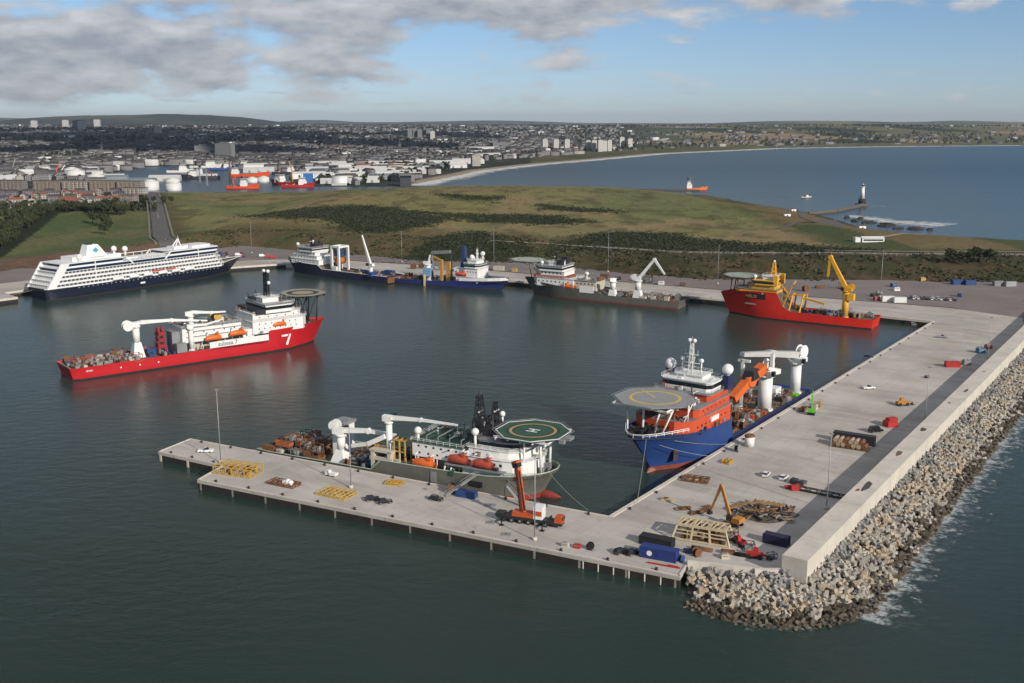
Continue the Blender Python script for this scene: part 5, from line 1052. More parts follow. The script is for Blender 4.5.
def white_bow_ship():
    O, rz = place((-88.2, 745), (-8.3, 704.0), 17, 'stbd'); t = thing('offshore_vessel', 'blue hulled vessel with a white bow rail, two white radomes and a red lifeboat', 'ship', O, rz)
    HB = mat('mid_blue_hull', (.022, .036, .15), .5, .15, .2)
    hull(t, [(-3, 8, 7.4, 3.6, .8), (1, 8.5, 8.5, 3.6, 0), (26, 8.5, 8.5, 3.8, 0), (44, 8.5, 8.5, 4.6, 0), (50, 8.5, 8.3, 5.2, 0), (66, 8.2, 7.0, 5.6, -.6), (78, 6.6, 3.6, 6.2, -2), (86, 3.8, .9, 6.8, -4), (90, .9, .1, 7.1, -5.4), (90.8, .1, .05, 7.2, -5.8)], HB, BOOT_D, DECK)
    m = MB()
    st = [(56, 8.52), (66, 8.24), (78, 6.64), (86, 3.84), (90, .94), (90.9, 0)]
    for s in (-1, 1):
        for (xa, ya), (xb, yb) in zip(st[:-1], st[1:]): m.beam((xa, ya * s, 6.4 + (xa - 56) * .045), (xb, yb * s, 6.4 + (xb - 56) * .045), .2, 2.0)
    m.build('bow_bulwark', WHITE, t)
    house(t, rect(53, 72, -7.4, 7.4, 2), 4.4, 8.4, WHITE); house(t, rect(60, 72, -7, 7, 2), 8.4, 14.6, WHITE); Bp = rect(60, 71, -7.8, 7.8, 2.5); house(t, Bp, 14.6, 17.4, WHITE, name='bridge', roof=GRN); band(t, Bp, 15.5, 16.7); house(t, rect(61, 69, -5, 5, 1), 17.4, 20.0, WHITE, name='top_house')
    windows(t, 'y', 61, 70, -7.03, 0, 11.6, .7, .8, 4); windows(t, 'y', 54, 70, -7.43, 0, 6.2, .7, .8, 6)
    ball(t, 63.5, -3, 22.0, 1.7, 20.0); ball(t, 69, 2.5, 24.0, 1.7, 20.0); ball(t, 61, 3, 20.6, 1.5, 17.4); mast(t, 66, 0, 20, 27, 1.0, WHITE, (.6, .9), 2.0)
    MB().add([(53.5, -2, 14), (57.5, -2, 14), (57.5, 2, 14), (53.5, 2, 14), (54, -1.4, 29), (56.6, -1.4, 29), (56.6, 1.4, 29), (54, 1.4, 29)], [(3, 2, 1, 0), (4, 5, 6, 7), (0, 1, 5, 4), (1, 2, 6, 5), (2, 3, 7, 6), (3, 0, 4, 7)]).build('funnel', NAVYP, t); MB().box(50, 60, -5, 5, 8.4, 14).build('casing', WHITE, t)
    lifeboat(t, 57, -7.4, 8.8, 8.4, mt=mat('coral_red', (.55, .09, .055), .5)); house(t, rect(73, 82, -3.5, 3.5, 1), 5.2, 7.4, GREY, name='foredeck_store')
    MB().beam((40, -5, 3.5), (40, -5, 19), 1.5, 1.8).beam((44.5, -3, 3.5), (44.5, -3, 17.5), 1.6, 3.0).beam((40, -5, 18), (33, -4, 20.5), 1.1, 1.4).build('handling_tower', mat('ochre_paint', (.45, .24, .06), .6, .25), t)
    crane(t, 28, -3.5, 2.6, 14, 1.8, WHITE, [(28.5, -3.5, 16), (29.5, -3.4, 21.5)], 1.3, 1.5, .5, .7); MB().box(25, 31.5, -6.4, -5.2, 6.4, 11.5).box(25, 31.5, -6, -1, 11.5, 12.4).build('blue_white_hoist_house', mat('pale_blue_paint', (.20, .36, .55), .5), t); MB().beam((28, -8.8, 8), (28, -8.8, -.5), 1.6, 1.0).build('hoist_rail', mat('straw_paint', (.50, .42, .22), .6), t)
    deck_cargo(O, rz, 'blue vessel with the white bow', 2, 26, -7, 7, 2.65, [('basket', RUST), ('pipes', RUST), ('pack', OFFW), ('container', OFFW), ('reel', RUST), ('tank', GREY)], 13, 51)
    deck_cargo(O, rz, 'blue vessel with the white bow', 32, 50, -1, 7, 3.4, [('frame', GREY), ('pack', GREY), ('reel', GREY)], 6, 52, 'midships deck')
    MB().beam((26, 5, 2.6), (26, 5, 22), 1.4).beam((26, 5, 22), (42, 4, 23.5), 1.8, 2.2).beam((42, 5, 3), (42, 5, 22.5), 1.2).build('a_frame', GREY, t)
white_bow_ship()
def knuckle_ship():
    O, rz = place((101.2, 637.4), (12.9, 687.1), 20, 'port'); t = thing('offshore_vessel', 'grey brown vessel with a knuckle boom crane and a pale helideck over its bow', 'ship', O, rz)
    t.scale = (1.12, 1, 1); HB = mat('grey_brown_hull', (.115, .112, .098), .6, .15, .2, stain=.4)
    hull(t, [(-4, 9.5, 9, 4.8, .8), (0, 10, 10, 4.8, 0), (42, 10, 10, 5.0, 0), (46, 10, 10, 7.0, 0), (70, 10, 9.6, 8.4, 0), (82, 8.6, 6, 9.6, -1.8), (91, 5.6, 2.2, 10.4, -3.6), (96.5, 2.2, .4, 11, -5.4), (98, .1, .05, 11.1, -6)], HB, BOOT, DECK)
    house(t, rect(62, 90, -8, 8, 4), 7.4, 13.0, WHITE); MB().box(68, 88, -8.3, 8.3, 13.0, 14.6).build('red_band', mat('deep_red_paint', (.30, .04, .035), .5), t); house(t, rect(68, 87, -7.6, 7.6, 3.5), 14.6, 17.4, WHITE)
    Bp = rect(69, 88, -8.6, 8.6, 4); house(t, Bp, 17.4, 20.8, WHITE, name='bridge', roof=GREY); band(t, Bp, 18.6, 19.9); house(t, rect(72, 80, -4, 4), 20.8, 22.8, WHITE, name='top_house')
    windows(t, 'y', 64, 86, 8.03, 0, 10.2, .8, .9, 8); windows(t, 'y', 69, 84, 7.63, 0, 15.6, .8, .9, 6)
    house(t, rect(71, 75, -7, -3), 20.8, 26, BLK, name='funnel'); house(t, rect(71, 74.5, 1, 5), 20.8, 24.6, BLK, name='funnel'); mast(t, 77, 0, 22.8, 29, 1.5, BLK, (.5, .9), 2.8); ball(t, 84, 5, 22.4, 1.2, 20.8)
    ball(t, 55, 4, 17, 1.3, 13); house(t, rect(48, 62, -8, 7), 6.2, 12.6, OFFW, roof=GREY); windows(t, 'y', 49, 61, 7.03, 0, 10.2, .8, .9, 5)
    lifeboat(t, 64, 9.0, 7.0, 8.6); MB().box(48, 57, 9.2, 10.1, 5.4, 9.6).build('white_side_house', WHITE, t)
    PG = mat('pale_helideck', (.34, .38, .33), .8)
    helideck(t, 95.5, 0, 23, 11, PG, GREY, GREY, [((91, s * 4, 9.6), (93, s * 5, 22), .3) for s in (-1, 1)] + [((88, s * 6, 17), (90, s * 7, 22), .3) for s in (-1, 1)], GREY, n=8)
    crane(t, 37.3, 6.5, 4.0, 13.2, 1.6, WHITE, [(36.8, 6.5, 14.6), (36.0, 5, 15.6)], 1.2, 1.4, .6, .8, cone=2.3, cab=False)
    crane(t, 22, 6.0, 4.0, 15.0, 1.8, WHITE, [(21.5, 6, 17), (12.8, 5.4, 29.5), (6.5, 5.2, 20.5)], 1.5, 1.8, .8, .9, cone=2.6, wheel=(24.6, 6, 17.6, 1.8))
    deck_cargo(O, rz, 'grey brown vessel', 0, 44, -8, 8, 3.8, [('frame', RUST), ('basket', RUST), ('pack', OFFW), ('winch', RUST), ('pipes', RUST), ('container', WHITE), ('reel', GREY)], 26, 61)
    r = random.Random(8)
    for i in range(7): x = r.uniform(46, 66); MB().box(x, x + 1.6, r.uniform(-6, 3), r.uniform(3.5, 6), 12.6, 13.6 + r.random() * 1.4).build('roof_machinery', r.choice([GREY, OFFW, RUST]), t)
knuckle_ship()
def yellow_top_ship():
    O, rz = place((204.0, 571.0), (136.0, 614.0), 19, 'port'); t = thing('offshore_vessel', 'red hulled vessel with a yellow superstructure and a tall yellow crane', 'ship', O, rz)
    HR = mat('vermilion_hull', (.66, .030, .018), .4, .08, .15, stain=.1, stain_c=(.2, .03, .02)); YL = mat('strong_yellow', (.74, .38, .03), .5, .1); 
    t.scale = (1.05, 1, 1); hull(t, [(-1, 9, 8.4, 5.6, .8), (3, 9.5, 9.5, 5.4, 0), (44, 9.5, 9.5, 5.8, 0), (48, 9.5, 9.5, 8.0, 0), (52, 9.5, 9.5, 16.0, 0), (62, 9.5, 8.8, 16.0, -.4), (72, 8.6, 5.8, 15.4, -2), (80, 6.2, 2.6, 14.2, -3.4), (85, 3.2, .7, 13.2, -4.6), (87.5, .8, .1, 12.7, -5.4), (88, .1, .05, 12.6, -5.6)], HR, BOOT_D, DECK, bw=1.0)
    # logo panel and web address on the flank, lettered on slightly raised plates
    def flank(x, z):
        st = [(52, 9.5, 9.5, 16.0), (62, 9.5, 8.8, 16.0), (72, 8.6, 5.8, 15.4)]
        for a, b in zip(st[:-1], st[1:]):
            if a[0] <= x <= b[0]: q = (x - a[0]) / (b[0] - a[0]); hd, hw, zd = [a[i] + (b[i] - a[i]) * q for i in (1, 2, 3)]; return hw + (hd - hw) * ((z - .7) / (zd - .7)) ** 1.7
    def sk(p0, p1, z0, z1, off, mm, nm):
        k = 6; vs = []
        for z in (z0, z1): vs += [(p0 + (p1 - p0) * i / k, flank(p0 + (p1 - p0) * i / k, z) + off, z) for i in range(k + 1)]
        MB().add(vs, [(i + 1, i, k + 1 + i, k + 2 + i) for i in range(k)]).build(nm, mm, t)
    sk(70.4, 58.2, 11.2, 14.6, .10, BLK, 'logo_panel')
    text_mesh('HELIX', 2.7, mat('logo_orange', (.75, .26, .12), .6, .05), t, (70.0, flank(70.0, 13) + .34, 11.9), (-1, .16, 0), (0, .10, 1), 'logo_lettering')
    text_mesh('volstad.no', 1.7, WHITE, t, (70.6, flank(70.6, 8.6) + .40, 7.6), (-1, .145, 0), (0, .22, 1), 'address_lettering')
    text_mesh('II', 1.6, WHITE, t, (60.4, flank(60.4, 15.2) + .06, 14.3), (-1, .03, 0), (0, 0, 1), 'name_lettering')
    house(t, rect(52.5, 78, -7.6, 7.6, 4), 14.8, 17.0, YL); house(t, rect(54, 70, -7.4, 7.4, 3), 17.0, 19.6, YL); Bp = rect(54.5, 68, -8.4, 8.4, 3); house(t, Bp, 19.6, 22.4, YL, name='bridge', roof=YL); band(t, Bp, 20.5, 21.7); house(t, rect(52, 54.2, -8, 8), 5.2, 14.6, YL, name='aft_house_front'); house(t, rect(55, 62, -4, 4), 22.4, 24.6, WHITE, name='top_house')
    m = MB().lattice((57, 0, 24.6), (57, 0, 32.5), 2.4, 2.4, .3, 5, 0, 1.0, 1.0); m.beam((57, -3.2, 27.5), (57, 3.2, 27.5), .4).beam((57, -2.4, 30), (57, 2.4, 30), .35); m.build('mast', YL, t)
    ball(t, 66, 5.5, 24.2, 1.1, 22.4); ball(t, 57, 0, 33.2, .7); 
    for s in (-1, 1): house(t, rect(52.5, 55, s * 6.2 - 1.2, s * 6.2 + 1.2), 19.6, 25.4, YL, name='funnel')
    helideck(t, 75.5, -1, 23.4, 10.6, mat('pale_green_helideck', (.30, .34, .27), .8), GREY, GREY, [((76, s * 5, 14.6), (76, s * 6, 22.5), .3) for s in (-1, 1)] + [((81, s * 3, 13.6), (80, s * 4, 22.5), .3) for s in (-1, 1)], RUST, n=8)
    crane(t, 15, 5.5, 4.6, 19.5, 1.7, YL, [(15.6, 5.5, 22.2), (24.6, 5.2, 38.6), (25.4, 5.2, 27.6)], 2.2, 2.2, .9, 1.0, wheel=(12.6, 5.5, 22.4, 1.8)); MB().box(10.5, 14, 3.6, 7.6, 15, 18.6).build('crane_winch_house', YL, t)
    g = MB()
    for x in (40, 46): [g.beam((x, s * 5, 5), (x - 1.5, s * 3.5, 15), .7) for s in (-1, 1)]; g.beam((x - 1.5, -3.5, 15), (x - 1.5, 3.5, 15), .7)
    g.beam((44.5, 3.5, 15), (38.5, 3.5, 15), .7); g.beam((38.5, 3.5, 13.4), (26, 5.5, 11.4), .9, 1.1); g.beam((46, 4, 15), (52, 6, 22), .4); g.build('launch_gantry', YL, t)
    MB().beam((49, 7, 8), (44, 8.2, 20.5), .6).beam((50.5, 2, 10), (46, -6, 21.8), .5).build('tugger_boom', YL, t)
    deck_cargo(O, rz, 'red vessel with the yellow crane', 2, 46, -7.5, 7.8, 4.5, [('reel', GREY), ('winch', BLK), ('frame', GREY), ('pack', RED), ('reel', BLK), ('basket', BLUE), ('tank', GREY), ('pack', NAVYP), ('winch', YEL)], 26, 71)
yellow_top_ship()

# ================================================================== THINGS ON THE QUAYS
def deck_objects():
    rj = math.atan2(-.457, .8894); rw = math.atan2(.822, .569)
    # ---- cars
    def car(name, paint, label, loc, rz, group=None, kind='car'):
        key = (kind, paint.name)
        if key not in CARGO:
            o = thing(name, label, 'car' if kind == 'car' else 'van' if kind == 'van' else 'pickup'); b = MB()
            L_, w, h1, h2 = (4.4, 1.8, .95, 1.5) if kind == 'car' else (5.4, 2.0, 1.1, 2.3) if kind == 'van' else (5.2, 1.85, 1.05, 1.8)
            side = [(-L_ / 2, .35), (L_ / 2, .35), (L_ / 2, .78), (L_ / 2 - .35, h1 - .02), (L_ * .18, h1 + .02), (-L_ / 2 + .1, h1)]
            vs = [(x, s * w / 2 * (.94 if z > .7 else 1), z) for s in (-1, 1) for x, z in side]; n = len(side)
            b.add(vs, [tuple(range(n)), tuple(range(n, 2 * n))[::-1]] + [((i + 1) % n, i, n + i, n + (i + 1) % n) for i in range(n)]); b.build('body', paint, o)
            xa, xb = (-L_ * .44, L_ * .20) if kind == 'car' else (-L_ * .49, L_ * .30) if kind == 'van' else (-L_ * .08, L_ * .2)
            MB().add([(xa, -w * .45, h1), (xb, -w * .45, h1), (xb, w * .45, h1), (xa, w * .45, h1), (xa + .35, -w * .37, h2), (xb - .7, -w * .37, h2), (xb - .7, w * .37, h2), (xa + .35, w * .37, h2)], [(0, 1, 5, 4), (1, 2, 6, 5), (2, 3, 7, 6), (3, 0, 4, 7)]).build('window_glass', GLASS if kind != 'van' else paint, o)
            MB().box(xa + .3, xb - .65, -w * .375, w * .375, h2 - .01, h2 + .04).build('roof_panel', paint, o)
            for sx in (-1, 1):
                for sy in (-1, 1):
                    wv = MB().cyl((sx * L_ * .31, sy * (w / 2 - .2), .33), (sx * L_ * .31, sy * (w / 2 + .02), .33), .33, .33, 12).build('wheel', RUB, o); MB().cyl((sx * L_ * .31, sy * (w / 2 + .02), .33), (sx * L_ * .31, sy * (w / 2 + .035), .33), .18, .18, 8).build('hub', STEEL, wv)
            for sy in (-1, 1): MB().box(L_ / 2 - .06, L_ / 2 + .02, sy * w * .36 - .18, sy * w * .36 + .18, .62, .76).build('headlight', WHITE, o); MB().box(-L_ / 2 - .02, -L_ / 2 + .05, sy * w * .4 - .12, sy * w * .4 + .12, .65, .85).build('tail_light', RED, o)
            CARGO[key] = o
        else: o = dup(CARGO[key])
        o.location = loc; o.rotation_euler = (0, 0, rz); o['label'] = label; o.name = name
        if group: o['group'] = group
        return o
    BC = mat('black_car_paint', (.012, .012, .014), .25, .05, coat=.6); WC = mat('white_car_paint', (.75, .75, .74), .3, .03, coat=.5); SC = mat('silver_car_paint', (.38, .39, .40), .3, .04, metal=.5); RC = mat('red_car_paint', (.40, .03, .03), .3, .04, coat=.5); BLC = mat('blue_car_paint', (.03, .07, .22), .3, .04, coat=.5); DC = mat('dark_grey_car_paint', (.05, .052, .056), .3, .05, coat=.5)
    g = 'cars parked on the quays'
    car('parked_car', WC, 'white car parked alone near the jetty head', (-104.6, 334.2, DZ), rj + .5, g, 'pickup')
    for i, (x, y, a, lb) in enumerate([(-41.7, 288.6, .75, 'black car parked beyond its twin on the jetty, nearer the yellow frames'), (-37.6, 286.2, .8, 'black car parked on the jetty, the one nearer the mobile crane of a pair'), (-22.6, 288.6, .05, 'black car parked beside the blue container on the jetty'), (28.6, 250.2, .95, 'black car beside the red hoses near the jetty end'), (31.6, 249.6, 1.0, 'black car next to the large blue container at the jetty end')]): car('parked_car', BC, lb, (x, y, DZ), rj + a, g)
    car('parked_car', WC, 'white car standing a little apart on the wide wharf', (81.0, 310.2, DZ), 1.05, g); car('parked_car', WC, 'white car beside the two dark cars on the wide wharf', (85.8, 307.3, DZ), .95, g)
    car('parked_car', BC, 'black car between a white car and a dark grey car on the wharf', (88.3, 304.2, DZ), .95, g); car('parked_car', DC, 'dark grey car at the end of the row above the red boom', (90.3, 302.2, DZ), 1.0, g)
    car('parked_pickup', WC, 'white pickup standing alone in the middle of the far wharf', (150.8, 419.3, DZ), .15, g, 'pickup'); car('parked_van', BC, 'black van beside the red container on the wharf', (132.3, 357.6, DZ), .3, g, 'van'); car('parked_car', BC, 'small dark car in the far corner of the wharf near the basin end', (170.6, 478.0, DZ), -.3, g); car('parked_car', SC, 'dark grey pickup near the inner corner of the basin', (225.0, 524.5, DZ), -.25, g, 'pickup')
    # ---- light masts
    def light_mast(loc, h, label):
        o = thing('light_mast', label, 'light mast', loc, 0, 'tall floodlight masts'); MB().cyl((0, 0, 0), (0, 0, h), .19, .09, 8).build('pole', STEEL, o); MB().cyl((0, 0, 0), (0, 0, .9), .75, .6, 10).build('base', CONC_L, o)
        hd = MB().cyl((0, 0, h - .2), (0, 0, h + .1), .3, .3, 8).build('head_ring', STEEL, o)
        for k in range(6): a = k * 1.047; MB().box(-.22, .22, -.12, .12, -.2, .04).build('floodlight', GREY, hd).matrix_local = Matrix.Translation((.45 * math.cos(a), .45 * math.sin(a), h)) @ Matrix.Rotation(a, 4, 'Z')
    for x, y, h, lb in [(-96.3, 322.9, 25, 'tall light mast at the step of the jetty head'), (-49.6, 299.2, 22, 'tall light mast at the middle of the jetty near the dark cars'), (6.1, 258.9, 24, 'tall light mast beside the orange mobile crane'), (91.6, 281.5, 23, 'tall light mast at the near end of the breakwater wall'), (152.2, 363.0, 23, 'tall light mast by the middle of the breakwater wall'), (219.4, 460.2, 23, 'tall light mast far along the breakwater wall'),
                        (143.6, 708.0, 27, 'tall light mast in the yard behind the bow of the red ship'), (237.9, 653.4, 30, 'tall light mast in the yard behind the yellow crane'), (-225, 882, 27, 'tall light mast beyond the cruise ship bow'), (-89, 823.8, 25, 'tall light mast behind the dark blue vessel'), (-14, 788.7, 32, 'tall light mast behind the blue vessel with white bow'), (72.5, 766.9, 30, 'tall light mast behind the grey brown vessel')]: light_mast((x, y, DZ), h, lb)
    # ---- bollards along the quay edges
    bo = thing('bollard', 'black mooring bollard on a quay edge', 'bollard', (0, 0, 0), 0, 'bollards along the quay edges'); MB().cyl((0, 0, 0), (0, 0, .45), .32, .26, 10).cyl((0, 0, .45), (0, 0, .62), .42, .42, 10).cyl((0, 0, -.01), (0, 0, .06), .5, .5, 10).build('bollard_head', BLK, bo)
    first = True
    def row(p, q, n, inset):
        nonlocal first
        p = Vector((*p, DZ)); q = Vector((*q, DZ)); d = (q - p).normalized(); nn = Vector((-d.y, d.x, 0))
        for i in range(n):
            c = p.lerp(q, (i + .5) / n) + nn * inset
            if first: bo.location = c; first = False
            else: dup(bo, c)
    row(Q['stepout'], Q['SE'], 12, 1.3); row(Q['inner'], Q['tipF'], 12, 1.3); row(Q['tipL'], Q['stepin'], 3, 1.2); row(Q['NE'], Q['inner'], 22, 1.3); row(NQ[1], NQ[2], 7, -1.3); row(NQ[2], NQ[3], 10, -1.3)
    # ---- yellow frames on the jetty
    def spread(label, loc, rz, l, w, h, nx, ny, mt, seed, name='yellow_frame', load=None, white=False):
        o = thing(name, label, 'steel frame', loc, rz); m = MB(); r = random.Random(seed)
        for i in range(nx + 1):
            x = -l / 2 + i * l / nx
            for s in (-1, 1): m.beam((x, s * w / 2, 0), (x, s * w / 2, h), .24)
            for z in (.15, h): m.beam((x, -w / 2, z), (x, w / 2, z), .22)
        for j in range(ny + 1):
            y = -w / 2 + j * w / ny
            for z in (.15, h): m.beam((-l / 2, y, z), (l / 2, y, z), .22)
        for i in range(nx):
            for s in (-1, 1): m.beam((-l / 2 + i * l / nx, s * w / 2, .1), (-l / 2 + (i + 1) * l / nx, s * w / 2, h), .16)
        m.build('frame', mt, o)
        for i in range(10): x = r.uniform(-l * .42, l * .36); y = r.uniform(-w * .42, w * .36); MB().box(x, x + r.uniform(.5, 1.8), y, y + r.uniform(.4, 1.2), .2, r.uniform(.4, max(.6, h))).build('stored_piece', (load or [RUST, GREY, YEL])[i % 3], o)
        if white: MB().ball((1.4, .4, .9), 1.0).ball((2.6, .2, .8), .9).box(-.2, .9, -.6, .9, .2, 1.3).build('white_bag', WHITE, o)
    spread('tall yellow lattice frame at the head of the jetty', (-88.0, 313.2, DZ), rj + .12, 14, 7, 2.6, 6, 3, YEL, 1); spread('low rusty frame with white bags, between two yellow frames on the jetty', (-71.0, 302.4, DZ), rj, 10, 4.2, .8, 5, 2, RUST, 2, 'rusty_frame', white=True)
    spread('low wide tan yellow frame on the jetty beside the light mast', (-53.0, 293.6, DZ), rj, 10.5, 6.6, .8, 6, 4, mat('tan_yellow_paint', (.52, .35, .10), .6, .2), 3, load=[YEL, OFFW, RUST]); spread('small bright yellow frame near the ship side on the jetty', (-36.6, 302.6, DZ), rj + .2, 5, 3, .8, 3, 2, YEL, 4, load=[YEL, ORA, YEL])
    MB_w = MB().box(-2, 2, -.9, .9, .3, 1.1).box(-1.8, -.6, -.8, .8, 1.1, 1.7); o = tag(MB_w.build('white_skid', WHITE, None, (-57.5, 310.4, DZ), rj), 'small white skid beside the ship crane on the jetty', 'skid')
    for i, (x, y) in enumerate([(-1.2, .9), (1.2, .9), (-1.2, -.9), (1.2, -.9)]): MB().box(x - .3, x + .3, y - .12, y + .12, 0, .32).build('skid_foot', RUB, o)
    cargo('container', BLUE, (-13.6, 291.6, DZ), rj + .08, 'blue cargo container on the jetty beside a rusty reel', None, size=(6.0, 2.4, 1.9)); cargo('reel', RUST, (-18.4, 294.9, DZ), rj + .4, 'rusty orange reel at the jetty edge by the blue container', None, sc=.9)
    # gangways
    def gangway(p, q, label):
        p, q = Vector(p), Vector(q); d = q - p; l = d.length; o = thing('gangway', label, 'gangway'); m = MB().beam(p, q, 1.0, .18); m.build('walkway', STEEL, o); r = MB(); n = d.cross(Vector((0, 0, 1))).normalized()
        for s in (-.5, .5):
            r.beam(p + n * s + Vector((0, 0, 1)), q + n * s + Vector((0, 0, 1)), .08)
            for i in range(7): c = p.lerp(q, i / 6) + n * s; r.beam(c, c + Vector((0, 0, 1)), .06)
        r.build('handrail', STEEL, o)
    gangway((-20.0, 291.6, DZ + .3), (-10.6, 299.0, 9.6), 'long grey gangway from the jetty up to the grey green vessel'); gangway((3.0, 283.5, DZ + .3), (-1.5, 287.5, 9.8), 'short gangway up to the forward side of the grey green vessel')
    # ---- orange mobile crane
    o = thing('mobile_crane', 'large orange and black mobile crane with a raised telescopic boom on the jetty', 'mobile crane', (4.6, 271.0, DZ), rj + .12); OR2 = mat('crane_orange', (.46, .085, .022), .5, .2, .6, stain=.3)
    ch = MB().box(-9, 8, -1.4, 1.4, 1.0, 1.9).box(8, 10.2, -1.45, 1.45, .8, 1.6).box(-9.4, -7, -1.5, 1.5, 1.3, 2.3).build('chassis', BLK, o); cb = MB().box(8.0, 10.4, -1.45, 1.45, 1.6, 3.4, tx=.25, ty=.12).build('cab', OR2, o); MB().box(9.2, 10.46, -1.2, 1.2, 2.3, 3.1).build('windscreen', GLASS, cb)
    for i in range(6):
        for s in (-1, 1): w = MB().cyl((-7 + i * 2.5, s * 1.0, .75), (-7 + i * 2.5, s * 1.6, .75), .75, .75, 14).build('wheel', RUB, o); MB().cyl((-7 + i * 2.5, s * 1.6, .75), (-7 + i * 2.5, s * 1.63, .75), .36, .36, 8).build('hub', GREY, w)
    for x in (-6.5, 5.5):
        for s in (-1, 1): MB().beam((x, s * 1.4, 1.3), (x, s * 4.2, 1.3), .4).cyl((x, s * 4.2, 0), (x, s * 4.2, 1.3), .22, .22, 8).box(x - .6, x + .6, s * 4.2 - .6, s * 4.2 + .6, 0, .14).build('outrigger', BLK, o)
    up = MB().box(-4.4, 2.6, -1.5, 1.5, 2.0, 3.2).build('turntable', OR2, o); MB().box(1.4, 3.4, 1.1, 2.4, 2.2, 4.2, tx=.2).build('operator_cab', GLASS, up); MB().box(2.0, 4.6, -1.6, 1.6, 2.0, 5.6).build('counterweight', WHITE, o); MB().box(2.2, 4.4, -1.66, -1.58, 3.0, 4.4).build('counterweight_emblem', OR2, o)
    bm = MB().beam((-1.40, -0.20, 3.20), (-3.68, 1.02, 15.82), 1.2, 1.4).build('boom', OR2, o); MB().beam((-1.04, -0.20, 3.35), (-2.08, 0.26, 9.13), .7, .5).build('boom_cylinder', BLK, bm); MB().beam((-2.31, 0.07, 3.35), (-4.21, 1.09, 15.51), 1.15, .35).beam((-1.04, -0.78, 3.81), (-3.22, 0.45, 14.90), .3, 1.2).beam((-2.54, 0.41, 9.28), (-2.62, 0.45, 9.81), 1.35, 1.6).beam((-3.07, 0.70, 12.32), (-3.16, 0.74, 12.85), 1.35, 1.6).build('boom_face', BLK, bm); MB().beam((-3.68, 1.02, 15.66), (-4.14, 1.17, 17.03), 1.8, 2.0).build('boom_head', BLK, bm); MB().beam((-4.02, 1.17, 16.88), (-4.17, 1.24, 17.41), 1.9, 2.1).build('boom_tip', OR2, bm)
    MB().cyl((-4.59, 1.17, 16.42), (-4.59, 1.17, 12.47), .06, .06, 4).box(-4.95, -4.25, .95, 1.5, 11.4, 12.5).build('hook_block', OR2, bm)
    for (x, y, l, lb) in [(-1.6, 262.6, 2.6, 'grey steel road plate beside the mobile crane'), (-6.0, 271.2, 2.6, 'grey steel road plate behind the mobile crane outriggers'), (-6.4, 284.6, 3.4, 'grey steel plate lying by the ship side gangway')]: o = tag(MB().box(-l / 2, l / 2, -1.1, 1.1, 0, .16).build('road_plate', GREY, None, (x, y, DZ), rj + .3), lb, 'steel plate'); MB().box(-.3, .3, -.15, .15, .16, .24).build('lifting_eye', BLK, o)
    # hoses and small kit by the jetty edge
    for (x, y, mm, lb, k) in [(14.2, 254.6, OFFW, 'pale power pack by the jetty edge near the crane', 'pack'), (17.2, 253.8, RED, 'red power pack at the jetty edge beside the black drum', 'pack'), (20.6, 252.6, BLK, 'black reel at the jetty edge beside the red power pack', 'reel')]: cargo(k, mm, (x, y, DZ), rj, lb, None, sc=.62)
    # big blue and black containers, corner of the jetty
    bb = mat('container_blue', (.022, .042, .17), .45, .1); o = thing('workshop_container', 'large royal blue workshop container with a white disc at the jetty end', 'container', (38.0, 247.2, DZ), rj + .03); corr_box(9.6, 3.0, 3.0, bb).build('container_body', bb, o); MB().cyl((-2.2, -1.56, 1.5), (-2.2, -1.5, 1.5), .72, .72, 16).build('painted_disc', WHITE, o); MB().box(-.6, .5, -1.56, -1.48, .2, 2.3).build('door', mat('darker_blue', (.014, .03, .17), .5), o)
    cargo('container', BLK, (38.6, 255.6, DZ), rj - .02, 'black cargo container behind the blue workshop container', None, size=(9.0, 3.0, 2.4)); cargo('reel', BLUE, (43.4, 245.2, DZ), rj + 1.2, 'blue and white reel at the very corner of the jetty', None, sc=.55)
    tag(MB().beam((34.6, 244.2, DZ + .2), (42.4, 240.6, DZ + .2), .4, .3).beam((39.4, 242.2, DZ + .2), (42, 241, DZ + .2), .5, .5).build('fender_beam', RED), 'long red and pale beam lying along the jetty edge below the blue container', 'beam')
    # cream space frame
    CR = mat('cream_steel', (.52, .43, .27), .6, .18, stain=.35); o = thing('cream_frame', 'big cream steel cage frame standing at the jetty root', 'steel frame', (51.6, 259.6, DZ), rj + .06); m = MB()
    for s in (-1, 1):
        m.beam((-6.5, s * 2.6, 4.2), (6.5, s * 2.6, 4.2), .5, .6); m.beam((-7.8, s * 3.2, .3), (7.8, s * 3.2, .3), .4)
        for x in (-6.5, -2.2, 2.2, 6.5): m.beam((x, s * 2.6, 4.2), (x * 1.2, s * 3.2, 0), .45)
        for z in (1.9, 2.9): m.beam((-7.0, s * 2.9, z), (7.0, s * 2.9, z), .25)
    for x in (-6.5, -2.2, 2.2, 6.5): m.beam((x, -2.6, 4.2), (x, 2.6, 4.2), .4)
    for i in range(9): m.beam((-6.2 + i * 1.5, -2.6, 4.25), (-5.4 + i * 1.5, 2.6, 4.25), .3)
    m.build('frame', CR, o); r = random.Random(9)
    for i in range(46): x = r.uniform(-6.2, 5); y = r.uniform(-2.4, 1.8); MB().box(x, x + r.uniform(.6, 1.8), y, y + r.uniform(.3, .9), r.choice([.1, .1, 2.9]), r.choice([1.4, 2.6, 4.0])).build('inner_pipework', r.choice([RUST, CR, mat('olive_brown', (.13, .10, .055), .8, .3)]), o)
    cargo('frame', RUST, (59.0, 259.6, DZ), rj + .3, 'rusty tooling frame beside the cream cage frame', None, sc=.9)
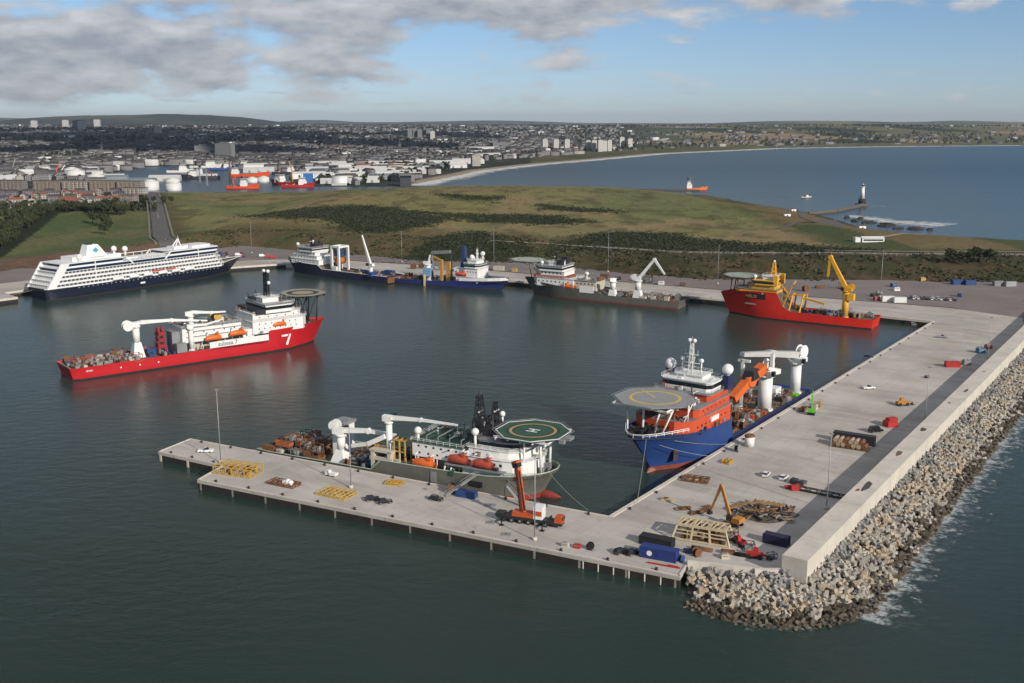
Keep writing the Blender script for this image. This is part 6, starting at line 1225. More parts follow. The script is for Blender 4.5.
    for i, (x, y, k, mm, a) in enumerate([(50, 252.2, 'pipes', RUST, .05), (56.4, 250.2, 'basket', RUST, .2), (60.6, 248.0, 'pipes', BLK, .1), (55.0, 247.0, 'pack', OFFW, .5), (46.6, 250.6, 'basket', BLUE, .1), (62.2, 252.4, 'frame', BLK, .4), (48.0, 248.4, 'reel', RUST, 1.0)]): cargo(k, mm, (x, y, DZ), rj + a, f"{CN.get(mm.name)} {KN[k]} {['behind the low end wall', 'among scrap by the low end wall', 'near the breakwater wall end', 'against the low end wall', 'beside the corner of the jetty', 'beside the red telehandler', 'on the ground before the cream frame'][i]}", None, sc=.7)
    # red telehandlers
    def tele(loc, rz, label, mt=RED, sc=1.0):
        o = thing('telehandler', label, 'telehandler', loc, rz); o.scale = (sc,) * 3; MB().box(-2.2, 2.0, -.9, .9, .6, 1.4).build('body', mt, o); c = MB().box(-.7, .8, .1, 1.0, 1.4, 2.6, tx=.15).build('cab', mt, o); MB().box(-.6, .75, 1.0, 1.04, 1.6, 2.4).build('cab_window', GLASS, c); b = MB().beam((-2.0, -.4, 1.7), (3.2, -.4, 1.1), .4, .5).build('boom', mt, o); MB().box(3.2, 3.4, -1.0, .3, .2, 1.2).box(3.4, 4.6, -.8, -.6, .2, .3).box(3.4, 4.6, 0, .2, .2, .3).build('forks', BLK, b)
        for x in (-1.4, 1.4):
            for s in (-1, 1): MB().cyl((x, s * .8, .6), (x, s * 1.2, .6), .6, .6, 12).build('wheel', RUB, o)
    tele((60.8, 255.8, DZ), rj + 2.4, 'red telehandler beside the cream cage frame'); tele((62.8, 247.4, DZ), rj + .1, 'red telehandler near the breakwater wall end, pointing at scrap')
    cargo('container', mat('dark_indigo_paint', (.022, .020, .055), .5, .15), (70.6, 256.4, DZ), rj - .12, 'dark indigo container in the shadow of the breakwater wall', None, size=(6.6, 2.6, 2.6)); cargo('frame', BLK, (67.0, 246.8, DZ), .4, 'small black frame in shadow by the breakwater wall end', None, sc=.5)
    # ---- excavator and scrap heap
    EX = mat('excavator_yellow', (.44, .20, .04), .6, .2, stain=.45, stain_c=(.16, .08, .04)); TANG = mat('tan_girder_paint', (.27, .165, .075), .75, .3, .8, stain=.5, stain_c=(.11, .07, .04))
    def excavator(loc, rz, label, mt, pts, sc=1.0, bucket=True):
        o = thing('excavator', label, 'excavator', loc, rz); o.scale = (sc,) * 3
        for s in (-1, 1):
            tr = MB(); tr.prism([(-2.2, 0), (2.2, 0), (2.6, .5), (2.2, 1.0), (-2.2, 1.0), (-2.6, .5)], 0, .6); 
            q = MB().add([(x, s * 1.2 + (z - .3) * 1.0, y) for x, y, z in tr.v], tr.f); q.build('track', RUB, o)
        MB().box(-2.4, 1.6, -1.4, 1.4, 1.15, 1.5).box(-2.9, -.2, -1.45, 1.45, 1.5, 2.7, tx=.15).build('house', mt, o); MB().box(-.1, 1.6, .3, 1.4, 1.5, 3.1, tx=.2).build('cab', GLASS, o); MB().cyl((0, 0, .9), (0, 0, 1.2), 1.0, 1.0, 14).build('slew_ring', BLK, o)
        a = [Vector(p) for p in pts]; b = MB(); b.beam(a[0], a[1], .55, 1.0, 0, .45, .8).beam(a[1], a[2], .45, .8, 0, .35, .5).cyl(a[1] - Vector((0, .4, 0)), a[1] + Vector((0, .4, 0)), .5, .5, 8); b.build('boom', mt, o); MB().cyl(a[0].lerp(a[1], .05) + Vector((.7, 0, -.2)), a[0].lerp(a[1], .6) - Vector((0, 0, .4)), .14, .14, 6).build('boom_cylinder', STEEL, o)
        e = a[2]
        if bucket: MB().prism([(e.x - .3, e.y - .7), (e.x + .9, e.y - .7), (e.x + .9, e.y + .7), (e.x - .3, e.y + .7)], e.z - 1.0, e.z + .2, k=.8).build('bucket', BLK, o)
    excavator((61.8, 269.2, DZ), 2.35, 'dark yellow excavator with its long arm folded up beside the scrap heap', EX, [(.9, 0, 1.9), (4.4, 0, 10.6), (7.6, 0, 2.2)])
    hp = thing('scrap_heap', 'heap of pipes, frames and dark scrap on the wharf beside the excavator', 'scrap heap', (72.4, 277.6, DZ), -.25); hp.scale = (1.22, 1.2, 1); r = random.Random(12); MB().prism([(7.6 * math.cos(a) * (1 + .18 * math.sin(3 * a)), 5.2 * math.sin(a) * (1 + .15 * math.cos(4 * a))) for a in np.linspace(0, 6.28, 23)[:-1]], 0, .7, k=.82).build('scrap_bed', mat('dark_scrap', (.075, .066, .050), .95, .4, .9, bump=1.0, bscale=2.5), hp)
    for i in range(90):
        x = r.uniform(-6.6, 6.6); y = r.uniform(-4.6, 4.6); a = r.uniform(0, 3.1); l = r.uniform(.5, 2.0); mm = r.choice([RUST, TANG, mat('dark_scrap', (0, 0, 0)), GREY, mat('dark_scrap', (0, 0, 0)), BLK]); dx, dy = l * math.cos(a), l * math.sin(a)
        MB().beam((x - dx, y - dy, .7 + r.random() * .5), (x + dx, y + dy, .7 + r.random() * .9), r.uniform(.15, .6), r.uniform(.15, .5)).build('scrap_piece', mm, hp)
    for i in range(12): a = 1.0 + i * .19; x, y = 6.6 * math.cos(a), 4.6 * math.sin(a); MB().beam((x - 1.3, y - .3, 1.0), (x + 1.3, y + .2, 1.3 + r.random() * .6), .6, .5).build('tan_girder', TANG, hp)
    # dumper truck with boulders
    DT = mat('trailer_grey_black', (.03, .031, .034), .55, .15); o = thing('boulder_stack', 'stack of tan cylinders and blocks beside a long dark container', 'block stack', (117.4, 340.2, DZ), rj - .05); r = random.Random(5); MB().box(-6.4, 6.6, -3.2, 2.2, 0, .3).build('timber_bed', mat('brown_timber', (.10, .065, .04), .9, .3), o)
    for i in range(13): x = -5.4 + (i % 7) * 1.75; z = .3 if i < 7 else 1.7; MB().cyl((x + (.8 if i > 6 else 0), -2.6, z + .8), (x + (.8 if i > 6 else 0), 1.4, z + .8), .82, .82, 12).build('cylinder_block', mat('tan_concrete', (.36, .28, .18), .9, .25) if i % 3 else RUST, o)
    cargo('container', DT, (120.2, 344.6, DZ), rj - .06, 'long black container behind the stack of tan blocks', None, size=(14.0, 2.8, 3.4))
    o = thing('red_handling_unit', 'red handling unit on the wharf beside the black van', 'machine', (140.2, 365.0, DZ), .35); MB().box(-2.2, 2.2, -1.6, 1.6, 0, 2.2, tx=.1).build('body', RED, o); MB().box(-1.4, 2.6, -1.2, 1.2, 2.2, 3.2, tx=.2).build('upper_body', RED, o); MB().box(2.2, 2.5, -1.3, 1.3, .5, 1.8).build('grille', BLK, o)
    # red boom with long dark beam across the road strip
    o = thing('lattice_jib', 'long dark jib section with a red head lying across the shaded strip', 'crane jib', (0, 0, 0)); MB().lattice((87.4, 297.4, DZ + .8), (102.6, 287.0, DZ + .8), 1.1, 1.1, .14, 11).build('jib_section', BLK, o); MB().box(85.4, 88.2, 296.4, 298.2, DZ, DZ + 1.5).box(84.0, 86.4, 298.0, 299.2, DZ, DZ + 1.0).build('jib_head', RED, o)
    # green tracked lift and tan plant, wharf beside the blue ship
    excavator((115.6, 381.0, DZ), 1.2, 'lime green tracked lift with a raised arm on the wharf', LIME, [(.6, 0, 1.8), (2.0, 0, 7.4), (3.2, 0, 9.6)], .9, False); cargo('basket', RUST, (113.6, 386.0, DZ), rw, 'rusty basket by the wharf edge next to the lime green lift', None); cargo('pack', OFFW, (119.0, 388.4, DZ), rw, 'cream power pack behind the lime green lift', None); cargo('frame', mat('tan_yellow_paint', (0, 0, 0)), (121.6, 391.6, DZ), rw, 'tan frame beyond the lime green lift', None, sc=.8)
    o = thing('water_tank', 'upright white round tank with a rusty lid beside the blue ship', 'tank', (82.6, 341.0, DZ)); MB().cyl((0, 0, 0), (0, 0, 3.6), 1.7, 1.7, 20).build('tank_shell', WHITE, o); MB().cyl((0, 0, 3.6), (0, 0, 4.2), 1.9, 1.5, 20).build('lid', RUST, o)
    cargo('reel', GREY, (77.0, 335.0, DZ), rw, 'grey reel on the wharf beside the white round tank', None, sc=.8); spread('small yellow heap of straps and frame on the wharf by the blue bow', (71.2, 323.0, DZ), rw, 3.4, 2.6, .9, 2, 2, YEL, 6, load=[YEL, YEL, ORA]); spread('low brown frame of steel sections lying on the wharf near the inner corner', (57.8, 306.2, DZ), rj + .1, 8, 5, .7, 4, 2, RUST, 7, 'steel_sections', load=[RUST, RUST, CR]); spread('low tan scatter of planks at the wharf edge by the inner corner', (46.4, 288.4, DZ), rj, 3.6, 2.0, .4, 2, 1, CR, 8, 'plank_stack', load=[CR, RUST, CR])
    for i, (x, y, a) in enumerate([(49.6, 281.4, .1), (53.0, 278.2, .4), (57.0, 281.0, 1.2)]): spread(['reddish flat strips of dunnage on the deck, nearest the inner corner', 'reddish flat strips of dunnage beside the excavator shadow', 'reddish flat dunnage strips between scrap heap and ship'][i], (x, y, DZ), a, 4.4, 1.6, .12, 3, 1, RUST, 20 + i, 'dunnage', load=[RUST, RUST, RUST])
    # loader and kit further along
    tele((155.4, 393.4, DZ), .2, 'tan yellow wheel loader on the wharf near the road strip', EX, 1.15)
    cargo('container', RED, (203.0, 459.4, DZ), rj + .45, 'red cargo container with a white patch far along the wharf', None, size=(6.4, 2.6, 2.6)); cargo('pack', GREY, (211.2, 463.6, DZ), .2, 'grey power pack beside the far red container', None, sc=1.2); cargo('pack', mat('teal_blue_paint', (.05, .17, .30), .5, .15), (229.2, 489.0, DZ), .3, 'teal blue power pack beside a small red unit on the far wharf', None, sc=1.3); cargo('pack', mat('dull_red_paint', (.33, .06, .05), .5, .15), (237.4, 498.6, DZ), .3, 'small dull red power pack beyond the teal blue one', None, sc=1.1); cargo('pack', BLK, (183.0, 438.4, DZ), .3, 'small black power pack alone on the far wharf', None, sc=.6)
    for i, (x, y) in enumerate([(192, 548), (262, 560), (270, 575), (281, 548), (288, 552), (276, 556)]): cargo(['pack', 'frame', 'basket', 'frame', 'pack', 'winch'][i], [BLK, RUST, RUST, BLK, RUST, GREY][i], (x + 30, y + 8, DZ), .3 * i, f"{['black power pack', 'rusty frame', 'rusty basket', 'black frame', 'rusty power pack', 'grey winch'][i]} in the corner where the wharf meets the yard" + ['', ', nearest the road', ', beside the scrap', ', against the wall', ', behind the frames', ', at the edge'][i], None, sc=1.1)
    # ---- the yard behind the north quay
    cols = [BC, WC, SC, DC, BLC, RC, WC, DC]; nm = ['black', 'white', 'silver', 'dark grey', 'blue', 'red']
    nmof = {BC.name: 'black', WC.name: 'white', SC.name: 'silver', DC.name: 'dark grey', BLC.name: 'blue', RC.name: 'red'}
    r = random.Random(3)
    for rr in range(2):
        for i in range(11): p = r.choice([BC, DC, BC, SC, WC]); car('parked_car', p, f"{nmof[p.name]} car in the tight double row on the yard", (254 + i * 2.6, 646 - i * .75 + rr * 5.6, DZ), 1.25, 'cars in the double row on the yard')
    yard = [(237, 637, 'container', WHITE, 0), (243, 633, 'container', WHITE, 0), (231, 640, 'pack', RED, .2), (241, 664, 'pack', GREY, 0), (236, 656, 'basket', BLK, .3), (258, 679, 'pack', WHITE, 0), (262, 696, 'pack', BLUE, .4), (293, 752 - 28, 'pack', YEL, .2), (310, 706, 'container', BLUE, .15), (318, 704, 'container', BLUE, .15), (336, 700, 'container', GREY, .15), (343, 698, 'container', STEEL, .15), (360, 676, 'pack', WHITE, .4), (290, 655, 'pack', BLUE, 1.0), (330, 640, 'pipes', BLK, .5), (342, 628, 'pipes', BLK, .9), (210, 690, 'basket', RUST, .1), (225, 686, 'frame', RUST, .1), (180, 700, 'pack', OFFW, .2), (196, 676, 'reel', RUST, .4)]
    for i, (x, y, k, mm, a) in enumerate(yard): cargo(k, mm, (x, y, DZ), a, f"{CN.get(mm.name)} {KN[k]} on the yard {['behind the stern of the red ship', 'next to its white twin behind the red ship', 'beside the white containers', 'behind the yellow crane', 'beside the light mast', 'before the double row of cars', 'under the embankment', 'at the foot of the embankment', 'forming the near half of a blue pair', 'forming the far half of a blue pair', 'beside the blue pair', 'at the end of the container row', 'at the far edge of the yard', 'beside the double row of cars', 'on open ground', 'near the edge of the open ground', 'behind the red ship bow', 'behind the red ship bridge', 'under the slope', 'between ship and slope'][i]}", None, sc=1.25 if k in ('container', 'pack') else 1.3)
    for i, (x, y, k, mm) in enumerate([(66, 733, 'container', RUST), (60, 735, 'container', GREY), (76, 728, 'pack', BLK), (88, 722, 'pack', GREY), (96, 716, 'frame', BLK), (104, 706, 'pack', WHITE), (40, 748, 'container', WHITE), (28, 752, 'container', OFFW), (-10, 775, 'container', OFFW), (-24, 772, 'pipes', GREY), (-40, 768, 'pipes', GREY), (-52, 776, 'container', GREY), (-62, 782, 'pack', RUST), (-70, 786, 'reel', RUST), (-76, 783, 'reel', RUST), (118, 700, 'pack', RUST), (-30, 790, 'container', WHITE), (2, 770, 'pack', YEL)]): cargo(k, mm, (x, y, DZ), -.5 + .1 * i % .3, f"{CN.get(mm.name)} {KN[k]} on the quay {['behind the grey brown ship', 'beside the rusty container', 'near its bridge', 'beside the black pack', 'near the crane ship', 'behind the knuckle boom', 'by the tall mast', 'beside the white container', 'behind the blue ship', 'in front of the slope', 'behind the blue stern', 'between two ships', 'between two bollard rows', 'in a pair of reels', 'paired with another reel', 'under the embankment end', 'behind the pale container', 'behind the blue bridge'][i]}", None, sc=1.3)
    # car park beyond the cruise ship bow
    r = random.Random(6); n = 0
    for row_ in range(3):
        for i in range(14):
            p = r.choice(cols)
            if r.random() < .8: car('parked_car', p, f"{nmof[p.name]} car in the car park beyond the cruise ship bow", (-292 + i * 4.6 + row_ * 4, 876 - row_ * 13 + i * .2, DZ + .02), r.choice([.1, 1.6]), 'cars parked beyond the cruise ship'); n += 1
    for i, (x, y, p, a) in enumerate([(-210, 857, WC, .2), (-204, 852, RC, .3), (-198, 846, RC, .2), (-232, 864, WC, .1)]): car('parked_van', p, f"{nmof[p.name]} van on the quay road ahead of the cruise ship" + [', beside two red vans', ', between two vans', ', nearest the water', ', nearest the car park'][i], (x, y, DZ), a, None, 'van')
    gh = thing('gatehouse', 'small pale gatehouse at the foot of the sloping road', 'gatehouse', (-286, 892, 5.2), .1); MB().box(-9, 9, -3.5, 3.5, 0, 3.6).build('wall', WHITE, gh); MB().box(-9.6, 9.6, -4.1, 4.1, 3.6, 4.0).build('roof', WHITE, gh); MB().box(-8, 8, -3.56, -3.5, 1.2, 2.6).build('window', GLASS, gh)
deck_objects()

# ================================================================== LAND: scrub, trees, Torry, the old harbour, the city
def arr_mesh(name, V, F, MI, mats, smooth=False):
    me = bpy.data.meshes.new(name); V = np.asarray(V, np.float32); F = np.asarray(F, np.int32)
    me.vertices.add(len(V)); me.vertices.foreach_set('co', V.ravel()); me.loops.add(F.size); me.loops.foreach_set('vertex_index', F.ravel()); me.polygons.add(len(F))
    k = F.shape[1]; me.polygons.foreach_set('loop_start', np.arange(len(F)) * k); me.polygons.foreach_set('loop_total', np.full(len(F), k)); me.polygons.foreach_set('material_index', np.asarray(MI, np.int32))
    for m in mats: me.materials.append(m)
    me.update(); me.validate(); o = bpy.data.objects.new(name, me); COL.objects.link(o); return o
LEAF = [mat('gorse_dark', (.034, .042, .018), .95, .5, .6), mat('leaf_mid', (.038, .050, .018), .95, .45, .6), mat('leaf_olive', (.060, .060, .026), .95, .4, .6), mat('bracken', (.085, .058, .030), .95, .4, .6)]
def clumps(pts, rng, s0, s1, flat=.7, n=3):
    """leaf clumps: several crossed ragged quads for every point, spread through a small volume"""
    V = []; F = []; P = np.asarray(pts, float); k = len(P); o = 0
    for j in range(n):
        a = rng.uniform(0, 2 * np.pi, k); t = rng.uniform(-.9, .9, k); s = rng.uniform(s0, s1, k)
        ux = np.stack([np.cos(a), np.sin(a), 0 * a], 1) * s[:, None]; w = np.stack([-np.sin(a) * np.sin(t), np.cos(a) * np.sin(t), np.cos(t) * flat + .15], 1) * s[:, None]
        c = P + rng.normal(0, .35, (k, 3)) * s[:, None] * np.array([1, 1, .45]); c[:, 2] = np.maximum(c[:, 2], P[:, 2]) + s * flat * .5
        q = np.stack([c - ux * rng.uniform(.6, 1, (k, 1)) - w * rng.uniform(.5, 1, (k, 1)), c + ux * rng.uniform(.6, 1, (k, 1)) - w * rng.uniform(.5, 1, (k, 1)), c + ux * rng.uniform(.4, .9, (k, 1)) + w * rng.uniform(.5, 1, (k, 1)), c - ux * rng.uniform(.4, .9, (k, 1)) + w * rng.uniform(.5, 1, (k, 1))], 1)
        V.append(q.reshape(-1, 3)); F.append(np.arange(k * 4).reshape(k, 4) + o); o += k * 4
    return np.concatenate(V), np.concatenate(F)
def scrub():
    rng = np.random.default_rng(3); P = []
    for g in GORSE:
        a = np.array(g); lo, hi = a.min(0) - 20, a.max(0) + 20; n = int((hi[0] - lo[0]) * (hi[1] - lo[1]) / 6.0)
        x = rng.uniform(lo[0], hi[0], n); y = rng.uniform(lo[1], hi[1], n); d = sdf(x, y, g) + (fbm(x / 16, y / 16, 61) - .5) * 36; k = d > rng.uniform(-16, 5, n) ** 1; P.append(np.stack([x[k], y[k], land_height(x[k], y[k])], 1))
    P = np.concatenate(P); V, F = clumps(P, rng, .55, 1.15, .36, 3); o = arr_mesh('gorse_scrub', V, F, rng.choice([0, 0, 0, 0, 1], len(F)), LEAF); tag(o, 'dark gorse thickets spreading over the golf course slopes', 'gorse', kind='stuff')
    # slope behind the yard
    n = 5200; x = rng.uniform(-330, 560, n); e = rng.uniform(2, 92, n); y = np.interp(x, fx_, fy_) + e; d = fbm(x / 20, y / 16, 15)
    k = (d > np.where(x > 40, .47, .57)); P = np.stack([x[k], y[k], land_height(x[k], y[k])], 1); V, F = clumps(P, rng, .6, 1.5, .6, 3); o = arr_mesh('bank_scrub', V, F, rng.choice([1, 2, 3, 0, 2], len(F)), LEAF); tag(o, 'low brown and green scrub on the slope behind the yard', 'scrub', kind='stuff')
    n = 4200; x = rng.uniform(-300, 330, n); y = rng.uniform(860, 1650, n); d = fbm(x / 45, y / 60, 97); k = (d > .56) & (land_height(x, y) > 6); P = np.stack([x[k], y[k], land_height(x[k], y[k])], 1); V, F = clumps(P, rng, .35, .8, .5, 2); o = arr_mesh('rough_grass', V, F, rng.choice([2, 3, 3], len(F)), LEAF); tag(o, 'tufts of tan rough grass between the fairways', 'grass', kind='stuff')
scrub()
TREEP = []
def tree_proto(seed, h, w):
    rng = np.random.default_rng(seed); t = thing('tree', 'tree', 'tree', (0, 0, 0)); b = MB(); b.cyl((0, 0, -.4), (0, 0, h * .55), h * .028, h * .015, 7)
    for i in range(5): a = i * 1.3 + seed; b.cyl((0, 0, h * (.3 + .05 * i)), (math.cos(a) * w * .3, math.sin(a) * w * .3, h * (.55 + .06 * i)), h * .012, h * .005, 5)
    b.build('trunk', mat('bark', (.07, .055, .04), .95, .3), t)
    lobes = [(rng.uniform(-.28, .28) * w, rng.uniform(-.28, .28) * w, h * rng.uniform(.42, .82), w * rng.uniform(.18, .33)) for _ in range(7)]; pts = []
    for lx, ly, lz, lr in lobes:
        d = rng.normal(0, 1, (34, 3)); d /= np.linalg.norm(d, axis=1)[:, None]; pts.append(np.array([lx, ly, lz]) + d * lr * rng.uniform(.55, 1.05, (34, 1)) * np.array([1, 1, .85]))
    V, F = clumps(np.concatenate(pts), rng, h * .035, h * .075, .9, 2); c = arr_mesh('crown', V, F, rng.choice([0, 0, 1, 1, 2], len(F)), LEAF); c.parent = t; return t
def woods():
    rng = np.random.default_rng(8); protos = [tree_proto(i, 10 + i, 8 + i * .6) for i in range(4)]; used = [False] * 4
    def put(x, y, label, group, s=None):
        k = int(rng.integers(0, 4)); s = s or rng.uniform(.7, 1.15); z = hz(x, y)
        if not used[k]: o = protos[k]; used[k] = True
        else: o = dup(protos[k])
        o.location = (x, y, z); o.rotation_euler = (0, 0, rng.uniform(0, 6)); o.scale = (s, s, s); o['label'] = label; o['group'] = group
    # edge of the wood round the western field
    for i in range(46):
        t = i / 45; x = -545 + t * 112 + rng.uniform(-6, 6); y = 1180 + 18 * math.sin(t * 5) + rng.uniform(-10, 10); put(x, y, 'dark tree in the belt along the far edge of the green field', 'trees along the far edge of the field')
    for i in range(52):
        y = 880 + i * 5.6; x = -438 - (y - 870) * .30 + rng.uniform(-16, 6); put(x, y, 'dark tree at the edge of the wood beside the green field', 'trees along the side of the field')
    for x, y in [(-480, 1225), (-474, 1229), (-486, 1230), (-398, 1010), (-392, 985), (-438, 1072), (-430, 1062), (-412, 1040)]: put(x, y, 'round tree standing a little apart by the houses beyond the field', 'scattered trees by the houses', 1.2)
    for x, y in [(326, 757), (333, 756), (340, 758), (348, 757), (355, 756), (345, 762)]: put(x, y, 'dark round tree on the slope behind the blue containers', 'trees on the slope behind the yard', .95)
    for x, y in [(-452, 1300), (-444, 1312), (-462, 1306), (-436, 1290), (-430, 1302), (-470, 1318)]: put(x, y, 'bushy tree beside the sloping road', 'trees beside the sloping road', .8)
    # the wood itself
    n = 5200; x = rng.uniform(-1250, -395, n); y = rng.uniform(840, 1420, n); k = ((y > 1192) & (y < 1215 + 50 * fbm(x / 60, y / 60, 4)) & (x < -318 - (y - 940) * .37)) | (x < -442 - (y - 870) * .30) & (y < 1200) & (y > 800); k &= rng.random(n) < .85
    x, y = x[k], y[k]; z = land_height(x, y); P = np.concatenate([np.stack([x, y, z + dz], 1) for dz in (1.5, 4.0, 6.5)]); V, F = clumps(P, rng, 1.4, 3.0, .8, 2); o = arr_mesh('wood', V, F, rng.choice([0, 0, 0, 1, 1, 2], len(F)), LEAF); tag(o, 'dark mass of woodland beside the green field', 'wood', kind='stuff')
woods()

# ---------------------------------------------------------------- buildings
def facade(name, wall, win, sx, sz, frac=.45, rough=.8):
    """rendered wall with rows of windows, laid out in metres on the wall itself"""
    if name in MATS: return MATS[name]
    m = bpy.data.materials.new(name); m.use_nodes = True; nt = m.node_tree; N = nt.nodes.new; L = nt.links.new; b = nt.nodes['Principled BSDF']; b.inputs['Roughness'].default_value = rough
    tc = N('ShaderNodeTexCoord'); sp = N('ShaderNodeSeparateXYZ'); L(tc.outputs['Object'], sp.inputs[0]); ad = N('ShaderNodeMath'); ad.operation = 'ADD'; L(sp.outputs[0], ad.inputs[0]); L(sp.outputs[1], ad.inputs[1]); cb = N('ShaderNodeCombineXYZ'); L(ad.outputs[0], cb.inputs[0]); L(sp.outputs[2], cb.inputs[1])
    br = N('ShaderNodeTexBrick'); br.offset = 0; br.inputs['Scale'].default_value = 1; br.inputs['Brick Width'].default_value = sx; br.inputs['Row Height'].default_value = sz; br.inputs['Mortar Size'].default_value = min(sx, sz) * frac * .5; br.inputs['Mortar Smooth'].default_value = 0
    br.inputs['Color1'].default_value = (*win, 1); br.inputs['Color2'].default_value = (*[min(1, c * 2.2) for c in win], 1); br.inputs['Mortar'].default_value = (*wall, 1); L(cb.outputs[0], br.inputs[0]); L(br.outputs[0], b.inputs['Base Color']); MATS[name] = m; return m
GRN_W = facade('granite_front', (.21, .20, .205), (.04, .04, .045), 3.2, 3.1); TAN_W = facade('tan_tenement_front', (.27, .24, .20), (.05, .045, .04), 3.0, 3.0); PALE_W = facade('pale_harled_front', (.42, .40, .36), (.07, .07, .075), 3.2, 3.0); TOWER_W = facade('tower_front', (.55, .54, .52), (.10, .105, .115), 3.4, 2.9, .5); TOWER_G = facade('grey_tower_front', (.20, .205, .21), (.06, .065, .07), 3.4, 2.9, .5)
SLATE = mat('slate_roof', (.060, .058, .064), .8, .25, .2); SLATE2 = mat('worn_slate_roof', (.10, .098, .10), .85, .25, .2); TILE = mat('red_tile_roof', (.20, .075, .045), .85, .2); SHEET = mat('pale_sheet_roof', (.66, .66, .66), .6, .12, .05); SHEETB = mat('blue_grey_sheet_roof', (.20, .24, .27), .6, .12, .05); CLAD = mat('pale_cladding', (.52, .52, .51), .6, .1, .1)
def gable(m, l, w, h, rh, wm=0, rm=1, z0=-1.5):
    m.add([(-l / 2, -w / 2, z0), (l / 2, -w / 2, z0), (l / 2, w / 2, z0), (-l / 2, w / 2, z0), (-l / 2, -w / 2, h), (l / 2, -w / 2, h), (l / 2, w / 2, h), (-l / 2, w / 2, h), (-l / 2, 0, h + rh), (l / 2, 0, h + rh)], [(0, 1, 5, 4), (2, 3, 7, 6), (1, 2, 6, 9, 5), (3, 0, 4, 8, 7)], wm)
    e = .25; m.add([(-l / 2 - e, -w / 2 - e, h - .1), (l / 2 + e, -w / 2 - e, h - .1), (l / 2 + e, 0, h + rh + .05), (-l / 2 - e, 0, h + rh + .05), (l / 2 + e, w / 2 + e, h - .1), (-l / 2 - e, w / 2 + e, h - .1)], [(0, 1, 2, 3), (3, 2, 4, 5)], rm); return m
def torry():
    r = random.Random(21)
    def house_(l, w, h, rh, wm, rm, ch=2):
        o = thing('terraced_house', 'house', 'house'); gable(MB(), l, w, h, rh).build('wall', [wm, rm], o)
        c = MB(); 
        for i in range(ch): x = -l / 2 + .6 + i * (l - 1.2) / max(1, ch - 1); c.box(x - .5, x + .5, -.4, .4, h + rh * .6, h + rh + 1.4)
        c.build('chimney', GRN_W if wm is not PALE_W else TILE, o); return o
    protos = [('pale', house_(16, 8, 5.4, 2.6, PALE_W, SLATE2)), ('grey granite', house_(14, 8.5, 6, 3, GRN_W, SLATE)), ('red roofed', house_(18, 8.5, 6, 2.8, PALE_W, TILE)), ('tan', house_(15, 8, 8.5, 2.6, TAN_W, SLATE))]; used = [0] * 4; n = 0
    rows = [((-640, 1205), (-470, 1262), 9, 0), ((-660, 1240), (-480, 1300), 10, 0), ((-690, 1278), (-500, 1330), 10, 2), ((-700, 1318), (-515, 1372), 10, 1), ((-720, 1360), (-530, 1410), 10, 2), ((-740, 1400), (-545, 1452), 10, 0), ((-760, 1445), (-560, 1490), 9, 1), ((-830, 1290), (-720, 1330), 6, 1), ((-860, 1360), (-760, 1400), 6, 0)]
    for (a, b, k, pref) in rows:
        ang = math.atan2(b[1] - a[1], b[0] - a[0])
        for i in range(k):
            if r.random() < .08: continue
            t = (i + .5) / k; x = a[0] + (b[0] - a[0]) * t + r.uniform(-3, 3); y = a[1] + (b[1] - a[1]) * t + r.uniform(-4, 4); j = pref if r.random() < .7 else r.randrange(4); nm, p = protos[j]
            o = p if not used[j] else dup(p); used[j] = 1; o.location = (x, y, hz(x, y)); o.rotation_euler = (0, 0, ang + r.choice([0, 0, 0, math.pi / 2])); o['label'] = f'{nm} house in the rows beyond the green field'; o['group'] = f'{nm} houses beyond the green field'
    for i, (x, y, l, h, wm, lb) in enumerate([(-700, 1562, 46, 15, TAN_W, 'tan tenement block nearest the wood'), (-652, 1548, 42, 15, PALE_W, 'pale tenement block between two tan ones'), (-606, 1536, 42, 16, TAN_W, 'long tan tenement block with brown bays'), (-562, 1524, 40, 16, TAN_W, 'tan tenement block beside the white storage tanks'), (-480, 1292, 20, 12, TAN_W, 'tall pale brown block of flats standing alone by the sloping road'), (-540, 1480, 34, 9, PALE_W, 'low pale block in front of the tenements'), (-770, 1580, 60, 14, GRN_W, 'grey tenement block farthest from the sloping road')]):
        o = thing('tenement_block', lb, 'flats', (x, y, hz(x, y)), -.24); MB().box(-l / 2, l / 2, -6, 6, -2, h).build('wall', wm, o); MB().box(-l / 2 - .4, l / 2 + .4, -6.4, 6.4, h, h + .8).build('roof', SLATE2, o)
        b = MB()
        for q in range(int(l / 7)): MB().box(-l / 2 + 2 + q * 7, -l / 2 + 4.4 + q * 7, -7.0, -6.0, 0, h - 1).build('stair_bay', mat('brown_bay', (.25, .19, .14), .8, .2), o)
    TW = mat('tank_white', (.62, .62, .60), .5, .06)
    def tank(x, y, rr, h, lb, mt=TW):
        o = thing('storage_tank', lb, 'storage tank', (x, y, hz(x, y))); MB().cyl((0, 0, -1), (0, 0, h), rr, rr, 28).cyl((0, 0, h), (0, 0, h + rr * .22), rr, rr * .1, 28).build('tank_shell', mt, o); s = MB()
        for k in range(16): a = k * .2; s.box((rr + .4) * math.cos(a - 1.6) - .4, (rr + .4) * math.cos(a - 1.6) + .4, (rr + .4) * math.sin(a - 1.6) - .4, (rr + .4) * math.sin(a - 1.6) + .4, h * k / 16, h * k / 16 + .3)
        s.build('spiral_stair', STEEL, o); MB().tube([((rr + .1) * math.cos(a), (rr + .1) * math.sin(a), h + .8) for a in np.linspace(0, 6.2832, 25)], .12, 4).build('rim_rail', STEEL, o)
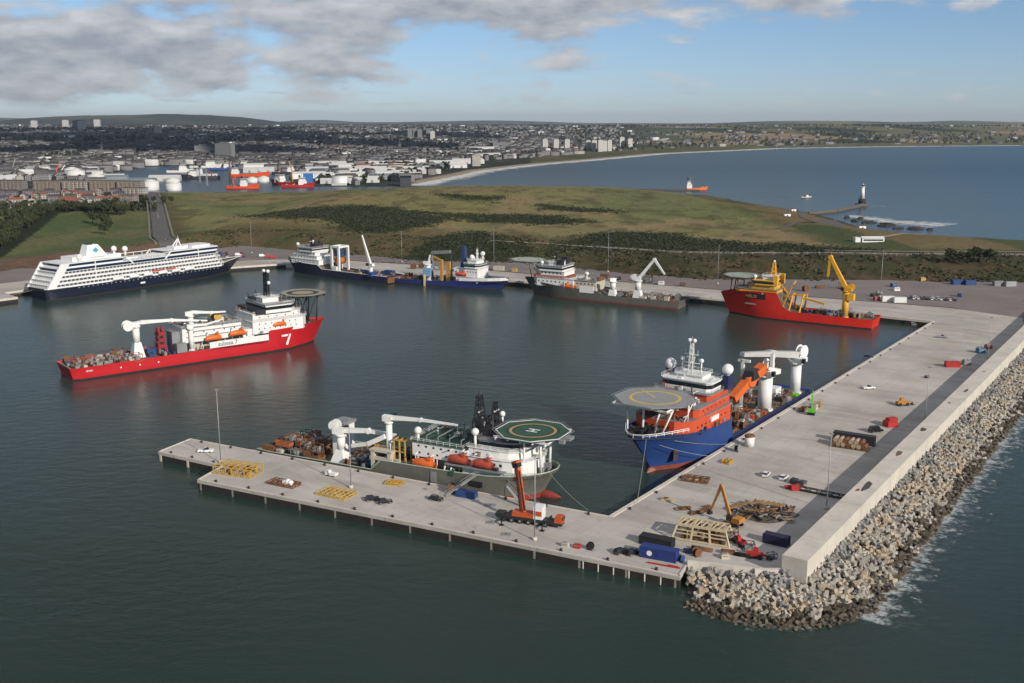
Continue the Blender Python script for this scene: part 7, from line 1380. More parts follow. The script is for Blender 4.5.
    for a in [(-622, 1780, 14, 23, 'large white storage tank, the nearest of the cluster by the sloping road'), (-580, 1772, 13, 20, 'white storage tank at the harbour end of the cluster'), (-600, 1830, 12, 24, 'white storage tank standing behind the two nearest tanks'), (-650, 1850, 12, 20, 'white storage tank at the back beside the tenements'), (-800, 1900, 16, 24, 'white storage tank in the western cluster, beside the dark shed'), (-762, 1896, 15, 22, 'white storage tank in the western cluster, beside the green shed'), (-832, 1960, 13, 26, 'tall white tank behind the western cluster'), (-505, 2010, 11, 14, 'small white tank across the harbour water'), (-485, 2020, 11, 14, 'second small white tank across the harbour water')]: tank(*a)
    for (x, y, h, lb) in [(-566, 2080, 46, 'slim brown chimney beside the harbour'), (-560, 1900, 40, 'grey lattice mast behind the white storage tanks'), (-600, 1990, 34, 'thin grey mast among the harbour sheds')]:
        o = thing('chimney_stack' if 'chimney' in lb else 'lattice_mast', lb, 'chimney' if 'chimney' in lb else 'mast', (x, y, hz(x, y))); (MB().cyl((0, 0, 0), (0, 0, h), 2.4, 1.5, 14) if 'chimney' in lb else MB().lattice((0, 0, 0), (0, 0, h), 3, 3, .35, 12, 0, 1, 1)).build('shaft', RUST if 'chimney' in lb else STEEL, o); MB().cyl((0, 0, h), (0, 0, h + .8), 1.9, 1.9, 12).build('cap', BLK, o)
torry()
def small_ship(name, label, loc, rz, L_, B, paint, house_at, cranes=(), group=None, mastm=None, deckm=None):
    t = thing(name, label, 'ship', loc, rz); h = L_ * .06 + 1.5
    hull(t, [(0, B * .46, B * .42, h, .5), (L_ * .05, B / 2, B / 2, h, 0), (L_ * .62, B / 2, B / 2, h, 0), (L_ * .68, B / 2, B * .48, h * 1.45, 0), (L_ * .86, B * .36, B * .2, h * 1.6, -L_ * .02), (L_ * .97, B * .08, B * .02, h * 1.75, -L_ * .05), (L_, .1, .05, h * 1.8, -L_ * .06)], paint, BOOT_D, deckm or DECK, rail=None)
    a, b = house_at; x0, x1 = L_ * a, L_ * b; house(t, rect(x0, x1, -B * .42, B * .42, B * .1), h * .8, h + 6, WHITE); house(t, rect(x0 + 1, x1 - 2, -B * .38, B * .38, B * .1), h + 6, h + 9.5, WHITE); Bp = rect(x0 + 1, x1 - 3, -B * .44, B * .44, B * .1); house(t, Bp, h + 9.5, h + 12.5, WHITE, name='bridge'); band(t, Bp, h + 10.6, h + 11.8)
    house(t, rect(x0 + 1, x0 + 4, -2, 2), h + 12.5, h + 17, mastm or BLK, name='funnel'); mast(t, x0 + 6, 0, h + 12.5, h + 21, 1.4, mastm or GREY, (.5, .9), 2.6)
    for (cx_, top, reach, cm) in cranes: MB().cyl((L_ * cx_, 0, h * .7), (L_ * cx_, 0, top * .6), 1.2, 1.0, 10).beam((L_ * cx_, 0, top * .6), (L_ * cx_ + reach, 1, top), 1.3, 1.5).build('crane', cm, t)
    b = MB(); r = random.Random(int(L_ * 7 + loc[1]))
    for i in range(9): x = r.uniform(L_ * .08, L_ * max(.2, a - .06)); y = r.uniform(-B * .3, B * .25); MB().box(x, x + r.uniform(1.5, 4), y, y + r.uniform(1, 2.5), h - 1.1, h + r.uniform(.3, 1.8)).build('deck_gear', r.choice([RUST, GREY, BLUE, OFFW, ORA]), t)
    return t
def old_harbour():
    OH = mat('fire_orange_hull', (.66, .085, .025), .4, .06); RH = mat('crimson_hull', (.40, .02, .02), .4, .1); WH = mat('white_hull', (.66, .66, .65), .4, .06); BH = mat('harbour_blue_hull', (.03, .09, .26), .4, .1); DH = mat('charcoal_hull', (.03, .032, .04), .5, .1); TH = mat('teal_hull', (.03, .14, .22), .4, .1)
    L = [((-500, 1812), .05, 58, 15, OH, (.42, .62), [(.2, 26, 8, OH)], 'bright orange ship lying nearest the golf hill in the old harbour'), ((-600, 2215), .05, 84, 17, OH, (.02, .2), [], 'long orange red ship with a white house at its stern in the old harbour'), ((-385, 1900), 2.6, 80, 18, RH, (.6, .8), [(.3, 44, 6, YEL)], 'crimson ship with a yellow derrick at the old harbour quay'), ((-412, 1846), .2, 60, 14, RH, (.5, .75), [], 'small crimson ship beside the blue tower at the old harbour quay'), ((-640, 2240), 2.9, 70, 16, WH, (.5, .75), [], 'white ship in mid harbour before the charcoal ship'), ((-600, 2130), 3.3, 84, 16, DH, (.55, .75), [(.2, 20, 8, RED)], 'charcoal ship with red deck gear moored mid harbour'), ((-742, 2520), .1, 76, 16, BH, (.55, .78), [], 'blue ship with a white house on the far side of the old harbour'), ((-820, 2640), .2, 80, 16, WH, (.5, .8), [], 'white ferry like ship at the far end of the old harbour'),
         ((-640, 2640), 3.0, 70, 15, BH, (.5, .75), [], 'blue and white ship behind the white tanks across the harbour'), ((-800, 2400), .3, 62, 14, WH, (.45, .75), [], 'small white ship beside the chimney in the old harbour'), ((-540, 2330), .1, 70, 15, DH, (.5, .72), [], 'dark ship at the inner quay of the old harbour'), ((-920, 2060), .2, 76, 16, RH, (.55, .8), [(.3, 30, 8, WHITE)], 'red ship among the western sheds'), ((-980, 1990), .4, 70, 15, DH, (.6, .85), [(.3, 34, 5, GREY)], 'dark ship with a grey derrick by the western sheds'), ((-880, 1960), .25, 70, 15, OH, (.5, .8), [(.25, 36, 7, OH)], 'orange ship with an orange crane beside the western tanks'), ((-1010, 2120), .1, 80, 17, TH, (.55, .8), [], 'teal ship behind the western sheds')]
    for (x, y), a, l, b, mm, ha, cr, lb in L:
        z = max(WL, hz(x + l * .5 * math.cos(a), y + l * .5 * math.sin(a)) - .5); small_ship('moored_ship', lb, (x, y, z), a, l, b, mm, ha, cr)
    o = thing('blue_tower', 'bright blue square tower at the old harbour quay', 'tower', (-370, 1880, 2)); MB().box(-8, 8, -6, 6, 0, 24).build('wall', mat('sign_blue', (.03, .16, .42), .6, .1), o); MB().box(-8.3, 8.3, -6.3, 6.3, 24, 25).build('roof', SHEET, o); o = thing('dome_hall', 'pale domed hall at the old harbour quay', 'hall', (-316, 1905, 3)); 
    MB().cyl((-14, 0, 4), (14, 0, 4), 13, 13, 24).build('vault', SHEET, o); MB().box(-14, 14, -13, 13, -2, 4).build('wall', CLAD, o)
    sh = [(-330, 1950, 60, 26, 'pale'), (-290, 1985, 70, 28, 'pale'), (-350, 2080, 90, 34, 'white'), (-260, 2100, 80, 30, 'grey blue'), (-420, 2140, 70, 30, 'white'), (-330, 2190, 90, 36, 'pale'), (-250, 2220, 96, 36, 'white'), (-400, 2280, 80, 30, 'grey blue'), (-300, 2330, 90, 40, 'white'), (-440, 2380, 70, 30, 'pale'), (-350, 2440, 110, 40, 'white'), (-240, 2420, 90, 36, 'pale'), (-430, 2520, 90, 36, 'white'), (-300, 2560, 120, 44, 'white'), (-200, 2560, 90, 36, 'grey blue'), (-190, 2330, 60, 26, 'pale'), (-215, 2160, 50, 22, 'white'), (-470, 2660, 90, 36, 'pale'), (-320, 2740, 120, 40, 'white'), (-190, 2760, 90, 36, 'pale'), (-150, 2640, 70, 30, 'white'), (-590, 2420, 70, 28, 'pale'), (-620, 2560, 80, 30, 'white'), (-500, 2560, 70, 28, 'grey blue'), (-130, 2900, 100, 36, 'pale'), (-240, 2950, 120, 40, 'white'), (-360, 2900, 110, 40, 'grey blue'), (-90, 3320, 110, 46, 'white'), (-20, 3340, 60, 40, 'pale'), (-110, 4020, 120, 50, 'white'), (-60, 3760, 150, 50, 'pale'), (-700, 1960, 50, 22, 'grey blue'), (-860, 1880, 44, 20, 'white'), (-900, 1840, 50, 22, 'pale'), (-720, 1880, 44, 20, 'green'), (-920, 1920, 40, 20, 'red'), (-690, 2060, 60, 24, 'pale'), (-780, 2020, 60, 24, 'grey blue'), (-830, 2120, 70, 26, 'pale'), (-900, 2200, 60, 26, 'white'), (-1000, 1900, 60, 22, 'red'), (-960, 2300, 80, 30, 'pale')]
    cm = {'pale': (CLAD, SHEET), 'white': (WHITE, SHEET), 'grey blue': (SHEETB, SHEETB), 'green': (mat('green_cladding', (.12, .20, .13), .7), SHEETB), 'red': (mat('brick_red_cladding', (.24, .06, .045), .7), SHEETB)}; P = {}
    for i, (x, y, l, w, c) in enumerate(sh):
        wm, rm = cm[c]; z = max(2.0, hz(x, y)); o = thing('harbour_shed', f'{c} pitched roof shed in the old harbour district', 'shed', (x, y, z), .1 + (i % 5) * .06, f'{c} harbour sheds'); h = 7 + (i * 37 % 5); gable(MB(), l, w, h, w * .12).build('wall', [wm, rm], o); b = MB()
        for q in range(3): MB().box(-l * .3 + q * l * .3 - 2.4, -l * .3 + q * l * .3 + 2.4, -w / 2 - .12, -w / 2 + .1, 0, 5).build('loading_door', SHEETB if c != 'grey blue' else GREY, o)
    o = thing('control_tower', 'dark square harbour control tower at the end of the beach', 'tower', (-194, 1880, hz(-194, 1880)), .2); MB().box(-10, 10, -7, 7, -3, 19).build('wall', mat('dark_clad_tower', (.035, .038, .045), .6, .15), o); MB().box(-10.4, 10.4, -7.4, 7.4, 19, 23).build('lookout_window', GLASS, o); MB().box(-11, 11, -8, 8, 23, 24).build('roof', GREY, o)
old_harbour()
def city():
    r = random.Random(31); rng = np.random.default_rng(31)
    def block(lb, x, y, l, w, h, mt, rz=0, name='tower_block', cat='tower block', top=True, group=None):
        o = thing(name, lb, cat, (x, y, max(2.5, hz(x, y)) - 1), rz, group); MB().box(-l / 2, l / 2, -w / 2, w / 2, 0, h).build('wall', mt, o); MB().box(-l / 2 - .3, l / 2 + .3, -w / 2 - .3, w / 2 + .3, h, h + .7).build('roof', SLATE2, o)
        if top: MB().box(-l * .22, l * .22, -w * .3, w * .3, h + .7, h + 4.2).build('lift_house', TOWER_G, o)
        return o
    for i, x in enumerate((128, 171, 214)): block(['tall pale tower block, the one nearest the city of three above the beach', 'tall pale tower block, the middle one of three above the beach', 'tall pale tower block, nearest the slab cluster of three above the beach'][i], x, 4062, 20, 16, 47, TOWER_W, .2)
    for i, (x, y, l, h) in enumerate([(300, 4130, 18, 42), (322, 4100, 20, 44), (343, 4062, 20, 46), (364, 4110, 18, 42), (385, 4130, 18, 44)]): block(f"pale slab tower in the cluster above the beach, {['first', 'second', 'third', 'fourth', 'last'][i]} from the city side", x, y, l, 15, h, TOWER_W, .3)
    for i, (x, y) in enumerate([(480, 4572), (512, 4540)]): block(['cream tower block, taller of a pair beyond the beach', 'white tower block, lower of a pair beyond the beach'][i], x, y, 22, 16, 44 - 4 * i, TOWER_W, .3)
    for i, (x, y, h, m) in enumerate([(-492, 5037, 52, TOWER_G), (-468, 5060, 55, TOWER_G), (-444, 5037, 52, TOWER_G), (-402, 5037, 52, TOWER_G), (-380, 5000, 46, TOWER_W)]): block(f"grey tower block in the distant city cluster, {['standing first', 'second', 'in the middle', 'standing apart', 'the pale last one'][i]} of five", x, y, 22, 16, h, m, .1)
    for i, (x, y) in enumerate([(-3660, 8020), (-3420, 8020), (-3130, 7900), (-2826, 6872), (-2870, 6900)]): block(['lone tan tower on the western ridge', 'tan tower on the ridge, first of three', 'tan tower on the ridge, second of three', 'tan tower on the ridge, third of three', 'grey tower touching a tan one on the ridge'][i], x, y, 44, 24, 66, TOWER_W if i < 4 else TOWER_G, .1)
    block('big grey office slab above the old harbour', -868, 3150, 56, 22, 50, TOWER_G, -.3, 'office_block', 'office block'); block('lower grey block left of the big office slab', -1010, 3400, 48, 20, 34, TOWER_G, .1, 'office_block', 'office block'); block('small white tower standing alone in the city', -1980, 5850, 34, 20, 44, TOWER_W, 0); block('pale wide block in the western city', -1000, 2260, 40, 14, 16, PALE_W, .1, 'office_block', 'office block', False); block('pale pair of wide blocks beyond the sheds', -980, 2560, 46, 16, 18, TOWER_W, .1, 'office_block', 'office block', False); block('grey stepped hall behind the beach', -40, 4300, 80, 40, 24, TOWER_G, .1, 'hall', 'hall', False); block('white block at the root of the beach', -96, 2740, 22, 18, 30, PALE_W, .3, 'office_block', 'office block', False); block('white sphere station base on the far plain', 560, 8200, 40, 30, 14, TOWER_W, 0, 'hall', 'hall', False)
    for i, (x, y, h) in enumerate([(-590, 3600, 52), (-1300, 3300, 48), (-820, 4300, 55), (-420, 3900, 46), (-1050, 2900, 44), (-250, 3350, 40)]): o = thing('church_spire', f"slim grey church spire in the city, {['behind the harbour', 'in the western quarter', 'far uphill', 'above the sheds', 'beside the office slab', 'nearest the beach'][i]}", 'church', (x, y, hz(x, y))); MB().box(-4, 4, -4, 4, -2, h * .5).build('tower', GRN_W, o); MB().prism([(-4, -4), (4, -4), (4, 4), (-4, 4)], h * .5, h, k=.05).build('spire', SLATE, o)
    # houses: the nearest 300 one by one, the rest as one mass
    H = []; tries = 0
    def ok(x, y): 
        return True
    n = 30000; t = rng.random(n); Y = 1850 + (9400 - 1850) * t ** 1.25; X = rng.uniform(-.66, .52, n) * Y; s2 = sdf(X, Y, L2); west = (X < -640 - .0 * Y) & (Y < 2700) & (Y > 1600)
    keep = ((s2 > np.where(X > -150, 240, 25)) | west); dens = np.clip(1.35 - fbm(X / 500, Y / 800, 81) * 1.3, .1, 1) * np.where(X > .12 * Y - 100, np.where(Y > 6800, .04, .12), 1) * np.where(Y > 6500, .55, 1); keep &= rng.random(n) < dens
    shed = (X > -500) & (X < -120) & (Y < 2800); keep &= ~(shed & (rng.random(n) < .90)); X, Y = X[keep], Y[keep]; Z = land_height(X, Y); k = Z > 1.2; X, Y, Z = X[k], Y[k], Z[k]
    mats = [GRN_W, SLATE, SLATE2, PALE_W, TAN_W, TILE, CLAD, SHEET, TOWER_G]; kinds = [('grey granite', 0, 1), ('grey granite', 0, 1), ('grey granite', 0, 2), ('granite', 8, 1), ('pale harled', 3, 2), ('tan', 4, 1), ('pale', 3, 5), ('white', 6, 7)]
    wts = [.32, .25, .22, .09, .055, .02, .015, .03]; KI = rng.choice(8, len(X), p=wts); order = np.argsort(Y); pm = {}; cnt = 0; V = []; F = []; F3 = []; MI = []
    Lh = rng.uniform(12, 46, len(X)) * np.where(Y > 4500, 1.15, 1); Wh = rng.uniform(8, 13, len(X)); Hh = rng.uniform(5, 13.5, len(X)) * np.where(Y < 4500, 1.15, .9); Az = .12 + rng.choice([0, 1.571], len(X), p=[.7, .3]) + fbm(X / 700, Y / 700, 5) * .9
    o = 0
    for i in order:
        nm, wm, rm = kinds[KI[i]]
        if cnt < 300:
            key = (KI[i], int(Lh[i] / 12)); 
            if key not in pm: pm[key] = gable(MB(), Lh[i], Wh[i], Hh[i], Wh[i] * .3).build('city_house', [mats[wm], mats[rm]])  ; h = pm[key]
            else: h = pm[key].copy(); COL.objects.link(h)
            h.location = (X[i], Y[i], Z[i]); h.rotation_euler = (0, 0, Az[i]); tag(h, f'{nm} house with a {"slate" if rm in (1, 2) else "red tiled" if rm == 5 else "pale sheet"} roof in the near city', 'house', f'{nm} houses of the near city'); cnt += 1; continue
        l, w, hh, rh = Lh[i] / 2, Wh[i] / 2, Hh[i], Wh[i] * .3; c, s = math.cos(Az[i]), math.sin(Az[i]); 
        p = [(-l, -w, -2), (l, -w, -2), (l, w, -2), (-l, w, -2), (-l, -w, hh), (l, -w, hh), (l, w, hh), (-l, w, hh), (-l, 0, hh + rh), (l, 0, hh + rh)]
        V += [(X[i] + c * a - s * b, Y[i] + s * a + c * b, Z[i] + z) for a, b, z in p]
        F += [(o, o + 1, o + 5, o + 4), (o + 1, o + 2, o + 6, o + 5), (o + 2, o + 3, o + 7, o + 6), (o + 3, o, o + 4, o + 7), (o + 4, o + 5, o + 9, o + 8), (o + 8, o + 9, o + 6, o + 7)]; MI += [wm] * 4 + [rm] * 2; o += 10
    ob = arr_mesh('city_houses', V, F, MI, mats); tag(ob, 'mass of granite houses and slate roofs spreading across the farther city', 'houses', kind='stuff')
    n = 24000; t = rng.random(n); Yt = 1900 + (9500 - 1900) * t ** 1.1; Xt = rng.uniform(-.66, .54, n) * Yt; s2 = sdf(Xt, Yt, L2); k = (s2 > np.where(Xt > -150, 260, 60)) & ((Xt < .12 * Yt) | (rng.random(n) < .45)) & (rng.random(n) < np.clip(fbm(Xt / 420, Yt / 800, 83) * 3.0 - np.where(Xt > .12 * Yt, 1.15, .85), .04, 1)); Xt, Yt = Xt[k], Yt[k]; Zt = land_height(Xt, Yt)
    P = np.concatenate([np.stack([Xt, Yt, Zt + d], 1) for d in (2, 7)]); Vt, Ft = clumps(P, rng, 4.0, 8.5, .7, 2); ob = arr_mesh('city_trees', Vt, Ft, rng.choice([0, 0, 1, 2], len(Ft)), [mat('far_tree_dark', (.026, .034, .022), .95, .3), mat('far_tree_green', (.040, .050, .030), .95, .3), mat('far_tree_olive', (.052, .054, .034), .95, .3)]); tag(ob, 'trees and parks among the streets of the city', 'trees', kind='stuff')
city()

# ---------------------------------------------------------------- roads, shore, lighthouse, boats
def strip(name, pts, w, dz, mt, kind='structure', sub=6.0, label=None, cat=None):
    P = []
    for a, b in zip(pts[:-1], pts[1:]):
        a, b = Vector(a), Vector(b); k = max(1, int((b - a).length / sub)); P += [a.lerp(b, i / k) for i in range(k)]
    P.append(Vector(pts[-1])); X = []; 
    for i, p in enumerate(P):
        d = (P[min(i + 1, len(P) - 1)] - P[max(i - 1, 0)]).normalized(); n = Vector((-d.y, d.x)); X += [p + n * w / 2, p - n * w / 2]
    z = [max(hz(X[2 * i].x, X[2 * i].y), hz(X[2 * i + 1].x, X[2 * i + 1].y), hz(P[i].x, P[i].y)) + dz for i in range(len(P))]
    V = [(q.x, q.y, z[i // 2]) for i, q in enumerate(X)]; m = MB().add(V, [(2 * i, 2 * i + 1, 2 * i + 3, 2 * i + 2) for i in range(len(P) - 1)]); return tag(m.build(name, mt), label, cat, kind=kind)
def shore():
    ASPH = mat('road_asphalt', (.105, .10, .10), .9, .15, .1); PATH = mat('pale_path', (.30, .26, .19), .9, .15)
    rd = [(-548, 1560), (-460, 1330), (-380, 1105), (-322, 940), (-300, 893)]; strip('road', rd, 15, .35, ASPH); strip('pavement', [(x + 9.8, y + 3) for x, y in rd], 2.0, .42, mat('grey_pavement', (.19, .175, .15), .9)); strip('pavement', [(x - 9.8, y - 3) for x, y in rd], 1.6, .42, MATS['grey_pavement'])
    strip('road_marking', rd, .35, .40, mat('road_paint', (.6, .6, .58), .7), sub=4)
    strip('coast_road', [(-20, 893), (66, 851), (133, 812), (213, 806), (250, 806), (357, 796), (560, 786)], 5, .4, PATH); strip('coast_road', [(252, 822), (330, 812), (560, 806)], 4, .4, mat('grey_track', (.20, .185, .17), .9))
    strip('track', [(262, 1010), (300, 1070), (330, 1110), (338, 1200), (372, 1330)], 5, .4, ASPH); strip('track', [(310, 905), (360, 960), (400, 985)], 6, .4, PATH)
    MB().prism([(322, 1088), (352, 1084), (362, 1150), (338, 1158)], hz(342, 1120) - 1, hz(342, 1120) + .9).build('car_park', ASPH).__setitem__('kind', 'structure')
    # fence along the top of the slope, posts and rail as one thing
    f = thing('slope_fence', 'long pale wire fence along the top of the slope behind the yard', 'fence'); p = [(66, 845), (133, 805), (213, 799), (250, 798), (357, 789), (540, 779)]; m = MB(); a_ = []
    for a, b in zip(p[:-1], p[1:]): k = int(math.hypot(b[0] - a[0], b[1] - a[1]) / 8); a_ += [(a[0] + (b[0] - a[0]) * i / k, a[1] + (b[1] - a[1]) * i / k) for i in range(k)]
    q = [(x, y, hz(x, y)) for x, y in a_]; [m.beam((x, y, z), (x, y, z + 2.0), .14) for x, y, z in q]; m.build('posts', OFFW, f)['kind'] = 'stuff'; m = MB(); [m.tube([(x, y, z + h) for x, y, z in q], .06, 4) for h in (.7, 1.9)]; m.build('rail', STEEL, f)
    o = thing('club_house', 'long low white building beside the coast road', 'building', (311, 884, hz(311, 884)), .0); o.scale = (.56, .8, .8); MB().box(-17, 17, -5, 5, -1, 4.0).build('wall', WHITE, o); gable(MB(), 34.4, 10.6, 4.0, 1.6, 0, 1, 3.9).build('roof', [WHITE, SHEET], o); MB().box(-15, 15, -5.1, -5.0, 1.2, 2.8).build('window', GLASS, o); MB().box(-27, -19, -4, 4, -1, 4.6).build('side_wing', WHITE, o); MB().box(-19, -17, -3, 3, -1, 3.4).build('link', BLK, o)
    for i, (x, y, a, lb) in enumerate([(377, 1370, .3, 'small white house on the shore nearest the pier'), (360, 1320, .5, 'small white house beside the coast track'), (374, 1097, .2, 'small white hut by the surf'), (318, 1190, .2, 'small pale hut beside the track')]): o = thing('cottage', lb, 'house', (x, y, hz(x, y)), a); o.scale = (.7, .7, .7); gable(MB(), 11, 7, 3.6, 2.4).build('wall', [WHITE, SLATE], o); MB().box(-1, 1, -3.6, -3.45, 0, 2).build('door', BLK, o); MB().box(3.6, 4.4, -.4, .4, 4.6, 7).build('chimney', GRN_W, o)
    # pier and lighthouse
    STN = mat('weathered_granite', (.11, .10, .088), .9, .25, .3); p = thing('stone_pier', 'long dark stone pier reaching out to the white lighthouse', 'pier'); a = [(372, 1300), (420, 1340), (462, 1400), (488, 1440)]; m = MB(); w = MB()
    for u, v in zip(a[:-1], a[1:]): m.beam((*u, .4), (*v, .4), 9, 6.4); d = Vector((v[0] - u[0], v[1] - u[1])).normalized(); w.beam((u[0] + d.y * 3.8, u[1] - d.x * 3.8, 4.6), (v[0] + d.y * 3.8, v[1] - d.x * 3.8, 4.6), 1.4, 2.2)
    m.cyl((490, 1443, -2), (490, 1443, 4.4), 9, 9, 20); m.build('deck', STN, p); w.build('parapet', STN, p)
    l = thing('lighthouse', 'slim white lighthouse on a dark base at the pier head', 'lighthouse', (490, 1443, 4.4)); l.scale = (.9, .9, .86); MB().cyl((0, 0, 0), (0, 0, 8), 5.6, 5.2, 20).build('base', mat('dark_base_paint', (.035, .03, .028), .8), l); MB().cyl((0, 0, 8), (0, 0, 27), 3.6, 2.5, 20).build('shaft', WHITE, l); MB().cyl((0, 0, 27), (0, 0, 27.8), 3.4, 3.4, 20).build('gallery', WHITE, l); MB().cyl((0, 0, 27.8), (0, 0, 30.4), 1.8, 1.8, 12).build('lantern', GLASS, l); MB().cyl((0, 0, 30.4), (0, 0, 32.4), 2.0, .2, 12).build('dome', WHITE, l)
    # rocks in the surf
    r = random.Random(17); RK = mat('black_shore_rock', (.035, .032, .028), .85, .4, .4, bump=.6)
    for i, (x, y, s) in enumerate([(409, 1255, 9), (421, 1240, 6), (414, 1190, 12), (428, 1165, 15), (418, 1150, 10), (440, 1118, 13), (424, 1122, 8), (452, 1108, 6), (404, 1210, 7)]):
        m = MB().ball((0, 0, 0), 1, 0, 11, 7); m.v = [(vx * .6 * (s * (1.6 + .4 * math.sin(i))) * (1 + .25 * math.sin(5 * vx + i)), vy * .55 * s * (1 + .3 * math.cos(4 * vy + 2 * i)), vz * (1.6 + r.random()) * (1 + .3 * math.sin(7 * vx + 3 * vy))) for vx, vy, vz in m.v]; m.sm = [False] * len(m.f)
        tag(m.build('shore_rock', RK, None, (x, y, WL + .1), r.uniform(0, 3)), 'black rock awash in the surf below the coast track', 'rock', 'black rocks in the surf')
    small_ship('coaster', 'orange coaster with a white house passing beyond the headland', (303 * .985, 1800 * .985, WL), .02, 38, 9, mat('coaster_orange', (.72, .19, .05), .5, .05), (.02, .26), [])
    b = thing('fishing_boat', 'small white fishing boat heading past the pier', 'boat', (445, 1588, WL), .1); hull(b, [(0, 2.6, 2.2, 1.8, .3), (2, 3, 2.8, 1.7, 0), (11, 3, 2.6, 2.0, -.2), (15, 1.6, .6, 2.7, -1), (17, .1, .05, 3.1, -1.6)], WHITE, BOOT_D, DECK, bw=.6); MB().box(7.5, 11.5, -1.6, 1.6, 1.4, 4.6, tx=.3, ty=.2).build('wheelhouse', WHITE, b); MB().cyl((6.5, 0, 1), (6.5, 0, 8), .14, .08, 6).beam((6.5, 0, 5), (2, 0, 6.6), .14).build('mast', GREY, b)
    # mooring dolphin / breakwater stub behind the headland
    MB().beam((150, 1800, 1), (318, 1752, 1), 14, 6).build('south_breakwater', STN); o = bpy.data.objects['south_breakwater']; tag(o, 'low dark stone breakwater behind the golf headland', 'breakwater')
shore()
def foam():
    def fmat(name, thr, scale, dens=.9, stretch=(1, 1)):
        m = bpy.data.materials.new(name); m.use_nodes = True; nt = m.node_tree; N = nt.nodes.new; L = nt.links.new; b = nt.nodes['Principled BSDF']; b.inputs['Base Color'].default_value = (.70, .72, .72, 1); b.inputs['Roughness'].default_value = .9
        tc = N('ShaderNodeTexCoord'); at = N('ShaderNodeAttribute'); at.attribute_name = 'edge'; mp = N('ShaderNodeMapping'); mp.inputs['Scale'].default_value = (stretch[0], stretch[1], 1); L(tc.outputs['Object'], mp.inputs[0])
        n = N('ShaderNodeTexNoise'); n.inputs['Scale'].default_value = scale; n.inputs['Detail'].default_value = 10; n.inputs['Roughness'].default_value = .75; L(mp.outputs[0], n.inputs['Vector'])
        mu = N('ShaderNodeMath'); mu.operation = 'ADD'; L(n.outputs['Fac'], mu.inputs[0]); L(at.outputs['Fac'], mu.inputs[1]); mr = N('ShaderNodeMapRange'); L(mu.outputs[0], mr.inputs[0]); mr.inputs[1].default_value = thr; mr.inputs[2].default_value = thr + .16; mr.inputs[4].default_value = dens; L(mr.outputs[0], b.inputs['Alpha']); return m
    def sheet(name, label, strips, mt, z):
        """strips: list of cross sections [(x, y, edge), ...] of equal length"""
        n = len(strips[0]); V = [(x, y, z + WL) for s in strips for x, y, e in s]; E = [e for s in strips for x, y, e in s]; F = [(i * n + j, i * n + j + 1, (i + 1) * n + j + 1, (i + 1) * n + j) for i in range(len(strips) - 1) for j in range(n - 1)]
        me = bpy.data.meshes.new(name); me.from_pydata(V, [], F); a = me.attributes.new('edge', 'FLOAT', 'POINT'); a.data.foreach_set('value', E); me.materials.append(mt); o = bpy.data.objects.new(name, me); COL.objects.link(o); tag(o, label, 'foam', kind='stuff')
    S_ = [[(*wp(u, n, 0)[:2], e) for n, e in ((19, .12), (23, .14), (26.5, .05), (32, -.06), (45, -.15), (70, -.34))] for u in np.linspace(-6, 420, 90)]
    sheet('surf', 'white foam washing along the foot of the armour blocks', S_, fmat('surf_foam', .53, .38, .55), .05)
    c = Vector(wp(0, -3.2, 0)); S_ = [[(c.x + (rr + 0) * math.cos(a) * 1.0 + 0, c.y - 1.5 + rr * math.sin(a) * .87, e) for rr, e in ((22, .08), (25, .06), (27.5, -.03), (31, -.14), (37, -.4))] for a in np.linspace(R(-120), R(-38), 30)]
    sheet('surf', 'thin foam round the armoured head of the breakwater', S_, MATS.get('x') or fmat('surf_foam_thin', .54, .25, .5), .056)
    S_ = []
    for t in np.linspace(0, 1, 40): x = 400 + 62 * t + 6 * math.sin(t * 9); y = 1250 - 128 * t + 6 * math.cos(t * 7); S_.append([(x + 10 + k * (12 + 18 * t), y + 16 + k * (18 + 8 * t), e) for k, e in ((-1, -.3), (-.4, .06), (.3, .16), (1, .08), (1.8, -.12), (2.6, -.4))])
    sheet('surf', 'broad white breakers over the rocks below the headland', S_, fmat('breakers', .53, .13, .95, (.7, 1.5)), .07)
    sheet('surf', 'small patch of foam at the pier head', [[(x, y, e) for y, e in ((1418, -.4), (1426, .05), (1434, .05), (1440, -.4))] for x in np.linspace(482, 522, 10)], MATS.get('y') or bpy.data.materials['breakers'], .075)
    S_ = []
    P = np.array(SHORE2[:9], float)
    for a, b in zip(P[:-1], P[1:]):
        d = (b - a); l = np.linalg.norm(d); d /= l; n = np.array([d[1], -d[0]]); k = max(2, int(l / 60))
        for i in range(k): p = a + d * l * i / k; S_.append([(*(p + n * q), e) for q, e in ((-10, .16), (6, .22), (24, .14), (46, .0), (75, -.4))])
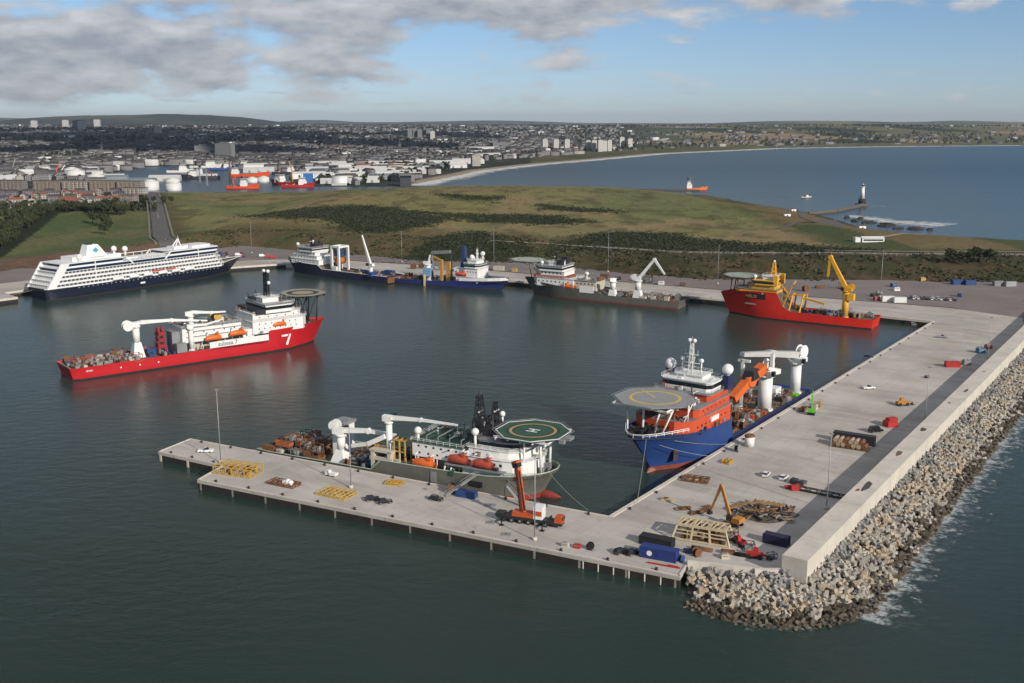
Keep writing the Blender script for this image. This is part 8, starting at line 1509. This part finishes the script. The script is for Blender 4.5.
    sheet('surf', 'thin white line of surf along the city beach', S_, fmat('beach_surf', .50, .03, .9), .5)
    O, rz = place((-201.7, 449), (-102.8, 530.1), 22, 'stbd'); S_ = [[(*w2(O, rz, -u, y * (8 + u * .10), 0)[:2], -abs(y) * .16 - u * .0012) for y in (-1, -.5, 0, .5, 1)] for u in np.linspace(-4, 110, 24)]
    sheet('wake', 'faint wake astern of the red subsea vessel', S_, fmat('wake_foam', .58, .12, .30), .06); sheet('wake', 'thin white wake behind the fishing boat', [[(445 - u, 1587 + y * (2 + u * .02) - u * .05, -abs(y) * .2 - u * .0009) for y in (-1, 0, 1)] for u in np.linspace(0, 130, 20)], fmat('boat_wake', .46, .1, .7), .06)
foam()
def haze():
    m = bpy.data.materials.new('haze_air'); m.use_nodes = True; nt = m.node_tree; nt.nodes.clear(); o = nt.nodes.new('ShaderNodeOutputMaterial'); v = nt.nodes.new('ShaderNodeVolumePrincipled'); v.inputs['Color'].default_value = (.72, .82, .95, 1); v.inputs['Density'].default_value = HAZE_D; v.inputs['Anisotropy'].default_value = .2; nt.links.new(v.outputs[0], o.inputs['Volume'])
    b = MB().box(-41000, 41000, -880, 41000, -8, 420).build('haze', m); tag(b, None, None, kind='stuff')
HAZE_D = 2.3e-5
haze()
def shade_cloud():
    # bank of clouds added out of view above the bay to shade the city
    r = random.Random(77); m = MB(); mt = mat('cloud_white', (.80, .80, .80), 1.0, .03, .001, spec=0)
    for (cx, cy, sx, sy, n) in ((150, 2800, 1700, 1900, 40), (-1700, 2300, 1300, 1300, 24), (-2600, 3900, 1500, 1700, 26), (-600, 4600, 1100, 900, 9)):
        for i in range(n):
            a = r.uniform(0, 6.283); q = math.sqrt(r.random()); x = cx + sx * q * math.cos(a); y = cy + sy * q * math.sin(a); s = r.uniform(230, 480) * (1.15 - .5 * q)
            m.ball((x, y, 1450 + s * .25), s, 0, 10, 6, .5)
    o = m.build('shade_cloud', mt); tag(o, None, None, kind='stuff')
shade_cloud()
